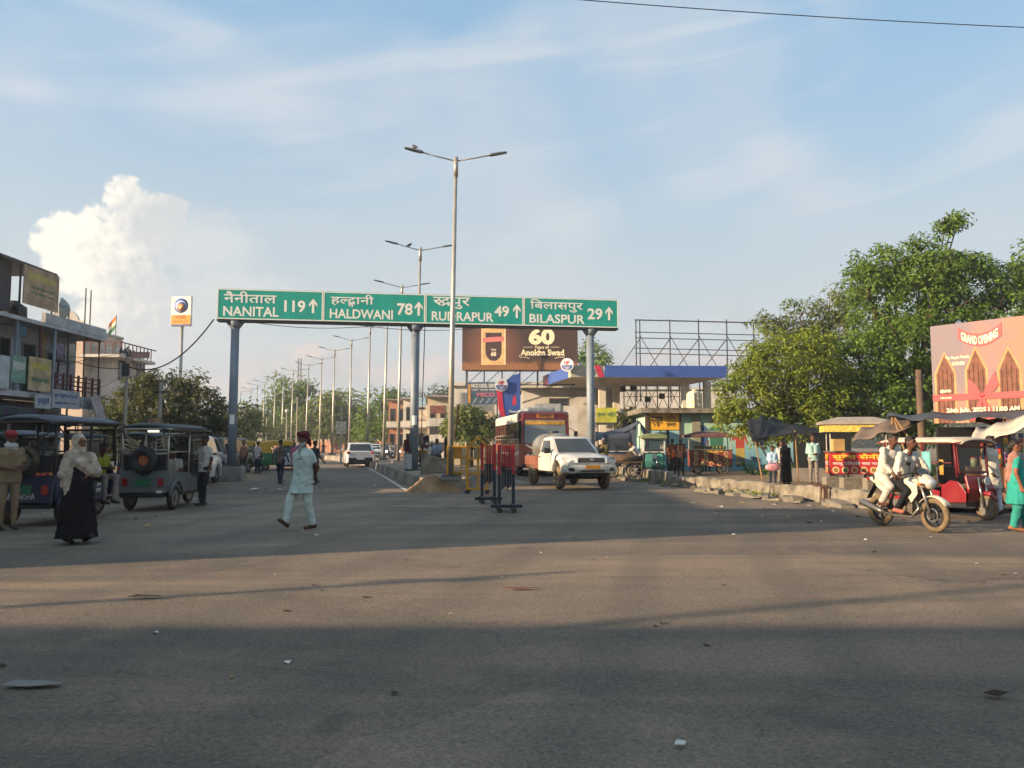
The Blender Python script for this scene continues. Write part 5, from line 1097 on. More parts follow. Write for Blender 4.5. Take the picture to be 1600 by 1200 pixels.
r4 = erick('electric rickshaw with faded green hood facing the road beyond the low wall', (at(1028, 735, 33).x, 34.2, .11), heading(-.1, -1), GREENB, RFG, M('frame_white', '#c4c4bc', .5), rack=False, spare=False)
MB(RFG).boxc((.85, 0, 1.72), (.3, 1.16, .16)).build('hood_front', r4, bevel=.05)
MB(M('front_plate_white', '#bdbdb5', .5)).box(1.14, 1.16, -.24, .24, .30, .34).build('crash_guard', r4)
r5 = erick('shadowed rickshaw parked just beyond the grey one under the tree', (-11.6, 26.8, 0), heading(.12, 1), NAVY, RFD, FRC, spare=False)
r6 = erick('rickshaw with dark hood parked far left behind the traffic policeman', (-12.2, 18.4, 0), heading(.2, 1), NAVY, RFB, FRD)

erick('dark rickshaw with tall hood parked behind the man in the white T-shirt', (-10.6, 23.2, 0), heading(.05, 1), GREYB, RFD, FRD)
erick('rickshaw with blue-grey roof second row under the dusty tree', (-13.4, 23.6, 0), heading(.15, 1), NAVY, RFB, FRC, spare=False)
erick('last dark rickshaw of the row before the gantry footing', (-14.2, 30.2, 0), heading(.1, 1), NAVY, RFD, FRD, spare=False)
# ---- three-wheel auto rickshaws (yellow over green)
AYEL = M('auto_yellow', '#c79d2c', .5, var=.1, dirt='#8a7436', damt=.3); AGRN = M('auto_green', '#2c6b42', .5, var=.1, dirt='#3c4a34', damt=.4)
def auto(lab, loc, rz):
    t = thing('auto_rickshaw', lab, 'rickshaw', loc, rz, 'yellow and green auto rickshaws')
    m = MB(AGRN); sec = lambda x, hw, z0, z1: [(x, -hw, z0), (x, hw, z0), (x, hw + .02, (z0 + z1) / 2), (x, hw, z1), (x, -hw, z1), (x, -hw - .02, (z0 + z1) / 2)]
    m.loft([sec(-1.3, .58, .42, .95), sec(-1.2, .64, .32, 1.0), sec(-.1, .64, .30, 1.0)]); m.build('body', t, bevel=.03)
    m = MB(AGRN); m.loft([sec(-.1, .62, .28, .42), sec(.6, .55, .28, .42), sec(.95, .3, .3, .42)]); m.build('floor', t)
    m = MB(AGRN); m.loft([sec(.78, .5, .40, 1.0), sec(.98, .46, .42, .98), sec(1.22, .22, .5, .85), sec(1.3, .12, .56, .75)]); m.build('nose', t, True)
    rows = []
    for x, hw, z in ((-1.32, .55, 1.05), (-1.3, .6, 1.35), (-1.2, .62, 1.62), (-.9, .63, 1.72), (.3, .62, 1.74), (.75, .56, 1.66), (.86, .5, 1.5)): rows.append([(x, y * hw, z - .12 * abs(y) ** 4) for y in np.linspace(-1, 1, 9)])
    MB(AYEL).sheet(rows).build('hood', t, True, solid=.025)
    for s_ in (-1, 1):
        MB(AYEL).prism([(-1.30, 1.0), (-.55, 1.0), (-.62, 1.62), (-1.2, 1.60)], (0, s_ * .625, 0), (1, 0, 0), (0, 0, 1), .02).build('side_curtain', t); MB(AYEL).prism([(-.6, 1.42), (.7, 1.42), (.72, 1.66), (-.6, 1.68)], (0, s_ * .605, 0), (1, 0, 0), (0, 0, 1), .02).build('side_curtain', t)
        MB(BLACKP).bar((.8, s_ * .48, .98), (.80, s_ * .5, 1.62), .04).build('pillar', t); MB(BLACKP).bar((-.05, s_ * .62, 1.0), (-.05, s_ * .6, 1.64), .035).build('pillar', t); wheel(t, (-.85, s_ * .52, .22), (0, 1, 0), .22, .1, TYRE, RIM)
        MB(REDL).boxc((-1.315, s_ * .45, .72), (.03, .12, .1)).build('tail_light', t)
    MB(GLASS).add([(.83, -.46, 1.0), (.83, .46, 1.0), (.82, .46, 1.5), (.82, -.46, 1.5)], [(0, 1, 2, 3)]).build('windscreen', t); MB(SEATV).box(-1.1, -.5, -.55, .55, 1.0, 1.2).build('seat', t); wheel(t, (1.15, 0, .22), (0, 1, 0), .22, .1, TYRE, RIM)
    MB(LENS).sph((1.27, 0, .72), .08, 10, 6).build('headlight', t); return t
auto('yellow and green auto rickshaw partly behind the left gantry post', (-14.9, 42.0, 0), heading(.92, .35)); auto('yellow and green auto rickshaw behind the man in white and blue', (-13.6, 45.2, 0), heading(.9, .4)); auto('third yellow auto rickshaw at the dark parking verge', (-17.9, 41.0, 0), heading(.8, .5))

# ---- cars
def car(name, lab, loc, rz, paint, L=4.2, Wd=1.76, H=1.58, belt=1.0, hood=.92, gh=(-1.95, -1.55, .35, 1.05), suv=True, head=None, van=False, group=None, cat='car'):
    t = thing(name, lab, cat, loc, rz, group); hw = Wd / 2; wx = L * .30; WR = .33
    m = MB(paint); xs = sorted(set([round(x, 3) for x in list(np.linspace(-L / 2, L / 2, 15)) + [c + d for c in (-wx, wx) for d in (-.44, -.40, -.3, -.15, 0, .15, .3, .40, .44)]])); rings = []
    for x in xs:
        f = abs(x) / (L / 2); e = max(0, (f - .86) / .14); w = hw * (1 - .16 * e ** 2); zb = .24 + .10 * e
        for c in (-wx, wx):
            d = abs(x - c)
            if d < .41: zb = max(zb, .34 + math.sqrt(max(0, .41 ** 2 - d * d)) * .98)
        zt = belt if x < gh[3] else belt + (hood - .14 - belt) * min(1, ((x - gh[3]) / (L / 2 - gh[3]))) ** 1.4
        zt -= .05 * e
        if x < -L / 2 + .2: zt = belt - .06 * e
        zm = max(zb + .05, (zb + zt) / 2)
        half = [(w * .9, zb), (w, zb + .04), (w, zm), (w * .985, zt - .1), (w * .90, zt - .02), (w * .5, zt + .015)]
        rings.append([(x, y, z) for y, z in half] + [(x, -y, z) for y, z in half[::-1]])
    m.loft(rings); bo = m.build('body', t, True)
    q = bo.modifiers.new('es', 'EDGE_SPLIT'); q.split_angle = R(42)
    MB(BLACKP).box(-L / 2 + .15, L / 2 - .15, -hw * .78, hw * .78, .22, .62).build('underbody', t)
    g0, g1, g2, g3 = gh; wt_ = hw * .80; wb_ = hw * .93
    def ring(z, a, b, w): return [(a, -w * .92, z), (a + .03, -w, z), (b - .05, -w, z), (b, -w * .86, z), (b + .02, 0, z), (b, w * .86, z), (b - .05, w, z), (a + .03, w, z), (a, w * .92, z), (a - .03, 0, z)]
    lp_ = lambda f, a, b: a + (b - a) * f
    rings = [ring(belt - .05, g0, g3, wb_), ring(lp_(.5, belt, H - .06), lp_(.5, g0, g1), lp_(.5, g3, g2), lp_(.5, wb_, wt_)), ring(H - .07, g1, g2, wt_), ring(H - .01, g1 + .1, g2 - .1, wt_ * .86)]
    cb = MB(paint).loft(rings).build('cabin', t, True); q = cb.modifiers.new('es', 'EDGE_SPLIT'); q.split_angle = R(35)
    def pane(nm, P): 
        o = MB(GLASS).add(P, [tuple(range(len(P)))]).build(nm, t, solid=.012)
    z0, z1 = belt + .02, H - .11; k0, k1 = (z0 - belt + .05) / (H - .02 - belt), (z1 - belt + .05) / (H - .02 - belt)
    def edge(f): return lp_(f, g0, g1), lp_(f, g3, g2), lp_(f, wb_, wt_)
    a0, b0, w0 = edge(k0); a1, b1, w1 = edge(k1)
    pane('windscreen', [(b0 + .03, -w0 * .80, z0), (b0 + .04, 0, z0), (b0 + .03, w0 * .80, z0), (b1 + .03, w1 * .80, z1), (b1 + .04, 0, z1), (b1 + .03, -w1 * .80, z1)])
    pane('rear_window', [(a0 - .03, -w0 * .84, z0 + .03), (a0 - .045, 0, z0 + .03), (a0 - .03, w0 * .84, z0 + .03), (a1 - .03, w1 * .84, z1), (a1 - .045, 0, z1), (a1 - .03, -w1 * .84, z1)])
    for s_ in (-1, 1):
        for fa, fb in ((.06, .46), (.50, .93)): pane('side_window', [(lp_(fa, a0, b0), s_ * (w0 + .008), z0), (lp_(fb, a0, b0), s_ * (w0 + .008), z0), (lp_(fb, a1, b1), s_ * (w1 + .008), z1), (lp_(fa, a1, b1), s_ * (w1 + .008), z1)])
        wheel(t, (-wx, s_ * (hw - .12), WR), (0, 1, 0), WR, .18, TYRE, RIM); wheel(t, (wx, s_ * (hw - .12), WR), (0, 1, 0), WR, .18, TYRE, RIM)
        MB(REDL).boxc((-L / 2 + .08, s_ * hw * .82, belt - .10 if suv else belt - .18), (.2, .2, .16), rz=s_ * .35).build('tail_light', t, bevel=.03)
        ho = MB(head or LENS).boxc((L / 2 - .12, s_ * hw * .74, .66), (.2, .34, .15), rz=-s_ * .35).build('headlight', t, bevel=.03)
        MB(paint).boxc((g3 - .32, s_ * (hw + .06), belt + .07), (.12, .2, .13)).build('mirror', t, bevel=.03)
    if suv: MB(BLACKP).box(-L / 2 - .03, -L / 2 + .06, -hw * .84, hw * .84, .28, .64).build('rear_bumper', t, bevel=.03)
    MB(BLACKP).box(L / 2 - .08, L / 2 + .01, -hw * .5, hw * .5, .42, .62).build('grille', t, bevel=.02); MB(PLATEW).box(-L / 2 - .05, -L / 2 - .035, -.25, .25, .52, .64).build('number_plate', t); MB(PLATEW).box(L / 2 + .012, L / 2 + .022, -.25, .25, .42, .52).build('number_plate', t)
    return t
CARW = M('car_white', '#c9c9c6', .3, var=.03, coat=.6, dirt='#a09884', damt=.2); CARD = M('car_dark', '#2b2f38', .3, coat=.6); HEADON = glow('headlamp_on', '#fff6e0', 9.0)
car('white_suv', 'white compact SUV driving away beside the median', (-10.25, 51.5, 0), heading(-.27, 1), CARW, 4.0, 1.84, 1.62, 1.06, gh=(-1.98, -1.35, .35, 1.05))
car('white_hatchback', 'white car with lit headlamps coming round the curve', (at(582, 712, 82).x, 82, 0), heading(.36, -1), CARW, 4.2, 1.78, 1.52, .98, head=HEADON, suv=False)
car('dark_car', 'dark car with lit headlamps following the white oncoming car', (at(607, 706, 88).x, 89, 0), heading(.36, -1), CARD, 4.2, 1.8, 1.5, .96, head=HEADON, suv=False)
car('white_car', 'pale car hidden behind the turbaned man', (at(455, 733, 46).x, 46.5, 0), heading(-.3, 1), M('car_silver', '#b5b8ba', .3, coat=.5), 4.2, 1.74, 1.5, .98, suv=False)
car('parked_car', 'black parked car roof beyond the auto rickshaws', (at(398, 705, 62).x, 60, 0), heading(.9, .3), CARD, 4.2, 1.74, 1.5, .98, suv=False)
v_ = car('white_van', 'white passenger van parked between the rickshaw and gantry post', (-12.3, 29.4, 0), heading(-.10, 1), CARW, 3.8, 1.55, 1.85, 1.08, .95, (-1.88, -1.75, .95, 1.45), cat='van')
for i, (p, Y, c_, lb) in enumerate(((352, 40, '#3b4a44', 'dark van roofed in green behind the gantry footing'), (300, 33, '#5b6068', 'grey van in the dark parking row under the tree'))):
    car('parked_van', lb, (at(p, 730, Y).x, Y, 0), heading(.1, 1), M('van%d' % i, c_, .4, coat=.3), 3.8, 1.6, 1.85, 1.1, .95, (-1.88, -1.75, .95, 1.45), cat='van')

# ---- white pickup with tank
PKW = M('pickup_white', '#c6c3ba', .32, var=.04, coat=.5, dirt='#9a8465', damt=.3, dscale=1.5)
pk = thing('pickup_truck', 'white pickup truck with a tank on its bed, coming round the barriers', 'truck', (2.05, 27.6, 0), heading(.27, -.96))
hw = .93; WR = .40; WX = (1.25, -1.75); xs = sorted(set(list(np.linspace(-.75, 2.15, 12)) + [1.25 + d for d in (-.52, -.48, -.35, -.18, 0, .18, .35, .48, .52)])); rings = []; m = MB(PKW)
for x in xs:
    e = max(0, (x - 1.75) / .4); w = hw * (1 - .10 * e * e); zb = .56 + .02 * e; d = abs(x - 1.25)
    if d < .50: zb = max(zb, .46 + math.sqrt(.25 - d * d) * .98)
    zt = 1.22 if x < .75 else 1.22 - .17 * ((x - .75) / 1.4) ** 1.6 - .05 * e; zm = max(zb + .06, .95)
    half = [(w * .92, zb), (w, zb + .05), (w, min(zm, zt - .12)), (w * .975, zt - .09), (w * .88, zt - .01), (w * .45, zt + .03)]; rings.append([(x, y, z) for y, z in half] + [(x, -y, z) for y, z in half[::-1]])
m.loft(rings); o = m.build('body', pk, True); q = o.modifiers.new('es', 'EDGE_SPLIT'); q.split_angle = R(42)
def ring(z, a, b, w): return [(a, -w, z), (b - .06, -w, z), (b, -w * .86, z), (b + .04, 0, z), (b, w * .86, z), (b - .06, w, z), (a, w, z)]
cb = MB(PKW).loft([ring(1.18, -.75, .82, .86), ring(1.48, -.73, .42, .80), ring(1.74, -.70, .06, .72), ring(1.80, -.6, -.05, .62)]).build('cabin', pk, True); q = cb.modifiers.new('es', 'EDGE_SPLIT'); q.split_angle = R(35)
WSG = glass('windscreen_glass', (.03, .035, .035), 0.0)
MB(WSG).add([(.83, -.70, 1.24), (.865, 0, 1.24), (.83, .70, 1.24), (.115, .60, 1.72), (.145, 0, 1.72), (.115, -.60, 1.72)], [(0, 1, 4, 5), (1, 2, 3, 4)]).build('windscreen', pk, solid=.015)
for s_ in (-1, 1):
    MB(GLASS).add([(-.62, s_ * .868, 1.24), (.50, s_ * .868, 1.24), (.10, s_ * .772, 1.66), (-.60, s_ * .762, 1.66)], [(0, 1, 2, 3)]).build('side_window', pk, solid=.012)
    MB(BLACKP).boxc((.55, s_ * 1.02, 1.30), (.14, .22, .18)).build('mirror', pk, bevel=.03)
    dr = MB(PKW).prism([(-.66, .60), (.66, .60), (.70, 1.16), (-.66, 1.18)], (0, s_ * .932 - (.0 if s_ > 0 else -.0), 0), (1, 0, 0), (0, 0, 1), -.012 * s_).build('door', pk); MB(BLACKP).boxc((-.48, s_ * .955, 1.08), (.16, .03, .03)).build('handle', dr)
    hl = MB(LENS).add([(2.08, s_ * .88, .92), (2.20, s_ * .50, .90), (2.17, s_ * .50, 1.06), (1.92, s_ * .90, 1.12), (1.86, s_ * .93, 1.0)], [(0, 1, 2, 3, 4)]).build('headlight', pk, solid=.05); MB(AMBER).boxc((1.86, s_ * .90, 1.05), (.1, .04, .1)).build('indicator', hl)
    MB(BLACKP).boxc((2.165, s_ * .66, .70), (.1, .28, .10), rz=-s_ * .28).build('fog_lamp_recess', pk, bevel=.02)
    for x in WX: wheel(pk, (x, s_ * .80, WR), (0, 1, 0), WR, .26, TYRED, RIM)
    MB(CONC if False else M('bed_rust', '#7a4a3a', .7, var=.3)).prism([(-2.45, .75), (-.82, .75), (-.82, 1.10), (-2.45, 1.10)], (0, s_ * .88, 0), (1, 0, 0), (0, 0, 1), -.04 * s_).build('bed_side', pk)
MB(BLACKP).box(2.10, 2.17, -.46, .46, .93, 1.08).build('grille', pk, bevel=.02)
for z in (.965, 1.0, 1.04): MB(CHROME).box(2.171, 2.18, -.44, .44, z, z + .012).build('grille_bar', pk)
MB(CHROME).sph((2.185, 0, 1.005), (.015, .08, .05), 12, 6).build('badge', pk)
MB(PKW).loft([[(x - .30, y, .58), (x, y, .58), (x + .05, y, .70), (x + .03, y, .84), (x - .30, y, .86)] for x, y in ((1.98, -.94), (2.14, -.72), (2.20, -.4), (2.22, 0), (2.20, .4), (2.14, .72), (1.98, .94))]).build('bumper', pk, bevel=.03); MB(BLACKP).box(2.2, 2.272, -.42, .42, .625, .67).build('air_intake', pk)
MB(PLATEY).box(2.272, 2.292, -.26, .26, .72, .84).build('number_plate', pk)
MB(BLACKP).box(-2.5, 1.9, -.42, .42, .45, .62).build('chassis', pk); MB(BLACKP).cyl((1.25, -.72, .40), (1.25, .72, .40), .06, n=10).build('axle', pk); MB(BLACKP).cyl((-1.75, -.72, .40), (-1.75, .72, .40), .07, n=10).build('axle', pk)
MB(M('bed_rust', '')).box(-2.45, -.82, -.87, .87, .64, .75).build('bed_floor', pk)
TANK = M('tank_steel', '#9a958a', .35, .6, var=.2, scale=2, dirt='#6a4a38', damt=.5)
prof = [(-2.75, .05), (-2.72, .4), (-2.62, .58), (-2.5, .63), (-1.0, .63), (-.9, .57), (-.84, .4), (-.82, .05)]
MB(TANK).loft([[(x, r * math.cos(a), 1.37 + r * .9 * math.sin(a)) for a in np.linspace(0, 2 * math.pi, 25)[:-1]] for x, r in prof]).build('tank', pk, True)
for x in (-2.3, -1.2): MB(DARKST).box(x - .05, x + .05, -.66, .66, .751, 1.0).build('tank_cradle', pk)
MB(DARKST).cyl((-1.75, 0, 1.92), (-1.75, 0, 2.02), .2, n=14).build('manhole', pk)

# ---- bus
bs = thing('bus', 'orange and red bus with white roof following the pickup', 'bus', (at(838, 745, 40).x - .35, 40.6, 0), heading(.15, -.99))
BOR = M('bus_orange', '#8c4834', .45, var=.08, dirt='#7a5240', damt=.35, coat=.2); BRD = M('bus_red', '#6c2429', .45, dirt='#5a3030', damt=.3, coat=.2); BWH = M('bus_white', '#c4beb2', .5, dirt='#8f8674', damt=.35)
def bsec(x, hw, z0, z1, r=.12): return [(x, -hw, z0), (x, hw, z0), (x, hw, z1 - r), (x, hw - r * .4, z1 - r * .3), (x, hw - r * 1.4, z1), (x, -hw + r * 1.4, z1), (x, -hw + r * .4, z1 - r * .3), (x, -hw, z1 - r)]
MB(BOR).loft([[(x, y, z) for y, z in ((-w, .45), (w, .45), (w, 1.55), (-w, 1.55))] for x, w in ((-4.5, 1.2), (4.2, 1.22), (4.42, 1.14), (4.5, .98))]).build('lower_body', bs, bevel=.04)
MB(BWH).loft([bsec(-4.5, 1.2, 2.55, 3.02), bsec(3.7, 1.22, 2.55, 3.02)]).build('roof', bs)
dm = MB(BRD).loft([bsec(3.702, 1.225, 2.55, 3.06), bsec(4.1, 1.2, 2.6, 3.08), bsec(4.36, 1.08, 2.66, 3.0)]).build('front_dome', bs); MB(M('bus_board', '#b5713a', .6, var=.2)).box(4.365, 4.385, -.42, .42, 2.74, 2.95).build('destination_board', dm)
lettering('lettering', 'रूद्रपुर', dm, TXK, (4.386, -.4, 2.75), (0, 1, 0), (0, 0, 1), (.1, .04, .7, .17), heavy=.02)
MB(DARKIN).box(-4.4, 3.9, -1.1, 1.1, 1.551, 2.549).build('interior', bs)
MB(glass('bus_screen', (.17, .20, .21), 0)).add([(4.48, -1.0, 1.56), (4.52, 0, 1.56), (4.48, 1.0, 1.56), (4.34, .98, 2.66), (4.38, 0, 2.66), (4.34, -.98, 2.66)], [(0, 1, 4, 5), (1, 2, 3, 4)]).build('windscreen', bs, solid=.02)
for s_ in (-1, 1): MB(BRD).bar((4.44, s_ * 1.08, 1.55), (4.30, s_ * 1.07, 2.68), .12).build('screen_pillar', bs)
MB(M('screen_banner', '#b58a3a', .6, var=.3, scale=5)).add([(4.395, -.95, 2.44), (4.44, 0, 2.44), (4.395, .95, 2.44), (4.37, .95, 2.62), (4.41, 0, 2.62), (4.37, -.95, 2.62)], [(0, 1, 4, 5), (1, 2, 3, 4)]).build('screen_banner', bs, solid=.006)
for s_ in (-1, 1):
    for i in range(9):
        x0 = -4.3 + i * .89; f = MB(BOR).box(x0 - .06, x0, s_ * 1.15 - .04, s_ * 1.15 + .05, 1.551, 2.549).build('window_post', bs); w_ = MB(GLASS).box(x0 + .005, x0 + .825, s_ * 1.15 - .01, s_ * 1.15 + .01, 1.56, 2.54).build('window', bs)
        b_ = MB(M('bar_pale', '#b5b0a4', .5)); [b_.box(x0, x0 + .83, s_ * 1.19 - .008, s_ * 1.19 + .008, z, z + .02) for z in (1.75, 1.95)]; b_.build('guard_bar', w_)
    MB(BWH).prism([(-4.5, .95), (3.2, .95), (4.2, 1.1), (4.2, 1.2), (3.1, 1.08), (-4.5, 1.08)], (0, s_ * 1.226, 0), (1, 0, 0), (0, 0, 1), .006 * -s_).build('white_stripe', bs)
    for x in (3.0, -2.6): wheel(bs, (x, s_ * 1.02, .48), (0, 1, 0), .48, .26, TYRE, RIM)
    MB(BWH).tube([(4.53, s_ * .15, 1.12), (4.53, s_ * .6, 1.3), (4.47, s_ * .95, 1.5)], .045, 6).build('front_swoosh', bs, True)
    hb = MB(BLACKP).boxc((4.50, s_ * .74, 1.0), (.06, .48, .24)).build('headlight_panel', bs, bevel=.03); [MB(LENS).disc((4.531, s_ * .74 + d, 1.0), (1, 0, 0), .085, .02, 16).build('headlight', hb) for d in (-.11, .11)]
    MB(BLACKP).bar((4.4, s_ * 1.15, 2.3), (4.55, s_ * 1.42, 2.1), .03).build('mirror_arm', bs); MB(BLACKP).boxc((4.56, s_ * 1.43, 1.95), (.06, .18, .36)).build('mirror', bs, bevel=.02)
for z in (.70, .78): MB(BWH).box(4.505, 4.53, -.8, .8, z, z + .03).build('grille_bar', bs)
MB(BLACKP).box(4.4, 4.58, -1.15, 1.15, .42, .60).build('bumper', bs, bevel=.04); MB(PLATEY).box(4.582, 4.59, -.25, .25, .47, .57).build('number_plate', bs)
MB(M('luggage_tarp', '#7d858a', .8)).box(.4, 3.3, -.7, .7, 3.03, 3.3).build('roof_luggage', bs, bevel=.1)

# ---- dark tempo under tarpaulin, right verge
tp = thing('tempo', 'dark blue three-wheel tempo with pale windscreen rim beyond the low wall', 'tempo', (at(969, 735, 37).x, 38, .11), heading(-.1, -1))
DB = M('tempo_blue', '#3d4b66', .5, dirt='#4a4238', damt=.4)
MB(DB).loft([[(x, y, z) for y, z in ((-w, .35), (w, .35), (w, 1.0), (-w, 1.0))] for x, w in ((-1.4, .68), (.8, .68), (1.25, .4))]).build('body', tp, bevel=.04)
MB(M('tempo_hood', '#39404e', .7)).loft([bsec(-1.4, .7, 1.0, 1.95), bsec(.6, .7, 1.0, 1.95), bsec(.9, .66, 1.05, 1.85)]).build('cab', tp, bevel=.05); MB(GLASS).add([(.93, -.58, 1.1), (.93, .58, 1.1), (.92, .56, 1.7), (.92, -.56, 1.7)], [(0, 1, 2, 3)]).build('windscreen', tp, solid=.02); MB(M('rim_pale', '#a9b0b5', .5)).box(.94, .97, -.6, .6, 1.04, 1.09).build('screen_rim', tp)
wheel(tp, (1.05, 0, .25), (0, 1, 0), .25, .12, TYRE, RIM); [wheel(tp, (-.95, s_ * .55, .25), (0, 1, 0), .25, .12, TYRE, RIM) for s_ in (-1, 1)]
MB(LENS).sph((1.25, 0, .8), .09, 10, 6).build('headlight', tp)

# ---- motorcycles
def motorcycle(lab, loc, rz, paint, name='motorcycle', steer=0.0, dusty=True, scale=None):
    t = thing(name, lab, 'motorcycle', loc, rz, scale=scale); ty = TYRED if dusty else TYRE
    ENG = M('engine_grey', '#6d665c', .5, .5, var=.2, scale=8)
    WF, WRr = .62, -.62
    fw_ = wheel(t, (WF, 0, .30), (0, 1, 0), .30, .10, ty, BLACKP, spokes=6); MB(CHROME).torus((WF, -.065, .30), (0, 1, 0), .11, .012, 20, 6, .4).build('brake_disc', fw_)
    wheel(t, (WRr, 0, .30), (0, 1, 0), .30, .12, ty, BLACKP, spokes=6)
    m = MB(M('fork_grey', '#8d8d8a', .35, .7)); [m.tube([(.38, s_ * .09, .92), (.60, s_ * .09, .34)], [.026, .022], 8) for s_ in (-1, 1)]; m.build('fork', t, True)
    mg = []
    for a in np.linspace(R(35), R(140), 9): mg.append([(WF + .345 * math.cos(a), y, .30 + .345 * math.sin(a) - abs(y) * .35) for y in (-.075, -.04, 0, .04, .075)])
    MB(paint).sheet(mg).build('front_mudguard', t, True, solid=.012)
    # tank, knee recess, shrouds
    tk_ = []
    for x, w, z0, z1 in ((-.16, .07, .74, .80), (-.08, .11, .70, .86), (.05, .145, .68, .93), (.18, .16, .68, .95), (.28, .13, .70, .93), (.36, .07, .74, .88)): tk_.append([(x, w * math.cos(a), (z0 + z1) / 2 + (z1 - z0) / 2 * math.sin(a)) for a in np.linspace(0, 2 * math.pi, 15)[:-1]])
    MB(paint).loft(tk_).build('tank', t, True)
    for s_ in (-1, 1):
        MB(paint).add([(.14, s_ * .17, .84), (.40, s_ * .15, .82), (.42, s_ * .16, .66), (.30, s_ * .18, .50), (.20, s_ * .17, .62)], [(0, 1, 2, 3, 4)]).build('tank_shroud', t, solid=.02)
        MB(paint).add([(-.58, s_ * .12, .82), (-.20, s_ * .13, .74), (-.16, s_ * .13, .62), (-.40, s_ * .13, .64), (-.62, s_ * .10, .76)], [(0, 1, 2, 3, 4)]).build('side_panel', t, solid=.02)
        MB(AMBER).boxc((.52, s_ * .19, .83), (.06, .07, .04)).build('indicator', t)
        m = MB(BLACKP); m.tube([(.40, s_ * .30, 1.02), (.44, s_ * .34, 1.16)], .008, 6); m.sph((.44, s_ * .36, 1.19), (.02, .06, .04), 10, 6); m.build('mirror', t)
    st_ = [[(x, y * w, z - .02 * abs(y) ** 3) for y in np.linspace(-1, 1, 7)] for x, w, z in ((-.14, .08, .80), (-.2, .12, .80), (-.4, .13, .82), (-.58, .11, .86), (-.72, .07, .88))]
    MB(SEATV).sheet(st_).build('seat', t, True, solid=.07)
    MB(paint).loft([[(x, y, z) for y, z in ((-w, z0), (w, z0), (w * .8, z1), (-w * .8, z1))] for x, w, z0, z1 in ((-.55, .11, .74, .84), (-.78, .06, .83, .90), (-.86, .04, .86, .91))]).build('tail', t, bevel=.02); MB(REDL).boxc((-.88, 0, .87), (.04, .1, .05)).build('tail_light', t)
    MB(BLACKP).add([(-.70, -.06, .80), (-.70, .06, .80), (-.92, .05, .50), (-.92, -.05, .50)], [(0, 1, 2, 3)]).build('rear_mudguard', t, solid=.012)
    m = MB(ENG); m.boxc((.06, 0, .40), (.34, .22, .22)); m.cyl((.0, -.15, .38), (.0, .15, .38), .12, n=18); m.loft([[(.14 + .13 * k, y, z) for y, z in ((-.1, .47 + .05 * k), (.1, .47 + .05 * k), (.1, .62 + .05 * k), (-.1, .62 + .05 * k))] for k in (0, 1)]); [m.boxc((.20, 0, .48 + .035 * i), (.22, .25, .008), ry=R(-20)) for i in range(5)]; m.build('engine', t, bevel=.01)
    m = MB(DARKST); [m.tube([(.38, s_ * .04, .86), (.16, s_ * .10, .66), (-.18, s_ * .12, .60), (-.30, s_ * .11, .40)], .02, 6) for s_ in (-1, 1)]; m.tube([(.40, 0, .80), (.36, 0, .45), (.2, 0, .27), (-.2, 0, .27)], .022, 6); m.build('frame', t, True)
    m = MB(DARKST); [m.bar((-.26, s_ * .10, .38), (WRr, s_ * .10, .30), .05, .035) for s_ in (-1, 1)]; m.build('swing_arm', t); m = MB(CHROME); [m.cyl((-.42, s_ * .12, .66), (-.52, s_ * .12, .34), .022, n=8) for s_ in (-1, 1)]; m.build('shock_absorber', t)
    ex = MB(M('exhaust_grey', '#7d7a74', .35, .7)); ex.tube([(.32, -.10, .52), (.40, -.13, .40), (.25, -.15, .24), (-.2, -.16, .24), (-.38, -.17, .28)], .022, 8); ex.tube([(-.36, -.17, .28), (-.45, -.18, .30), (-.88, -.20, .43), (-.92, -.20, .44)], [.03, .055, .062, .04], 10); ex.build('exhaust', t, True)
    hd = MB(paint); hd.loft([[(x, w * math.cos(a), z + h * math.sin(a)) for a in np.linspace(0, 2 * math.pi, 13)[:-1]] for x, w, z, h in ((.36, .10, .90, .09), (.46, .15, .88, .13), (.56, .12, .85, .11), (.60, .06, .83, .05))]); hf_ = hd.build('headlight_cowl', t, True); MB(LENS).sph((.575, 0, .85), (.05, .10, .07), 12, 8).build('lens', hf_)
    MB(glass('visor', (.05, .06, .07), .25)).sheet([[(.50 - .10 * i / 3, y, .93 + .18 * i / 3 - abs(y) * .3) for y in (-.12, -.06, 0, .06, .12)] for i in range(4)]).build('visor', t, True, solid=.008)
    m = MB(BLACKP); m.tube([(.24, -.36, .98), (.32, -.2, 1.02), (.36, 0, .99), (.32, .2, 1.02), (.24, .36, .98)], .014, 8); [m.cyl((.21, s_ * .39, .97), (.26, s_ * .28, .99), .02, n=8) for s_ in (-1, 1)]; m.build('handlebar', t, True)
    m = MB(BLACKP); [m.cyl((-.02, s_ * .12, .30), (-.02, s_ * .26, .30), .014, n=6) for s_ in (-1, 1)]; [m.cyl((-.36, s_ * .12, .42), (-.36, s_ * .24, .42), .014, n=6) for s_ in (-1, 1)]; m.build('footrests', t)
    return t
MCW = M('moto_white', '#bfb8a6', .35, var=.04, coat=.4, dirt='#a5947a', damt=.2)
MH = (.30, -.954); MPOS = Vector((7.18, 14.1, 0.006))
mc = motorcycle('white motorcycle carrying two men across the junction', MPOS, heading(*MH), MCW)
motorcycle('dark motorcycle far up the left lane beside the white SUV', (at(505, 702, 88).x, 88, 0), heading(-.3, 1), CARD, dusty=False)
sc1 = motorcycle('pale scooter with rider between the far lamp poles', (at(612, 716, 66).x, 66, 0), heading(.3, -1), CARW, name='scooter', dusty=False)
mc3 = motorcycle('dark motorcycle parked beside the painted room', (at(985, 735, 34).x, 36, .11), heading(.9, -.2), CARD, dusty=False)
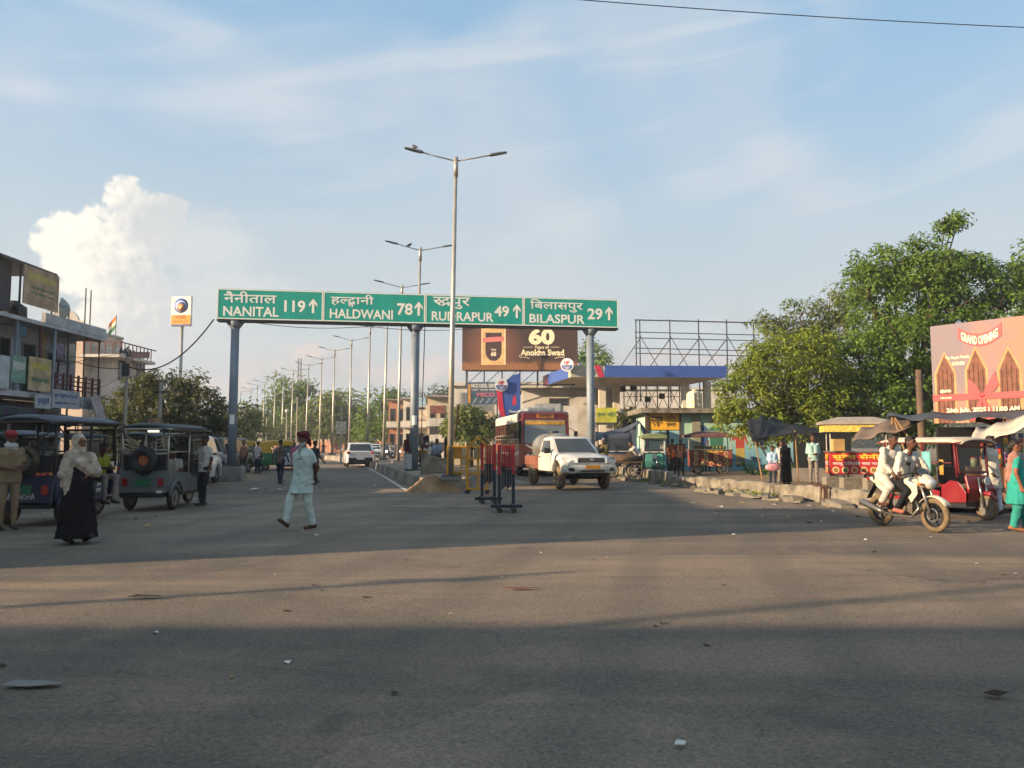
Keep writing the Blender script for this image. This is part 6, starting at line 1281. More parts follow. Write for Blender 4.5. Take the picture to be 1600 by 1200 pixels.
# ================================================================ PEOPLE (local -Y is the way they face, +X their left hand)
def cloth(name, col, rough=.9, var=.12, bump=.5, bscale=9.0):
    return M(name, col, rough, var=var, scale=5, bump=min(1, bump * 1.8), bscale=bscale, spec=.15, stretch=(1, 1, .35))
SKIN = M('skin_brown', '#7a4f38', .6, var=.1, scale=8); SKIND = M('skin_dark', '#58382a', .6, var=.1, scale=8); HAIR = M('hair_black', '#17130f', .7, var=.3, scale=30); HAIRG = M('hair_grey', '#8f8b84', .9, var=.25, scale=25, bump=.6, bscale=40); SHOE = M('shoe_dark', '#221c19', .6); SHOEB = M('shoe_brown', '#4a2c1e', .6); EYEM = M('eye_dark', '#120d0b', .3)
class Fig:
    def __init__(s): s.P = []
    def cap(s, a, b, ra, rb, reg, bias=0): s.P.append(('c', np.array(a, float), np.array(b, float), ra, rb, reg, bias)); return s
    def ell(s, c, r, reg, bias=0): s.P.append(('e', np.array(c, float), np.array(r if hasattr(r, '__len__') else (r, r, r), float), 0, 0, reg, bias)); return s
    def loft(s, rings, reg, pleat=0, n=22, bias=0): s.P.append(('l', rings, pleat, n, 0, reg, bias)); return s     # rings: (cx, cy, z, rx, ry) from low to high
    def base(s):
        m = MB()
        for p in s.P:
            if p[0] == 'c':
                a, b, ra, rb = Vector(p[1]), Vector(p[2]), p[3], p[4]; d = (b - a); L_ = d.length; d = d.normalized() if L_ > 1e-6 else Vector((0, 0, 1))
                pts, rr = [], []
                for k in (80, 50, 20): pts.append(a - d * ra * math.sin(R(k))); rr.append(ra * math.cos(R(k)))
                for k in (20, 50, 80): pts.append(b + d * rb * math.sin(R(k))); rr.append(rb * math.cos(R(k)))
                m.tube(pts, rr, 12)
            elif p[0] == 'e': m.sph(p[1], tuple(p[2]), 16, 12)
            else:
                rings = []; n = p[3]
                for (cx, cy, z, rx, ry) in p[1]:
                    t = (z - p[1][0][2]) / max(1e-6, p[1][-1][2] - p[1][0][2]); am = p[2] * (1 - t) ** 1.2
                    rings.append([(cx + rx * (1 + am * math.sin(7 * a + 2 * t) + am * .5 * math.sin(11 * a + 1)) * math.cos(a), cy + ry * (1 + am * math.sin(7 * a + 2 * t)) * math.sin(a), z) for a in np.linspace(0, 2 * math.pi, n + 1)[:-1]])
                m.loft(rings)
        return m
    def dist(s, p, X):
        if p[0] == 'c':
            a, b = p[1], p[2]; ab = b - a; t = np.clip(((X - a) @ ab) / max(1e-9, ab @ ab), 0, 1); return np.linalg.norm(X - (a + t[:, None] * ab), axis=1) - (p[3] + (p[4] - p[3]) * t)
        if p[0] == 'e': q = (X - p[1]) / p[2]; k = np.linalg.norm(q, axis=1); return (k - 1) * p[2].min()
        rg = np.array(p[1]); z = np.clip(X[:, 2], rg[0, 2], rg[-1, 2]); g = lambda i: np.interp(z, rg[:, 2], rg[:, i])
        k = np.sqrt(((X[:, 0] - g(0)) / g(3)) ** 2 + ((X[:, 1] - g(1)) / g(4)) ** 2); d = (k - 1) * np.minimum(g(3), g(4)); return np.maximum(d, np.abs(X[:, 2] - z))
    def build(s, name, parent, mats, vox, extra=None):
        m = s.base(); me = m.mesh('tmp'); o = bpy.data.objects.new('tmp', me); COL.objects.link(o)
        q = o.modifiers.new('r', 'REMESH'); q.mode = 'VOXEL'; q.voxel_size = vox; q2 = o.modifiers.new('s', 'SMOOTH'); q2.factor = .5; q2.iterations = 3
        dg = bpy.context.evaluated_depsgraph_get(); out = bpy.data.meshes.new_from_object(o.evaluated_get(dg)); bpy.data.objects.remove(o); bpy.data.meshes.remove(me)
        regs = list(mats.keys()); nf = len(out.polygons); ctr = np.empty(nf * 3); out.polygons.foreach_get('center', ctr); X = ctr.reshape(-1, 3)
        best = np.full(nf, 1e9); idx = np.zeros(nf, int)
        for p in s.P:
            d = s.dist(p, X) - p[6]; k = d < best; best[k] = d[k]; idx[k] = regs.index(p[5])
        # cloth folds: push the clothed vertices in and out a little
        nv = len(out.vertices); co = np.empty(nv * 3); out.vertices.foreach_get('co', co); co = co.reshape(-1, 3); no = np.empty(nv * 3); out.vertices.foreach_get('normal', no); no = no.reshape(-1, 3)
        bv = np.full(nv, 1e9); iv = np.zeros(nv, int)
        for p in s.P:
            d = s.dist(p, co) - p[6]; k = d < bv; bv[k] = d[k]; iv[k] = regs.index(p[5])
        isc = np.array([r_ not in ('skin', 'hair', 'shoe', 'cap', 'beard') for r_ in regs])[iv]
        ph = npr.uniform(0, 6.28, 6); x_, y_, z_ = co.T
        fold = .55 * np.sin(26 * x_ + 9 * np.sin(5 * z_ + ph[0]) + ph[1]) * np.sin(21 * y_ + 6 * np.sin(7 * z_ + ph[2]) + ph[3]) + .45 * np.sin(34 * z_ + 11 * x_ + 8 * y_ + 3 * np.sin(13 * x_ + ph[4]) + ph[5])
        co += no * (fold * .008 * isc)[:, None]; out.vertices.foreach_set('co', co.ravel())
        out.materials.clear()
        for r_ in regs: out.materials.append(mats[r_])
        out.polygons.foreach_set('material_index', idx); out.polygons.foreach_set('use_smooth', np.ones(nf, bool))
        if extra and extra.v:
            bm = bmesh.new(); bm.from_mesh(out); e2 = extra.mesh('x', True); off = len(out.materials)
            for mm in extra.mats: out.materials.append(mm)
            n0 = len(bm.faces); bm.from_mesh(e2); bm.faces.ensure_lookup_table()
            for f in bm.faces[n0:]: f.material_index += off
            bm.to_mesh(out); bm.free(); bpy.data.meshes.remove(e2)
        out.name = name; return newobj(name, out, parent)
V3 = lambda *a: np.array(a, float)
def stand(): return dict(pel=(0, 0, .95), che=(0, 0, 1.30), nek=(0, .01, 1.47), hed=(0, -.015, 1.625), shL=(.165, .01, 1.40), shR=(-.165, .01, 1.40), elL=(.215, .04, 1.13), elR=(-.215, .04, 1.13), haL=(.24, -.05, .89), haR=(-.24, -.05, .89),
                         hiL=(.09, 0, .92), hiR=(-.09, 0, .92), knL=(.10, -.03, .50), knR=(-.10, -.03, .50), anL=(.105, .02, .085), anR=(-.105, .02, .085), tdL=(.06, -1, 0), tdR=(-.06, -1, 0))
def walk(st_=.28, sw=1):
    p = stand(); a, b = ('L', 'R') if sw > 0 else ('R', 'L')
    sx_ = {'L': 1, 'R': -1}
    p.update({'an' + a: (.08 * sx_[a], -st_, .11), 'kn' + a: (.09 * sx_[a], -st_ * .62, .51), 'td' + a: (0, -1, .45), 'an' + b: (.08 * sx_[b], st_ * .75, .10), 'kn' + b: (.09 * sx_[b], st_ * .12, .49), 'td' + b: (0, -1, -.12)})
    p.update({'ha' + b: (.24 * sx_[b], -.22, .93), 'el' + b: (.235 * sx_[b], -.02, 1.14), 'ha' + a: (.24 * sx_[a], .14, .90), 'el' + a: (.235 * sx_[a], .13, 1.14)}); return p
def sit(seat=.45, knee=.42, foot=.1):
    z = seat + .09
    return dict(pel=(0, .05, z), che=(0, .0, z + .36), nek=(0, -.02, z + .52), hed=(0, -.05, z + .67), shL=(.175, -.0, z + .455), shR=(-.175, -.0, z + .455), elL=(.23, -.04, z + .20), elR=(-.23, -.04, z + .20), haL=(.12, -.26, z + .14), haR=(-.12, -.26, z + .14),
                hiL=(.09, .03, z), hiR=(-.09, .03, z), knL=(.13, -knee, z + .02), knR=(-.13, -knee, z + .02), anL=(.12, -knee + .03, foot), anR=(-.12, -knee + .03, foot), tdL=(0, -1, 0), tdR=(0, -1, 0))
def person(lab, loc, face, H, top, bottom, pose, skin=SKIN, hair=HAIR, shoe=SHOE, sleeve='short', hem=.84, girth=1.0, vox=.015, yaw=0.0, nod=0.0, style='', extra=None, moremats=None, legw=1.0, group=None, fingers=True, bald=False, cap=None, beard=None):
    rz = math.atan2(face[0], -face[1]); sc_ = H / 1.75
    t = thing('person', lab, 'person', loc, rz, group); t.scale = (sc_,) * 3
    P = {k: V3(*v) for k, v in pose.items()}; f = Fig(); g = girth
    mats = dict(top=top, skin=skin, bottom=bottom, shoe=shoe, hair=hair); mats.update(moremats or {})
    pel, che, nek, hed = P['pel'], P['che'], P['nek'], P['hed']; across = P['shL'] - P['shR']; across = across / np.linalg.norm(across)
    mid = (pel + che) / 2
    for s_ in (-1, 1):
        f.cap(pel + across * s_ * .065 * g + V3(0, 0, .02), mid + across * s_ * .07 * g, .112 * g, .108 * g, 'top'); f.cap(mid + across * s_ * .07 * g, che + across * s_ * .085 * g, .108 * g, .112 * g, 'top')
        sh = P['shL'] if s_ > 0 else P['shR']; f.cap(che + V3(0, 0, .06) + across * s_ * .07, sh, .088, .060, 'top')
    f.cap(che + V3(0, 0, .1), nek, .085, .062, 'top'); f.cap(nek - V3(0, 0, .03), hed - V3(0, 0, .05), .055, .052, 'skin', .004)
    for s_, q in ((1, 'L'), (-1, 'R')):
        sh, el_, ha = P['sh' + q], P['el' + q], P['ha' + q]
        k = .62 if sleeve == 'short' else 1.0
        mid_ = sh + (el_ - sh) * k; f.cap(sh, mid_, .060, .052, 'top', .003); f.cap(sh, el_, .054, .043, 'top' if sleeve == 'long' else 'skin')
        f.cap(el_, ha, .046 if sleeve == 'long' else .042, .034 if sleeve == 'long' else .030, 'top' if sleeve == 'long' else 'skin')
        d = ha - el_; d = d / np.linalg.norm(d); f.cap(ha, ha + d * .07, .032, .034, 'skin', .006)
        hi, kn, an, td = P['hi' + q], P['kn' + q], P['an' + q], P['td' + q]; td = td / np.linalg.norm(td)
        f.cap(hi, kn, .096 * g * (1 + (legw - 1) * .4), .066 * legw, 'bottom'); f.cap(kn, an + (kn - an) * .10, .066 * legw, .050 * legw, 'bottom'); f.cap(an, an + (kn - an) * .2, .036, .038, 'skin', -.01)
        f.cap(an + V3(0, 0, -.03) - td * .05, an + V3(0, 0, -.045) + td * .16, .044, .036, 'shoe', .006)
    f.cap(P['hiL'], P['hiR'], .11 * g, .11 * g, 'bottom')
    if hem < pel[2] + .02 and not style:
        up = che - pel; up = up / np.linalg.norm(up)
        f.loft([(pel[0], pel[1], hem, .185 * g, .135 * g), (pel[0], pel[1], pel[2] + .1, .172 * g, .122 * g)], 'top', .02)
    # head, turned by yaw and nod about the neck
    hp = []; rot = Matrix.Rotation(yaw, 3, 'Z') @ Matrix.Rotation(nod, 3, 'X')
    def hv(x, y, z): v = rot @ Vector((x, y, z)); return V3(*v) + hed
    f.ell(hed, (.074, .088, .108), 'skin'); f.ell(hv(0, -.03, -.058), (.056, .058, .055), 'skin'); f.cap(hv(0, -.085, .01), hv(0, -.103, -.022), .010, .015, 'skin'); f.cap(hv(-.03, -.074, .030), hv(.03, -.074, .030), .018, .018, 'skin'); f.cap(hv(-.022, -.08, -.055), hv(.022, -.08, -.055), .012, .012, 'skin')
    for s_ in (-1, 1): f.ell(hv(s_ * .078, .008, -.005), (.014, .024, .032), 'skin')
    if not bald: f.ell(hv(0, .022, .035), (.084, .088, .090), 'hair', .002); f.cap(hv(-.04, -.045, .088), hv(.04, -.045, .088), .03, .03, 'hair')
    if extra: extra(f, P, hv)
    x = MB(EYEM); x.sph(hv(-.030, -.083, .008), .011, 6, 5); x.sph(hv(.030, -.083, .008), .011, 6, 5); x.mat(M('lip', '#5a322c', .6)); x.tube([hv(-.024, -.088, -.052), hv(0, -.094, -.052), hv(.024, -.088, -.052)], .0055, 5)
    x.mat(HAIR); [x.tube([hv(s_ * .014, -.090, .030), hv(s_ * .032, -.090, .036), hv(s_ * .05, -.078, .032)], .006, 5) for s_ in (-1, 1)]
    if fingers:
        x.mat(skin)
        for s_, q in ((1, 'L'), (-1, 'R')):
            el_, ha = Vector(P['el' + q]), Vector(P['ha' + q]); d = (ha - el_).normalized(); sd = d.cross(Vector((0, 0, 1)) if abs(d.z) < .9 else Vector((0, 1, 0))).normalized(); nrm = d.cross(sd); w = sd if abs(d.z) >= .9 else sd
            b0 = ha + d * .075; inn = Vector((0, -1, 0)) if abs(d.z) > .7 else Vector((0, 0, -1)); inn = (inn - d * inn.dot(d)).normalized()
            ac = d.cross(inn).normalized()
            for i, L_ in enumerate((.062, .074, .078, .068)):
                r0 = b0 + ac * (i - 1.5) * .0185; x.tube([r0, r0 + d * L_ * .5 + inn * .008, r0 + d * L_ * .78 + inn * .03, r0 + d * L_ * .82 + inn * .05], [.0095, .009, .0085, .006], 6)
            r0 = ha + d * .03 + ac * .03; x.tube([r0, r0 + ac * .022 + d * .03 + inn * .012, r0 + ac * .018 + d * .058 + inn * .03], [.012, .0105, .007], 6)
    f.build('body', t, mats, vox, x); t['kind'] = 'thing'
    return t, P, hv
W_SH = cloth('shirt_white', '#b4b1a8'); W_KU = cloth('kurta_white', '#b8b3a6'); K_MINT = cloth('kurta_mint', '#a9bcb4', bscale=7); TR_DK = cloth('trouser_dark', '#1e2024'); TR_NV = cloth('trouser_navy', '#262c3c'); TR_GR = cloth('trouser_grey', '#77706a'); KHAKI = cloth('khaki', '#7d6c54'); BLK = cloth('black_cloth', '#0d0d10', bump=.8, bscale=5)
# 1 turbaned man, hands behind his back, striding
p = walk(.30, -1); p.update(elL=(.245, .13, 1.13), elR=(-.245, .13, 1.13), haL=(.05, .19, .93), haR=(-.05, .20, .92), anR=(-.08, -.30, .15), tdR=(-.05, -1, .75), knR=(-.09, -.20, .53), anL=(.09, .16, .085), tdL=(0, -1, 0), knL=(.09, .04, .49), che=(0, -.02, 1.30))
def ex(f, P, hv):
    f.loft([(0, -.04, .66, .225, .215), (0, -.03, .80, .205, .18), (0, -.02, .98, .19, .155), (0, -.01, 1.15, .185, .150), (0, 0, 1.34, .175, .13)], 'top', .03)
    f.ell(hv(0, .02, .085), (.110, .116, .075), 'turban', .006); f.cap(hv(-.06, -.05, .095), hv(.06, -.05, .095), .050, .050, 'turban', .005); f.ell(hv(0, .11, .0), (.06, .05, .085), 'turban', .004); f.cap(hv(.05, .12, -.02), hv(.055, .13, -.12), .035, .02, 'turban', .004)
    f.ell(hv(0, -.075, -.105), (.055, .042, .055), 'beard', .006); f.cap(hv(0, -.075, -.12), hv(0, -.085, -.235), .055, .026, 'beard', .006); f.cap(hv(-.062, -.015, -.065), hv(-.04, -.06, -.10), .024, .032, 'beard', .003); f.cap(hv(.062, -.015, -.065), hv(.04, -.06, -.10), .024, .032, 'beard', .003)
G = gnd(472, 828)
sk, P_, hv_ = person('bearded man in dark red turban and pale mint kurta striding across the road', (G.x, G.y, .006), (-.62, -.78), 1.74, K_MINT, cloth('pyjama_mint', '#b0c0b8', bscale=7), p, SKIND, HAIRG, SHOEB, 'short', extra=ex, moremats=dict(turban=M('turban_red', '#571a20', .9, var=.25, scale=14, bump=.6, bscale=22), beard=HAIRG), bald=True, vox=.012, yaw=R(12), girth=1.2, legw=1.35)
MB(BLACKP).boxc((.085, -.152, 1.275), (.085, .012, .016), rz=R(14)).build('pocket_pen', sk); MB(K_MINT).boxc((.085, -.150, 1.20), (.11, .010, .13), rz=R(14)).build('pocket', sk)
# 2 veiled woman
p = walk(.16, 1); p.update(haL=(.10, -.10, 1.12), elL=(.21, -.02, 1.14), haR=(-.10, -.10, 1.08), elR=(-.21, -.02, 1.12))
def ex(f, P, hv):
    f.loft([(0, -.02, .10, .30, .28), (0, -.02, .22, .29, .265), (0, -.02, .55, .265, .235), (0, -.01, .9, .235, .20), (0, 0, 1.15, .215, .17), (0, 0, 1.40, .19, .12)], 'top', .07, 28)
    f.ell(hv(0, .045, .03), (.105, .105, .125), 'scarf', .004); f.cap(hv(-.068, .01, .0), hv(-.03, -.03, -.14), .04, .05, 'scarf', .006); f.cap(hv(.068, .01, .0), hv(.03, -.03, -.14), .04, .05, 'scarf', .006); f.cap(hv(0, -.035, -.10), hv(0, -.04, -.14), .055, .07, 'scarf', .006)
    f.cap((0, .03, 1.50), (0, .02, 1.36), .10, .17, 'scarf', .01); f.cap((-.15, .0, 1.40), (.17, .0, 1.38), .10, .10, 'scarf', .01); f.cap((.16, -.04, 1.38), (.20, -.17, 1.14), .10, .085, 'scarf', .012); f.cap((-.15, .0, 1.38), (-.24, .0, 1.12), .105, .10, 'scarf', .012); f.cap((-.22, -.02, 1.16), (-.20, -.04, .90), .10, .06, 'scarf', .012); f.cap((-.20, -.04, .92), (-.19, -.05, .76), .06, .025, 'scarf', .012); f.cap((-.05, -.12, 1.30), (.08, -.17, 1.16), .09, .07, 'scarf', .012); f.cap((-.1, .1, 1.3), (-.16, .12, .95), .12, .06, 'scarf', .012)
G = gnd(118, 850)
SCF = M('scarf_pale', '#a89a88', .9, var=.35, scale=7, dirt='#6a6a72', damt=.6, dscale=6, bump=.6, bscale=12)
bw2, P_, hv_ = person('woman in black robe and pale patterned headscarf walking past the blue rickshaw', (G.x, G.y, .006), (.86, -.5), 1.68, BLK, BLK, p, SKIN, HAIR, SHOE, 'long', extra=ex, moremats=dict(scarf=SCF), style='robe', vox=.013, bald=True)
MB(M('hem_red', '#6d2a2a', .9)).loft([[(-.02 + r * math.cos(a), -.22 + r * .8 * math.sin(a), z) for a in np.linspace(0, 6.283, 13)[:-1]] for r, z in ((.085, .10), (.07, .20))]).build('red_trouser_hem', bw2)
# 3 traffic policeman
p = stand(); p.update(elL=(.25, -.0, 1.12), haL=(.06, -.22, 1.10), elR=(-.25, -.0, 1.12), haR=(-.06, -.23, 1.08))
def ex(f, P, hv): f.ell(hv(0, .01, .075), (.102, .112, .062), 'cap', .006); f.cap(hv(-.05, -.09, .05), hv(.05, -.09, .05), .03, .03, 'cap', .004); f.cap((-.045, -.03, 1.49), (.045, -.05, 1.47), .062, .062, 'kerchief', .006)
G = gnd(10, 829)
person('policeman in khaki uniform and red cap at the picture edge', (G.x, G.y, .006), (.75, -.66), 1.78, KHAKI, KHAKI, p, SKIND, HAIR, SHOE, 'short', extra=ex, moremats=dict(cap=M('cap_red', '#8a1c1c', .8), kerchief=cloth('kerchief_white', '#b5b8b5')), vox=.014, girth=1.08)
# 4 man in white T-shirt, hand on the rickshaw
p = stand(); p.update(elR=(-.36, -.10, 1.20), haR=(-.34, -.30, 1.05), anL=(.02, -.02, .085), anR=(-.14, .03, .085), knL=(.06, -.05, .5))
G = gnd(318, 791)
person('man in white T-shirt and black trousers leaning beside the grey rickshaw', (G.x, G.y, .006), (-.55, -.84), 1.76, W_SH, TR_DK, p, SKIND, vox=.015, yaw=R(-10), girth=1.08, legw=1.15)
# 5 rickshaw driver
p = sit(.62, .38, .22); p.update(haL=(.06, -.34, .93), haR=(-.04, -.34, .93), hed=(0, -.12, 1.36), nek=(0, -.05, 1.22))
rp_ = r1.matrix_basis @ Vector((.60, -.18, 0)) if False else Matrix.Translation(r1.location) @ Matrix.Rotation(r1.rotation_euler.z, 4, 'Z') @ Vector((.70, -.30, 0))
person('rickshaw driver in yellow-green shirt bent over a phone', (rp_.x, rp_.y, .14), (.90, -.42), 1.7, cloth('shirt_lime', '#8d9430'), TR_GR, p, SKIND, vox=.015, nod=R(28))
# passengers glimpsed in rickshaws
q = Matrix.Translation(r2.location) @ Matrix.Rotation(r2.rotation_euler.z, 4, 'Z') @ Vector((-.1, -.15, 0)); person('passenger in white seated inside the grey rickshaw', (q.x, q.y, .12), (-.06, -1), 1.66, W_SH, TR_NV, sit(.52, .36, .22), SKIND, vox=.025, fingers=False)
q = Matrix.Translation(r3.location) @ Matrix.Rotation(r3.rotation_euler.z, 4, 'Z') @ Vector((-.88, .1, 0)); person('passenger in white seated inside the red rickshaw', (q.x, q.y, .12), (.34, -.94), 1.64, W_SH, TR_NV, sit(.52, .36, .22), SKIND, vox=.022, fingers=False)
# 6.. people up the left verge
def simple(lab, px, py, H, top, bottom, face, pose=None, z=0.006, **k):
    G = gnd(px, py, z) if z < .1 or 'Y' not in k else None
    Y = k.pop('Y', None)
    if Y: a = at(px, py, Y); G = Vector((a.x, Y, z))
    return person(lab, (G.x, G.y, z), face, H, top, bottom, pose or stand(), SKIND, vox=k.pop('vox', .024), fingers=G.y < 30, **k)
simple('man in grey-brown shirt and navy trousers walking on the road edge', 437, 757, 1.70, cloth('shirt_taupe', '#5f564f'), TR_NV, (.1, 1), walk(.12, 1), sleeve='long')
simple('man in white shirt and blue trousers by the auto rickshaw', 402, 741, 1.66, W_SH, TR_NV, (.2, 1), stand())
simple('man in peach shirt standing behind the gantry footing', 380, 738, 1.68, cloth('shirt_peach', '#9a6a58'), TR_DK, (-.3, -1), Y=39.5)
simple('person in pink walking hidden behind the turbaned man', 459, 738, 1.60, cloth('dress_pink', '#a86474'), cloth('dress_pink2', '#a05a6a'), (.3, -1), Y=43, hem=.6)
simple('walker in dark clothes passing behind the turbaned man', 491, 757, 1.66, cloth('shirt_dk', '#2a2a30'), TR_DK, (.5, .8), walk(.2, 1), Y=29)
# riders
def mp(x, y, z): return (y, -x, z)
p = dict(pel=mp(-.12, 0, .90), che=mp(.03, 0, 1.25), nek=mp(.11, 0, 1.41), hed=mp(.15, 0, 1.56), shL=mp(.08, .175, 1.35), shR=mp(.08, -.175, 1.35), elL=mp(.16, .30, 1.12), elR=mp(.14, -.30, 1.12), haL=mp(.20, .34, 1.02), haR=mp(.20, -.34, 1.02),
         hiL=mp(-.10, .09, .88), hiR=mp(-.10, -.09, .88), knL=mp(.24, .21, .70), knR=mp(.24, -.21, .70), anL=mp(-.02, .21, .37), anR=mp(-.02, -.21, .37), tdL=mp(1, .1, 0), tdR=mp(1, -.1, 0))
person('motorcycle rider in white shirt and black trousers', MPOS, MH, 1.75, W_SH, TR_DK, p, SKIND, HAIR, M('shoe_redwhite', '#9a5a4a', .7, var=.5, scale=14), 'long', hem=.99, vox=.013, girth=1.12, yaw=R(8))
p = dict(pel=mp(-.50, .02, .96), che=mp(-.40, .03, 1.32), nek=mp(-.34, .03, 1.48), hed=mp(-.29, .02, 1.62), shL=mp(-.36, .20, 1.42), shR=mp(-.36, -.15, 1.42), elL=mp(-.28, .27, 1.16), elR=mp(-.26, -.24, 1.16), haL=mp(-.12, .22, 1.02), haR=mp(-.08, -.22, 1.0),
         hiL=mp(-.48, .10, .94), hiR=mp(-.48, -.10, .94), knL=mp(-.10, .25, .76), knR=mp(-.10, -.26, .76), anL=mp(-.34, .23, .47), anR=mp(-.34, -.25, .47), tdL=mp(1, .2, 0), tdR=mp(1, -.2, 0))
def ex(f, P, hv): a, b = P['pel'], P['che']; f.cap(a + V3(0, .04, -.08), b, .17, .15, 'top'); f.cap(P['hiR'], P['hiR'] * .5 + P['knR'] * .5, .12, .10, 'top', .01); f.cap(P['hiL'], P['hiL'] * .5 + P['knL'] * .5, .12, .10, 'top', .01)
person('pillion passenger in white kurta behind the motorcycle rider', MPOS, MH, 1.75, W_KU, cloth('pyjama_grey', '#a9a6a0'), p, SKIND, HAIR, SHOEB, 'long', hem=1.05, vox=.013, girth=1.06, extra=ex, legw=1.2, yaw=R(10))
for o_, lab in ((sc1, 'rider in white on the far pale scooter'), (None, 'rider on the far dark motorcycle')):
    q = o_.location if o_ else Vector((at(505, 702, 88).x, 88, 0)); fc = (.3, -1) if o_ else (-.3, 1)
    p = dict(pel=mp(-.2, 0, .90), che=mp(-.1, 0, 1.27), nek=mp(-.05, 0, 1.43), hed=mp(-.02, 0, 1.59), shL=mp(-.08, .175, 1.37), shR=mp(-.08, -.175, 1.37), elL=mp(.06, .28, 1.15), elR=mp(.06, -.28, 1.15), haL=mp(.2, .34, 1.02), haR=mp(.2, -.34, 1.02), hiL=mp(-.18, .09, .88), hiR=mp(-.18, -.09, .88), knL=mp(.2, .2, .7), knR=mp(.2, -.2, .7), anL=mp(-.02, .2, .37), anR=mp(-.02, -.2, .37), tdL=mp(1, 0, 0), tdR=mp(1, 0, 0))
    person(lab, q, fc, 1.75, W_SH if o_ else cloth('shirt_dk', ''), TR_NV, p, SKIND, vox=.04, fingers=False)
# right side people
p = stand(); p.update(elL=(.21, .02, 1.12), haL=(.05, -.22, 1.10), elR=(-.21, .02, 1.12), haR=(-.04, -.23, 1.08))
simple('man in pale teal shirt and grey trousers standing by the red food cart', 1272, 757, 1.74, cloth('shirt_teal', '#8fae a9'.replace(' ', '')), TR_GR, (-.15, -1), p, z=.12, Y=26.6, sleeve='long', vox=.018, bald=True)
p = stand(); p.update(haL=(.10, -.24, .98), haR=(-.10, -.24, .98))
bg_, _, _ = simple('girl in pale blue shirt holding a pink bag behind the low wall', 1208, 757, 1.36, cloth('shirt_sky', '#93adc2'), TR_NV, (-.2, -1), p, z=.12, Y=26.6, sleeve='long', vox=.018)
G = at(1209, 744, 26.2); hb = thing('pink_bag', 'pink and white bag held by the girl in blue', 'bag', (G.x, 26.28, .62)); MB(M('bag_pink', '#c98a92', .6, var=.35, scale=8)).sph((0, 0, .12), (.26, .09, .13), 16, 10).build('pouch', hb, True); MB(M('bag_pink', '')).tube([(-.15, 0, .2), (-.1, 0, .34), (.1, 0, .34), (.15, 0, .2)], .012, 6).build('strap', hb)
def ex(f, P, hv): f.loft([(0, 0, .12, .22, .2), (0, 0, .6, .2, .17), (0, 0, 1.0, .18, .14), (0, 0, 1.36, .17, .11)], 'top', .05); f.ell(hv(0, .02, .03), (.095, .105, .115), 'top', .006); f.cap((-.05, -.02, 1.5), (.0, -.02, 1.35), .09, .13, 'top', .006)
simple('woman in long black robe beside the girl with the pink bag', 1229, 760, 1.56, BLK, BLK, (.25, -1), None, z=.12, Y=26.9, extra=ex, style='robe', sleeve='short', vox=.018)
simple('woman in printed white scarf standing behind the girl and the black robe', 1222, 752, 1.55, cloth('print_white', '#a9aba8', var=.4), TR_GR, (.1, -1), None, z=.12, Y=27.8, sleeve='short', vox=.024)
simple('man in orange-brown shirt seen from behind beyond the low wall', 1051, 736, 1.66, cloth('shirt_rust', '#8a4a2c'), TR_DK, (.1, 1), None, z=.12, Y=34)
simple('man in dark brown shirt with hand on hip beside the orange-shirted man', 1064, 737, 1.70, cloth('shirt_umber', '#3d2a22'), TR_DK, (.1, 1), None, z=.12, Y=33.6)
p = stand(); p.update(che=(0, -.24, 1.22), nek=(0, -.34, 1.36), hed=(0, -.42, 1.48), shL=(.17, -.30, 1.31), shR=(-.17, -.30, 1.31), elL=(.22, -.48, 1.10), elR=(-.22, -.48, 1.10), haL=(.16, -.66, .98), haR=(-.16, -.66, .98))
simple('man in white shirt bending over a handcart beyond the low wall', 1000, 738, 1.66, W_SH, TR_DK, (-1, -.1), p, z=.12, Y=32.6)
simple('man in mauve cap standing beside the dark tempo', 943, 735, 1.68, cloth('shirt_ochre', '#8a7a4a'), TR_DK, (.2, -1), None, z=.12, Y=34.5, moremats=dict(cap=M('cap_mauve', '#8a7a8a', .8)), extra=lambda f, P, hv: f.ell(hv(0, .01, .07), (.1, .11, .065), 'cap', .006))
p = walk(.1, 1)
def ex(f, P, hv): f.loft([(0, 0, .60, .225, .185), (0, 0, .85, .20, .155), (0, 0, 1.10, .185, .14), (0, 0, 1.34, .175, .125)], 'top', .03)
G = gnd(1552, 807); person('man in off-white kurta walking past the red rickshaw', (G.x, G.y, .006), (.35, -.94), 1.72, W_KU, cloth('pyjama_pale', '#b5bcc4'), p, M('skin_darker', '#402a20', .6), HAIR, SHOEB, 'long', extra=ex, vox=.015, legw=1.2)
p = walk(.14, 1); p.update(haR=(-.24, -.02, .86), elR=(-.25, .06, 1.12))
def ex(f, P, hv):
    f.loft([(0, 0, .52, .25, .21), (0, 0, .80, .215, .17), (0, 0, 1.08, .175, .14), (0, 0, 1.34, .165, .125)], 'top', .04)
    f.cap((-.14, .05, 1.44), (.16, -.06, 1.05), .085, .08, 'dupatta', .012); f.cap((.16, -.04, 1.08), (.18, .06, .75), .08, .07, 'dupatta', .012); f.cap((-.1, .08, 1.42), (-.02, .14, 1.0), .07, .06, 'dupatta', .01); f.ell(hv(0, .10, -.02), (.06, .06, .07), 'hair')
G = gnd(1593, 831); person('woman in teal tunic with dusty pink scarf at the picture edge', (G.x, G.y, .006), (.92, -.38), 1.62, cloth('tunic_teal', '#2d8c82'), cloth('salwar_teal', '#2f8278'), p, SKIN, HAIR, M('sandal', '#8a5a3a', .7), 'short', extra=ex, moremats=dict(dupatta=cloth('dupatta_pink', '#8f6a62')), vox=.014, legw=1.5)
# vendors
simple('cart vendor in white behind the fruit drink cart', 1106, 730, 1.6, W_SH, TR_DK, (0, -1), None, z=.12, Y=40)
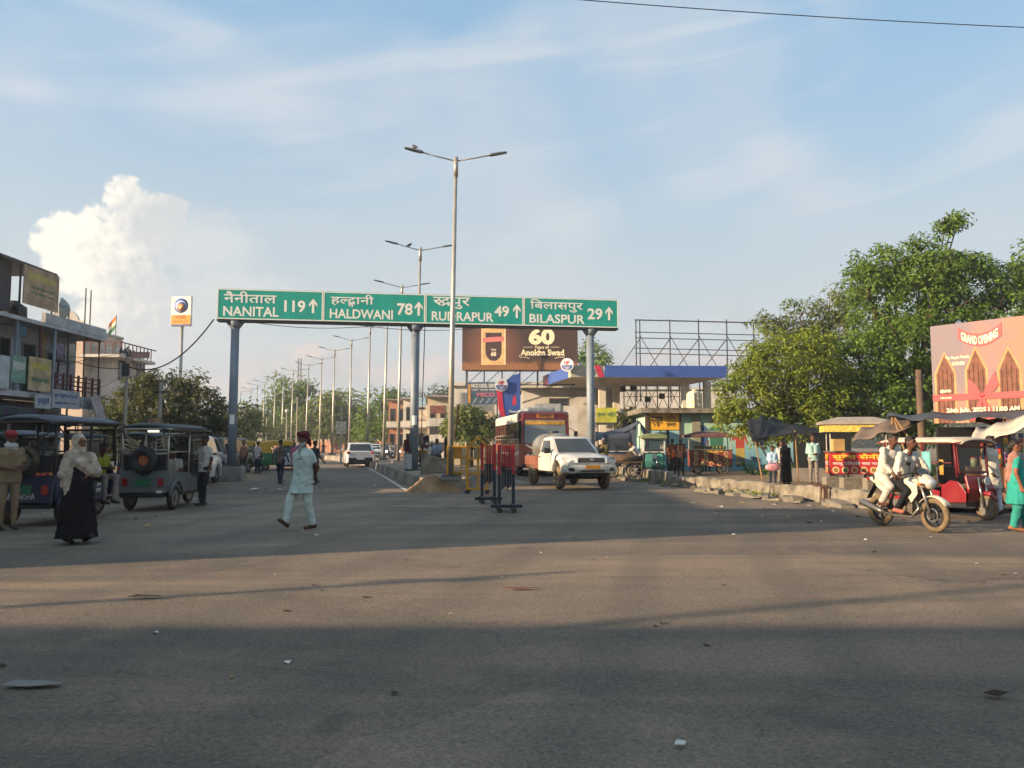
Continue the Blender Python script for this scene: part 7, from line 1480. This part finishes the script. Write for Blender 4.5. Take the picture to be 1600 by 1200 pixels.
# on the median
simple('person in mustard clothes sitting beside the middle gantry post', 660, 725, 1.60, cloth('mustard', '#8a6428'), TR_NV, (.3, -1), sit(.35, .4, .1), z=HM, Y=34.6)
simple('man in white cap seated on the median, nearest the gantry post', 667, 715, 1.62, W_SH, TR_GR, (.2, -1), sit(.4, .4, .1), z=HM, Y=36.0, moremats=dict(cap=W_KU), extra=lambda f, P, hv: f.ell(hv(0, .01, .06), (.1, .11, .075), 'cap', .006))
simple('man in white head wrap seated behind the grey slab', 675, 715, 1.66, W_SH, TR_GR, (.0, -1), sit(.45, .4, .1), z=HM, Y=36.5, moremats=dict(cap=W_KU), extra=lambda f, P, hv: f.ell(hv(0, .01, .05), (.105, .115, .09), 'cap', .006))
simple('man in bluish shirt seated on the slab beside the near lamp', 683, 722, 1.66, cloth('shirt_blue', '#7d8698'), TR_DK, (-.2, -1), sit(.55, .36, .2), z=HM, Y=32.5)
simple('person in dark red standing beyond the middle gantry post', 637, 722, 1.62, cloth('dark_red', '#5a2c28'), TR_DK, (.2, -1), None, z=HM, Y=38)
# ================================================================ STREET FURNITURE, STALLS
YEL = M('barrier_yellow', '#c08a1e', .5, var=.12, scale=4, dirt='#7a5a28', damt=.45, dscale=3); BRED = M('barrier_red', '#a01f26', .5, var=.12, dirt='#6a2a26', damt=.3); BNVY = M('barrier_navy', '#1e2431', .55, var=.12)
def caster(parent, c, r=.07):
    x, y, z = c; o = MB(BLACKP).torus((x, y, r), (0, 1, 0), r * .7, r * .3, 14, 6).build('wheel', parent, True); MB(DARKST).bar((x, y, r), (x, y, z), .03).build('fork', o); return o
def yellow_barrier(lab, loc, rz, roof):
    t = thing('barricade', lab, 'barrier', loc, rz, 'yellow police barricades'); w, h, d = .62, 1.45, .20
    for s_ in (-1, 1):
        for y in (-d / 2, d / 2): MB(YEL).bar((s_ * w / 2, y, .12), (s_ * w / 2, y, h), .06).build('upright', t)
    for z in (.16, .62, 1.08, h):
        for y in (-d / 2, d / 2): MB(YEL).bar((-w / 2 - .02, y, z), (w / 2 + .02, y, z), .055).build('crossbar', t)
        for s_ in (-1, 1): MB(YEL).bar((s_ * w / 2, -d / 2, z), (s_ * w / 2, d / 2, z), .035).build('crossbar', t)
    if roof:
        for s_ in (-1, 1): MB(YEL).bar((s_ * w / 2, 0, h), (0, 0, h + .30), .05).build('gable_bar', t)
        MB(M('board_grey', '#8f8a80', .7)).box(-.12, .12, -.01, .01, h - .36, h - .05).build('plate', t)
        MB(YEL).bar((.02, 0, .18), (.02, 0, h), .06).build('centre_post', t)
    else:
        MB(YEL).box(-.1, .12, -.015, .015, 1.10, h - .02).build('plate', t); MB(YEL).box(-.12, .14, -.012, .012, .18, .60).build('plate', t); MB(YEL).bar((-.12, 0, .18), (-.12, 0, h), .04).build('centre_post', t); MB(YEL).bar((.13, 0, .18), (.13, 0, h), .04).build('centre_post', t)
        for x in (-.2, .28): MB(M('jar_glass', '#b8ab90', .3)).tube([(x, 0, h + .02), (x, 0, h + .10), (x, 0, h + .14)], [.045, .045, .025], 10).build('lamp_cap', t)
    for s_ in (-1, 1):
        for y in (-d / 2, d / 2): caster(t, (s_ * w / 2, y, .13))
    return t
G = gnd(714, 768); yellow_barrier('tall yellow police barricade with filled plates nearest the lamp', (G.x, G.y, .006), R(6), False)
G = gnd(746, 772); yellow_barrier('yellow police barricade with gable top next to the red and blue barriers', (G.x, G.y, .006), R(-4), True)
def red_barrier(lab, loc, rz):
    t = thing('folding_barrier', lab, 'barrier', loc, rz, 'folding red and navy barriers')
    for s_ in (-1, 1):
        m = MB(BNVY).bar((s_ * .16, 0, .18), (s_ * .16, 0, .85), .10, .07).build('post', t); MB(BRED).bar((s_ * .16, 0, .8505), (s_ * .16, 0, 1.52), .101, .071).build('post_top', m)
        b = MB(BNVY).bar((s_ * .16 - .0, -.36, .15 - .001 * s_), (s_ * .16, .36, .15 - .001 * s_), .09, .06).build('foot', t)
        for y in (-.28, .28): caster(t, (s_ * .16, y, .12), .055)
    MB(BNVY).bar((-.35, -.05, .13), (.36, -.05, .13), .09, .07).build('base_bar', t)
    for i in range(6):
        x = -.095 + i * .038; y = .022 * (-1) ** i; zb = .50 + .03 * (i % 3)
        m = MB(BNVY).bar((x, y, zb), (x + .01, y, 1.02), .05, .03).build('lattice_bar', t); MB(BRED).bar((x + .01, y, 1.021), (x + .02, y, 1.50), .05, .03).build('lattice_top', m)
    for z in (.7, 1.0, 1.3): MB(DARKST).cyl((-.16, 0, z), (.16, 0, z), .010, n=6).build('pivot', t)
    return t
G = gnd(764, 787); red_barrier('farther of the two folded red and navy lattice barriers', (G.x - .02, G.y, .006), R(8)); G = gnd(791, 800); red_barrier('nearer of the two folded red and navy lattice barriers', (G.x, G.y, .006), R(4))
# stick leaning up beside the near lamp
a, b = at(710, 690, 28), at(716, 632, 28); tag(MB(M('dark_wood', '#3a2a22', .8)).tube([a, a.lerp(b, .6), b], [.025, .03, .055], 8).build('pole_stick'), 'dark flag-like stick standing behind the yellow barricade', 'stick')
# concrete slab standing on the median nose
sl = MB(CONCW).loft([[(-.55, -.12, 0), (.55, -.12, 0), (.55, .12, 0), (-.55, .12, 0)], [(-.52, -.10, .80), (.50, -.10, .55), (.50, .10, .55), (-.52, .10, .80)]]).build('concrete_slab', bevel=.02); G = at(680, 740, 29); sl.location = (G.x, 29, HM); sl.rotation_euler = (0, 0, R(8)); tag(sl, 'upright weathered concrete slab on the median before the seated men', 'slab')
sg = thing('median_bin', 'pale metal cabinet beside the middle gantry post', 'cabinet', (at(638, 730, 33).x, 33.2, HM)); MB(M('cabinet_grey', '#a5aaa8', .6)).box(-.14, .14, -.14, .14, .05, .72).build('cabinet_body', sg, bevel=.02); MB(DARKST).box(-.17, .17, -.17, .17, .721, .76).build('lid', sg); MB(DARKST).box(-.15, .15, -.15, .15, 0, .049).build('plinth', sg)

# ---- food carts
CRED = M('cart_red', '#a5262a', .5, var=.1, dirt='#7a3a2e', damt=.3); CYL = M('cart_yellow', '#d2b53a', .6)
def disc_pics(parent, o, u, v, n, w, r):
    for i in range(n):
        m = MB(M('plate_cream', '#cdbb8c', .6)); c = Vector(o) + Vector(u) * (w * (i + .5) / n); nn = Vector(u).cross(Vector(v)).normalized(); m.disc(c, nn, r, .008, 18); m.mat(M('dish%d' % (i % 4), ('#8a6a30', '#5c6a34', '#a5522c', '#7a4a26')[i % 4], .7, var=.4, scale=18)).disc(c + nn * .0085, nn, r * .72, .006, 16); m.build('dish_picture', parent)
def food_cart(lab, loc, rz, w, d, name_txt, z0=.35, z1=1.12, roofz=2.1, roofm=None, style=0):
    t = thing('food_cart', lab, 'food cart', loc, rz, 'roadside food carts'); u, v = (1, 0, 0), (0, 0, 1)
    MB(CRED if style == 0 else M('cart_dull', '#74352f', .6, var=.3, scale=4, dirt='#6a6a3a', damt=.5, dscale=3)).box(-w / 2, w / 2, -d / 2, d / 2, z0, z1).build('body', t, bevel=.02); MB(M('counter_steel', '#9a958a', .4, .6)).box(-w / 2 - .05, w / 2 + .05, -d / 2 - .05, d / 2 + .05, z1 + .001, z1 + .04).build('counter', t)
    for sx_ in (-1, 1):
        for sy_ in (-1, 1): MB(GALV).cyl((sx_ * (w / 2 - .06), sy_ * (d / 2 - .06), z1 + .04), (sx_ * (w / 2 - .06), sy_ * (d / 2 - .06), roofz), .022, n=8).build('post', t)
        wheel(t, (sx_ * w * .3, -d / 2 + .05, .26), (0, 1, 0), .26, .07, TYRE, RIM, spokes=6); wheel(t, (sx_ * w * .3, d / 2 - .05, .26), (0, 1, 0), .26, .07, TYRE, RIM, spokes=6)
    rm = roofm or M('cart_roof', '#8d857a', .8, var=.15)
    rf_ = MB(rm); rf_.loft([[(-w / 2 - .25, -d / 2 - .22, roofz), (w / 2 + .25, -d / 2 - .22, roofz), (w / 2 + .25, d / 2 + .22, roofz), (-w / 2 - .25, d / 2 + .22, roofz)], [(-w / 2 - .25, -d / 2 - .22, roofz + .1), (w / 2 + .25, -d / 2 - .22, roofz + .1), (w / 2 + .25, d / 2 + .22, roofz + .1), (-w / 2 - .25, d / 2 + .22, roofz + .1)], [(-w * .3, -.1, roofz + .28), (w * .3, -.1, roofz + .28), (w * .3, .1, roofz + .28), (-w * .3, .1, roofz + .28)]]); ro = rf_.build('roof', t)
    if style == 0:
        MB(M('valance', '#bfa94f', .8, var=.3, scale=9)).box(-w / 2 - .12, w / 2 + .12, -d / 2 - .16, -d / 2 - .13, roofz - .26, roofz - .002).build('valance', ro); MB(MATS['valance']).box(-w / 2 - .155, -w / 2 - .125, -d / 2 - .12, d / 2 + .1, roofz - .26, roofz - .002).build('valance', ro)
        lettering('lettering', name_txt, t, CYL, (-w / 2, -d / 2, z0), u, v, (w * .06, .48, w * .84, .72), heavy=.03); lettering('lettering', 'आलू टिक्की चाट पापड़ी', t, TXW, (-w / 2, -d / 2, z0), u, v, (w * .05, .30, w * .95, .45), heavy=.02)
        disc_pics(t, (-w / 2 + .05, -d / 2 - .001, z0 + .15), u, v, 6, w - .1, .115); so = (-w / 2, d / 2, z0); su = (0, -1, 0)
        lettering('lettering', 'सैनी', t, CYL, so, su, v, (d * .15, .48, d * .8, .72), heavy=.03); lettering('lettering', 'चाट', t, TXW, so, su, v, (d * .15, .3, d * .85, .44), heavy=.02); disc_pics(t, (-w / 2 - .001, d / 2 - .05, z0 + .15), su, v, 3, d - .1, .1)
    else:
        for r_ in range(3): disc_pics(t, (-w / 2 + .06, -d / 2 - .001, z0 + .14 + r_ * .24), u, v, 5 if r_ < 1 else 4, w - .12, .1)
        lettering('lettering', name_txt, t, CYL, (-w / 2, -d / 2, z0), u, v, (w * .3, z1 - z0 - .12, w * .8, z1 - z0 - .02), heavy=.02)
    return t
P = at(1335, 745, 27.8); fc1 = food_cart('red food cart with yellow Hindi lettering and valance under the trees', (P.x, 27.6, .12), R(-14), 1.95, 1.0, 'सुरेश सैनी')
o = MB(M('carton', '#b5905a', .8)).box(-.2, .2, -.15, .15, 0, .42).build('carton'); q = at(1310, 690, 27.2); o.location = (q.x, 27.3, 1.29); tag(o, 'tan carton standing on the red food cart', 'box')
P = at(1106, 738, 37); fc2 = food_cart('smaller red cart covered in dish pictures under a maroon roof', (P.x, 36.6, .12), R(-6), 1.95, .9, 'जूस', roofz=1.72, roofm=M('cart_roof_maroon', '#5a3a36', .8, var=.3, scale=4), style=1)
for i in range(9): tag(MB(M('fruit%d' % (i % 3), ('#566a34', '#7d5a30', '#4c5c34')[i % 3], .6)).sph((fc2.location.x - .7 + i * .17, 36.45, 1.36), .085, 10, 8).build('fruit', smooth=True), 'round fruit lying on the counter of the smaller red cart', 'fruit', 'fruit on the smaller cart')
# ---- tarpaulins on poles
def tarp(lab, mat, rows, poles, name='tarpaulin', thick=.012):
    t = thing(name, lab, 'tarpaulin'); n = []
    for i in range(len(rows) - 1):      # refine with folds
        for k in range(5):
            f_ = k / 5; row = []
            A_, B_ = rows[i], rows[i + 1]
            for j in range(len(A_) - 1):
                for l in range(5):
                    g_ = l / 5; p_ = [(Vector(A_[j]).lerp(Vector(A_[j + 1]), g_)), (Vector(B_[j]).lerp(Vector(B_[j + 1]), g_))]; q_ = p_[0].lerp(p_[1], f_); q_.z += .035 * math.sin(7 * (j + g_) + 3 * (i + f_)) - .16 * g_ * (1 - g_) + .02 * math.sin(17 * (i + f_) + 5 * g_); row.append(q_)
            row.append(Vector(A_[-1]).lerp(Vector(B_[-1]), f_)); n.append(row)
    MB(mat).sheet(n).build('sheet', t, True, solid=thick)
    for a_, b_ in poles: MB(M('bamboo', '#8a6e4a', .8, var=.2)).cyl(a_, b_, .03, .025, 7).build('pole', t)
    return t
TB = M('tarp_black', '#22262b', .6, var=.25, scale=2, spec=.4); TBR = M('tarp_brown', '#6d5d50', .85, var=.12, scale=2); TW = M('tarp_white', '#b8ae9c', .85, var=.08, scale=2, dirt='#8f8068', damt=.3); TG = M('tarp_grey', '#3d444c', .7, var=.2, scale=2)
A_ = lambda px, py, Y: at(px, py, Y)
tarp('black tarpaulin slung low between the painted room and the food cart', TB, [[A_(1170, 668, 29), A_(1205, 652, 29.5), A_(1245, 664, 29.5), A_(1315, 672, 30)], [A_(1178, 690, 27.5), A_(1200, 690, 28), A_(1240, 680, 28), A_(1310, 676, 28.5)]], [((A_(1191, 700, 28).x, 28, .1), A_(1180, 690, 28)), ((A_(1246, 700, 28.5).x, 28.5, .1), A_(1242, 672, 28.5))])
tarp('hanging black sheet bunched at the end of the low tarpaulin', TB, [[A_(1166, 658, 28.6), A_(1190, 648, 28.8), A_(1205, 660, 28.8)], [A_(1172, 680, 28.2), A_(1188, 684, 28.2), A_(1198, 688, 28.2)], [A_(1180, 697, 28.1), A_(1185, 700, 28.1), A_(1188, 698, 28.1)]], [((A_(1194, 700, 28.2).x + .6, 28.2, .1), A_(1186, 692, 28.1))])
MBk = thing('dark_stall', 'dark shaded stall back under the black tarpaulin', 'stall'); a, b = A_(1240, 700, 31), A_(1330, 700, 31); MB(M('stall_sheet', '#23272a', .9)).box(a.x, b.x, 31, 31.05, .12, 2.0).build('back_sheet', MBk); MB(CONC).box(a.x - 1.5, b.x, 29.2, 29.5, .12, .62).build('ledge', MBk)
tarp('grey tarpaulin peaked over the tempo and rickshaws', TG, [[A_(930, 690, 39), A_(965, 680, 38.5), A_(1000, 662, 38), A_(1008, 690, 37)], [A_(930, 672, 41), A_(965, 668, 41), A_(998, 656, 41), A_(1012, 668, 41)]], [((A_(1003, 700, 38).x, 38, .1), A_(1001, 660, 38)), ((A_(935, 700, 39).x, 39, .1), A_(935, 688, 39))])
tarp('wide brown tarpaulin sloping beside the red food cart', TBR, [[A_(1330, 690, 21.6), A_(1372, 678, 21.4), A_(1420, 668, 21.2)], [A_(1350, 664, 23.5), A_(1395, 650, 23.5), A_(1460, 648, 23.5)]], [((A_(1394, 700, 22).x, 22.2, .1), A_(1394, 652, 22.6))])
tarp('long dark awning sheet below the grand opening billboard', TG, [[A_(1385, 650, 21.5), A_(1450, 655, 21), A_(1530, 653, 20.5), A_(1640, 650, 20)], [A_(1395, 645, 23.5), A_(1465, 642, 23), A_(1540, 640, 22.5), A_(1660, 632, 22)]], [((A_(1405, 700, 21.4).x + .5, 21.4, .1), A_(1396, 650, 21.6)), (A_(1424, 690, 21.3), A_(1398, 652, 21.5)), ((A_(1570, 700, 20.5).x, 20.5, .1), A_(1570, 652, 20.5))])
tarp('white tarpaulin awning drooping at the picture edge', TW, [[A_(1515, 690, 18.9), A_(1550, 688, 18.6), A_(1610, 660, 18.2), A_(1680, 650, 18)], [A_(1528, 664, 20.2), A_(1560, 655, 20.0), A_(1610, 640, 19.8), A_(1690, 625, 19.6)]], [((A_(1605, 700, 18.4).x, 18.4, .1), A_(1605, 662, 18.3))])
tarp('small red cloth under the dark awning', M('cloth_red', '#a8483c', .9), [[A_(1524, 660, 20.9), A_(1565, 662, 20.8)], [A_(1526, 650, 21.4), A_(1570, 650, 21.2)]], [])
tarp('patched dark tarpaulin roof behind the red food cart', TB, [[A_(1285, 668, 29.5), A_(1330, 660, 29.5), A_(1400, 664, 29)], [A_(1290, 652, 31.5), A_(1340, 648, 31.5), A_(1410, 650, 31)]], [((A_(1290, 700, 29.6).x, 29.6, .1), A_(1290, 667, 29.6)), ((A_(1398, 700, 29.2).x, 29.2, .1), A_(1398, 663, 29.2))])
# ---- snack kiosk with strips of packets
ki = thing('snack_kiosk', 'kiosk hung with coloured snack packets under the white tarpaulin', 'kiosk'); a, b = A_(1500, 720, 20.2), A_(1660, 720, 19.4)
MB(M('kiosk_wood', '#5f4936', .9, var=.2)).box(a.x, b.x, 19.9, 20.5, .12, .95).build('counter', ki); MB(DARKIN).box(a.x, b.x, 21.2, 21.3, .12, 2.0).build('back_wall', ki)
pk_c = ['#6a2c4a', '#3a4a8a', '#a53a2c', '#c9a23a', '#4a7a4a', '#8a8a9a', '#5a2c6a']
for i in range(16):
    st_ = thing('packet_strip', 'hanging strip of coloured snack packets, strip %d along the kiosk' % (i + 1), 'snack packets', (a.x + .25 + i * .17, 19.6 - i * .04, 0), group='packet strips hung on the kiosk')
    st_['label'] = 'hanging strip of coloured snack packets on the kiosk under the white tarpaulin'
    for k in range(6): MB(M('packet%d' % ((i * 3 + k) % 7), pk_c[(i * 3 + k) % 7], .35)).boxc((0, 0, 1.75 - k * .13), (.11, .025, .12), rz=.2 * math.sin(i + k)).build('packet', st_, bevel=.01)
for i in range(6):
    c_ = ('#8a8f6a', '#a5762c', '#6a7f8a', '#9a4a3a', '#c2b58a', '#4a6a5a')[i]; jr = thing('sweet_jar', 'jar with %s contents on the kiosk counter' % ('olive', 'amber', 'blue-grey', 'brick red', 'cream', 'green')[i], 'jar', (a.x + .3 + i * .22, 20.1, .95)); MB(M('jar%d' % i, c_, .3)).cyl((0, 0, 0), (0, 0, .22), .075, n=14).build('glass', jr, True); MB(BRED).cyl((0, 0, .221), (0, 0, .25), .07, n=14).build('lid', jr)
for i, (px, Y) in enumerate(((1560, 18.6), (1577, 18.4), (1494, 19.2), (1590, 18.2))): G = A_(px, 760, Y); o = MB(M('sack%d' % i, ('#8a7a5a', '#6a5040', '#9a8a6a', '#7a6a50')[i], .9, bump=.5)).loft([[(r * math.cos(a_), r * math.sin(a_), z) for a_ in np.linspace(0, 6.283, 13)[:-1]] for r, z in ((.2, 0), (.24, .1), (.22, .35), (.12, .46))]).build('sack', smooth=True); o.location = (G.x, Y, .12); tag(o, '%s sack standing on the ground by the kiosk' % ('tan', 'brown', 'pale', 'drab')[i], 'sack')
# blocks by the food cart
for i, (pa, pb, Y) in enumerate(((1291, 1312, 24.4), (1318, 1350, 23.8), (1355, 1400, 23.4))):
    a, b = A_(pa, 757, Y), A_(pb, 757, Y); o = MB(CONCW).box(0, b.x - a.x, 0, .35, 0, .38).build('concrete_block', bevel=.02); o.location = (a.x, Y, .12); tag(o, 'pale concrete block before the red food cart, %s along the row' % ('first', 'second', 'third')[i], 'block')
# ---- grand opening billboard
B0 = A_(1457, 600, 25.0); B1v = A_(1600, 600, 22.9); d_ = Vector((B1v.x - B0.x, B1v.y - B0.y, 0)); dl = d_.length; d_ = d_.normalized(); BW = dl * 2.2; z0, z1 = 2.2, 5.38
gb = thing('opening_billboard', 'sunset coloured billboard with arched doors and a red ribbon announcing a grand opening', 'billboard', (B0.x, B0.y, 0), math.atan2(d_.y, d_.x))
def gbmat():
    m = bpy.data.materials.new('billboard_dusk'); m.use_nodes = True; t = NT(m.node_tree); p = m.node_tree.nodes['Principled BSDF']; co = t.n('TexCoord').outputs['Object']; s_ = t.n('SeparateXYZ', i={0: co})
    f = t.math('ADD', t.math('MULTIPLY', s_.outputs[0], .20), t.math('MULTIPLY', t.math('SUBTRACT', t.noise(co, .9, 5), .5), 1.3)); c = t.mix(t.ramp(f, .05, .75), c4('#6a5d66'), c4('#ab6644')); g = t.ramp(s_.outputs[2], 3.2, 2.2); c = t.mix(t.math('MULTIPLY', g, .8), c, c4('#9c6844')); t.link(c, p.inputs['Base Color']); p.inputs['Roughness'].default_value = .6; return m
MB(gbmat()).box(0, BW, 0, .1, z0, z1).build('panel', gb); u, v = (1, 0, 0), (0, 0, 1)
fr_ = MB(DARKST); [fr_.box(x - .05, x + .05, .11, .22, 0, z1 - .1) for x in (.3, BW * .5, BW - .3)]; fr_.build('legs', gb)
DOORM = M('arch_door', '#6a4030', .7, var=.3, scale=5); GOLD = M('arch_gold', '#a27c4c', .6); RIB = M('ribbon_red', '#961f2b', .5)
for i in range(4):
    x0 = .14 + i * dl * .34 + (.03 * i); w = dl * .2; h = 2.2 + .08 * (i % 2)
    MB(GOLD).prism([(-.07, 0), (w + .07, 0), (w + .07, h * .72 + .03), (w / 2, h + .12), (-.07, h * .72 + .03)], (x0, -.002, z0), u, v, -.006).build('arch_frame', gb)
    dd = MB(DOORM).prism([(0, 0), (w, 0), (w, h * .72), (w / 2, h), (0, h * .72)], (x0, -.0085, z0), u, v, -.004).build('door_picture', gb)
    for k in range(4): MB(M('door_line', '#3d241c', .8)).box(x0 + w * (k + .5) / 4 - .008, x0 + w * (k + .5) / 4 + .008, -.016, -.0135, z0, z0 + h * (.80 if k in (1, 2) else .72)).build('door_bar', dd)
MB(RIB).box(.0, BW, -.024, -.017, z0 + .72, z0 + .92).build('ribbon', gb); cx = dl * .56; bz = z0 + .85
m = MB(RIB); m.prism([(0.000, 0.000), (-0.156, 0.325), (-0.364, 0.546), (-0.416, 0.130), (-0.260, -0.026)], (cx, -.025, bz), u, v, -.008); m.prism([(0.000, 0.000), (0.195, 0.390), (0.390, 0.715), (0.494, 0.286), (0.260, 0.026)], (cx, -.025, bz), u, v, -.008); m.prism([(0.000, 0.000), (-0.130, -0.260), (-0.390, -0.806), (-0.104, -0.715), (0.026, -0.325)], (cx, -.025, bz), u, v, -.008); m.prism([(0.000, 0.000), (0.156, -0.260), (0.442, -0.845), (0.130, -0.780), (-0.026, -0.325)], (cx, -.025, bz), u, v, -.008); m.sph((cx, -.03, bz), (.08, .02, .07), 10, 6); m.build('bow', gb)
rb = MB(RIB); x0, x1 = dl * .32, dl * .80; arc = lambda t_, o_: (x0 + (x1 - x0) * t_, -.28 * (1 - (2 * t_ - 1) ** 2) + o_)
top_ = [arc(t_, .30) for t_ in np.linspace(0, 1, 13)]; bot_ = [arc(t_, -.10) for t_ in np.linspace(1, 0, 13)]; pts = top_ + bot_
rb.add([(x, -.012, z1 - .42 + z) for x, z in pts], [(i, i + 1, 24 - i, 25 - i) for i in range(12)]); rbo = rb.build('opening_ribbon', gb, solid=.008)
gv, gf = glyphs('GRAND OPENING', .03); gx0, gx1 = min(p_[0] for p_ in gv), max(p_[0] for p_ in gv); gy1 = max(p_[1] for p_ in gv)
mm = MB(M('text_cream', '')); mm.add([(x0 + (x1 - x0) * (.08 + .84 * (p_[0] - gx0) / (gx1 - gx0)), -.022, z1 - .42 - .28 * (1 - (2 * (.08 + .84 * (p_[0] - gx0) / (gx1 - gx0)) - 1) ** 2) - .03 + .26 * p_[1] / gy1) for p_ in gv], gf); newobj('lettering', mm.mesh('lettering'), rbo)
lettering('lettering', 'The Royal Patiala', gb, CRM, (0, -.002, z0), u, v, (dl * .16, 2.02, dl * .44, 2.14), bold=.01); lettering('lettering', 'KITCHEN', gb, CRM, (0, -.002, z0), u, v, (dl * .24, 1.84, dl * .38, 1.95), bold=.01)
lettering('lettering', 'ajanta', gb, CRM, (0, -.018, z0), u, v, (dl * .09, .95, dl * .22, 1.10), bold=.02); lettering('lettering', 'SWEETS & MORE', gb, CRM, (0, -.026, z0), u, v, (dl * .09, .78, dl * .22, .84), bold=.02)
lettering('lettering', '26th July, 2025 | 11:00 AM', gb, CRM, (0, -.040, z0), u, v, (dl * .16, .30, dl * .95, .48), bold=.03)
P = A_(1438, 650, 26); t = thing('wooden_pole', 'brown wooden pole standing left of the grand opening billboard', 'pole', (P.x, P.y, 0)); MB(M('pole_brown', '#5a4a3c', .9, var=.25, scale=3)).tube([(0, 0, 0), (.02, 0, 2), (0, 0, 4.05)], [.13, .12, .105], 10).build('shaft', t, True); MB(DARKST).box(-.16, .16, -.02, .02, 3.75, 3.83).build('bracket', t)
# wooden signal post cluster at far right verge of the median, handcart
hc = thing('handcart', 'dark wooden handcart loaded beside the man in white', 'cart', (at(975, 735, 32.6).x, 32.4, .12)); MB(M('cart_wood', '#4a3a2c', .9, var=.3)).box(-.9, .7, -.45, .45, .62, .70).build('deck', hc); MB(M('load_brown', '#5a4634', .95, var=.4, bump=.8)).loft([[(x, y, z) for x, y in ((-.8 + e, -.4 + e), (.55 - e, -.4 + e), (.55 - e, .4 - e), (-.8 + e, .4 - e))] for z, e in ((.701, 0), (.85, .03), (.98, .18))]).build('load', hc, True)
for sx_ in (-.6, .4):
    for sy_ in (-.45, .45): wheel(hc, (sx_, sy_, .3), (0, 1, 0), .3, .06, TYRE, RIM, spokes=6)
# utility poles and wires in the side street on the left; only their shadows reach the picture
for i, (x, y) in enumerate(((-24, -2.2), (-22, 1.2), (-27, 3.0))):
    t = pole('utility_pole', ('first', 'second', 'third')[i] + ' concrete pole in the side street left of the view', Vector((x, y, 0)), (11.0, 7.2, 7.2)[i], .09); MB(DARKST).box(-.6, .6, -.05, .05, 6.6, 6.7).build('crossarm', t)

# cables strung between the poles and house fronts on the left
pa = Vector((p1.location.x, p1.location.y, 5.9)); pb = Vector((p2.location.x, p2.location.y, 4.1))
for k, (a_, b_, sg_, lb) in enumerate(((at(60, 545, 33.5), pa, .35, 'thin cable from the shop roof corner to the pale utility pole'), (at(110, 600, 34.5), pa + Vector((0, 0, -.9)), .5, 'slack cable from the shop signboard to the pale utility pole'), (pa, pb, .25, 'cable linking the two concrete poles'),
                                      (pb, at(360, 640, 52), .6, 'cable running off the notice pole behind the left gantry post'), (at(0, 560, 30.2), at(140, 560, 36.5), .3, 'cable looped along the shop balcony'), (pa + Vector((0, .3, .05)), at(170, 545, 52), .2, 'service wire from the pale pole to the white house'))):
    wire(lb, a_, b_, sg_, .012)
# ================================================================ AIR
def haze_box():
    m = bpy.data.materials.new('haze_air'); m.use_nodes = True; t = m.node_tree; t.nodes.clear()
    v = t.nodes.new('ShaderNodeVolumePrincipled'); v.inputs['Color'].default_value = (.92, .93, .95, 1); v.inputs['Density'].default_value = HAZE; v.inputs['Anisotropy'].default_value = .35
    o = t.nodes.new('ShaderNodeOutputMaterial'); t.links.new(v.outputs[0], o.inputs['Volume'])
    b = MB(m).box(-420, 420, -60, 420, -1.0, 32).build('haze'); tag(b, 'thin evening haze over the street', kind='stuff')
HAZE = 0.0010
haze_box()
scene.cycles.volume_bounces = 0; scene.cycles.volume_step_rate = 4.0
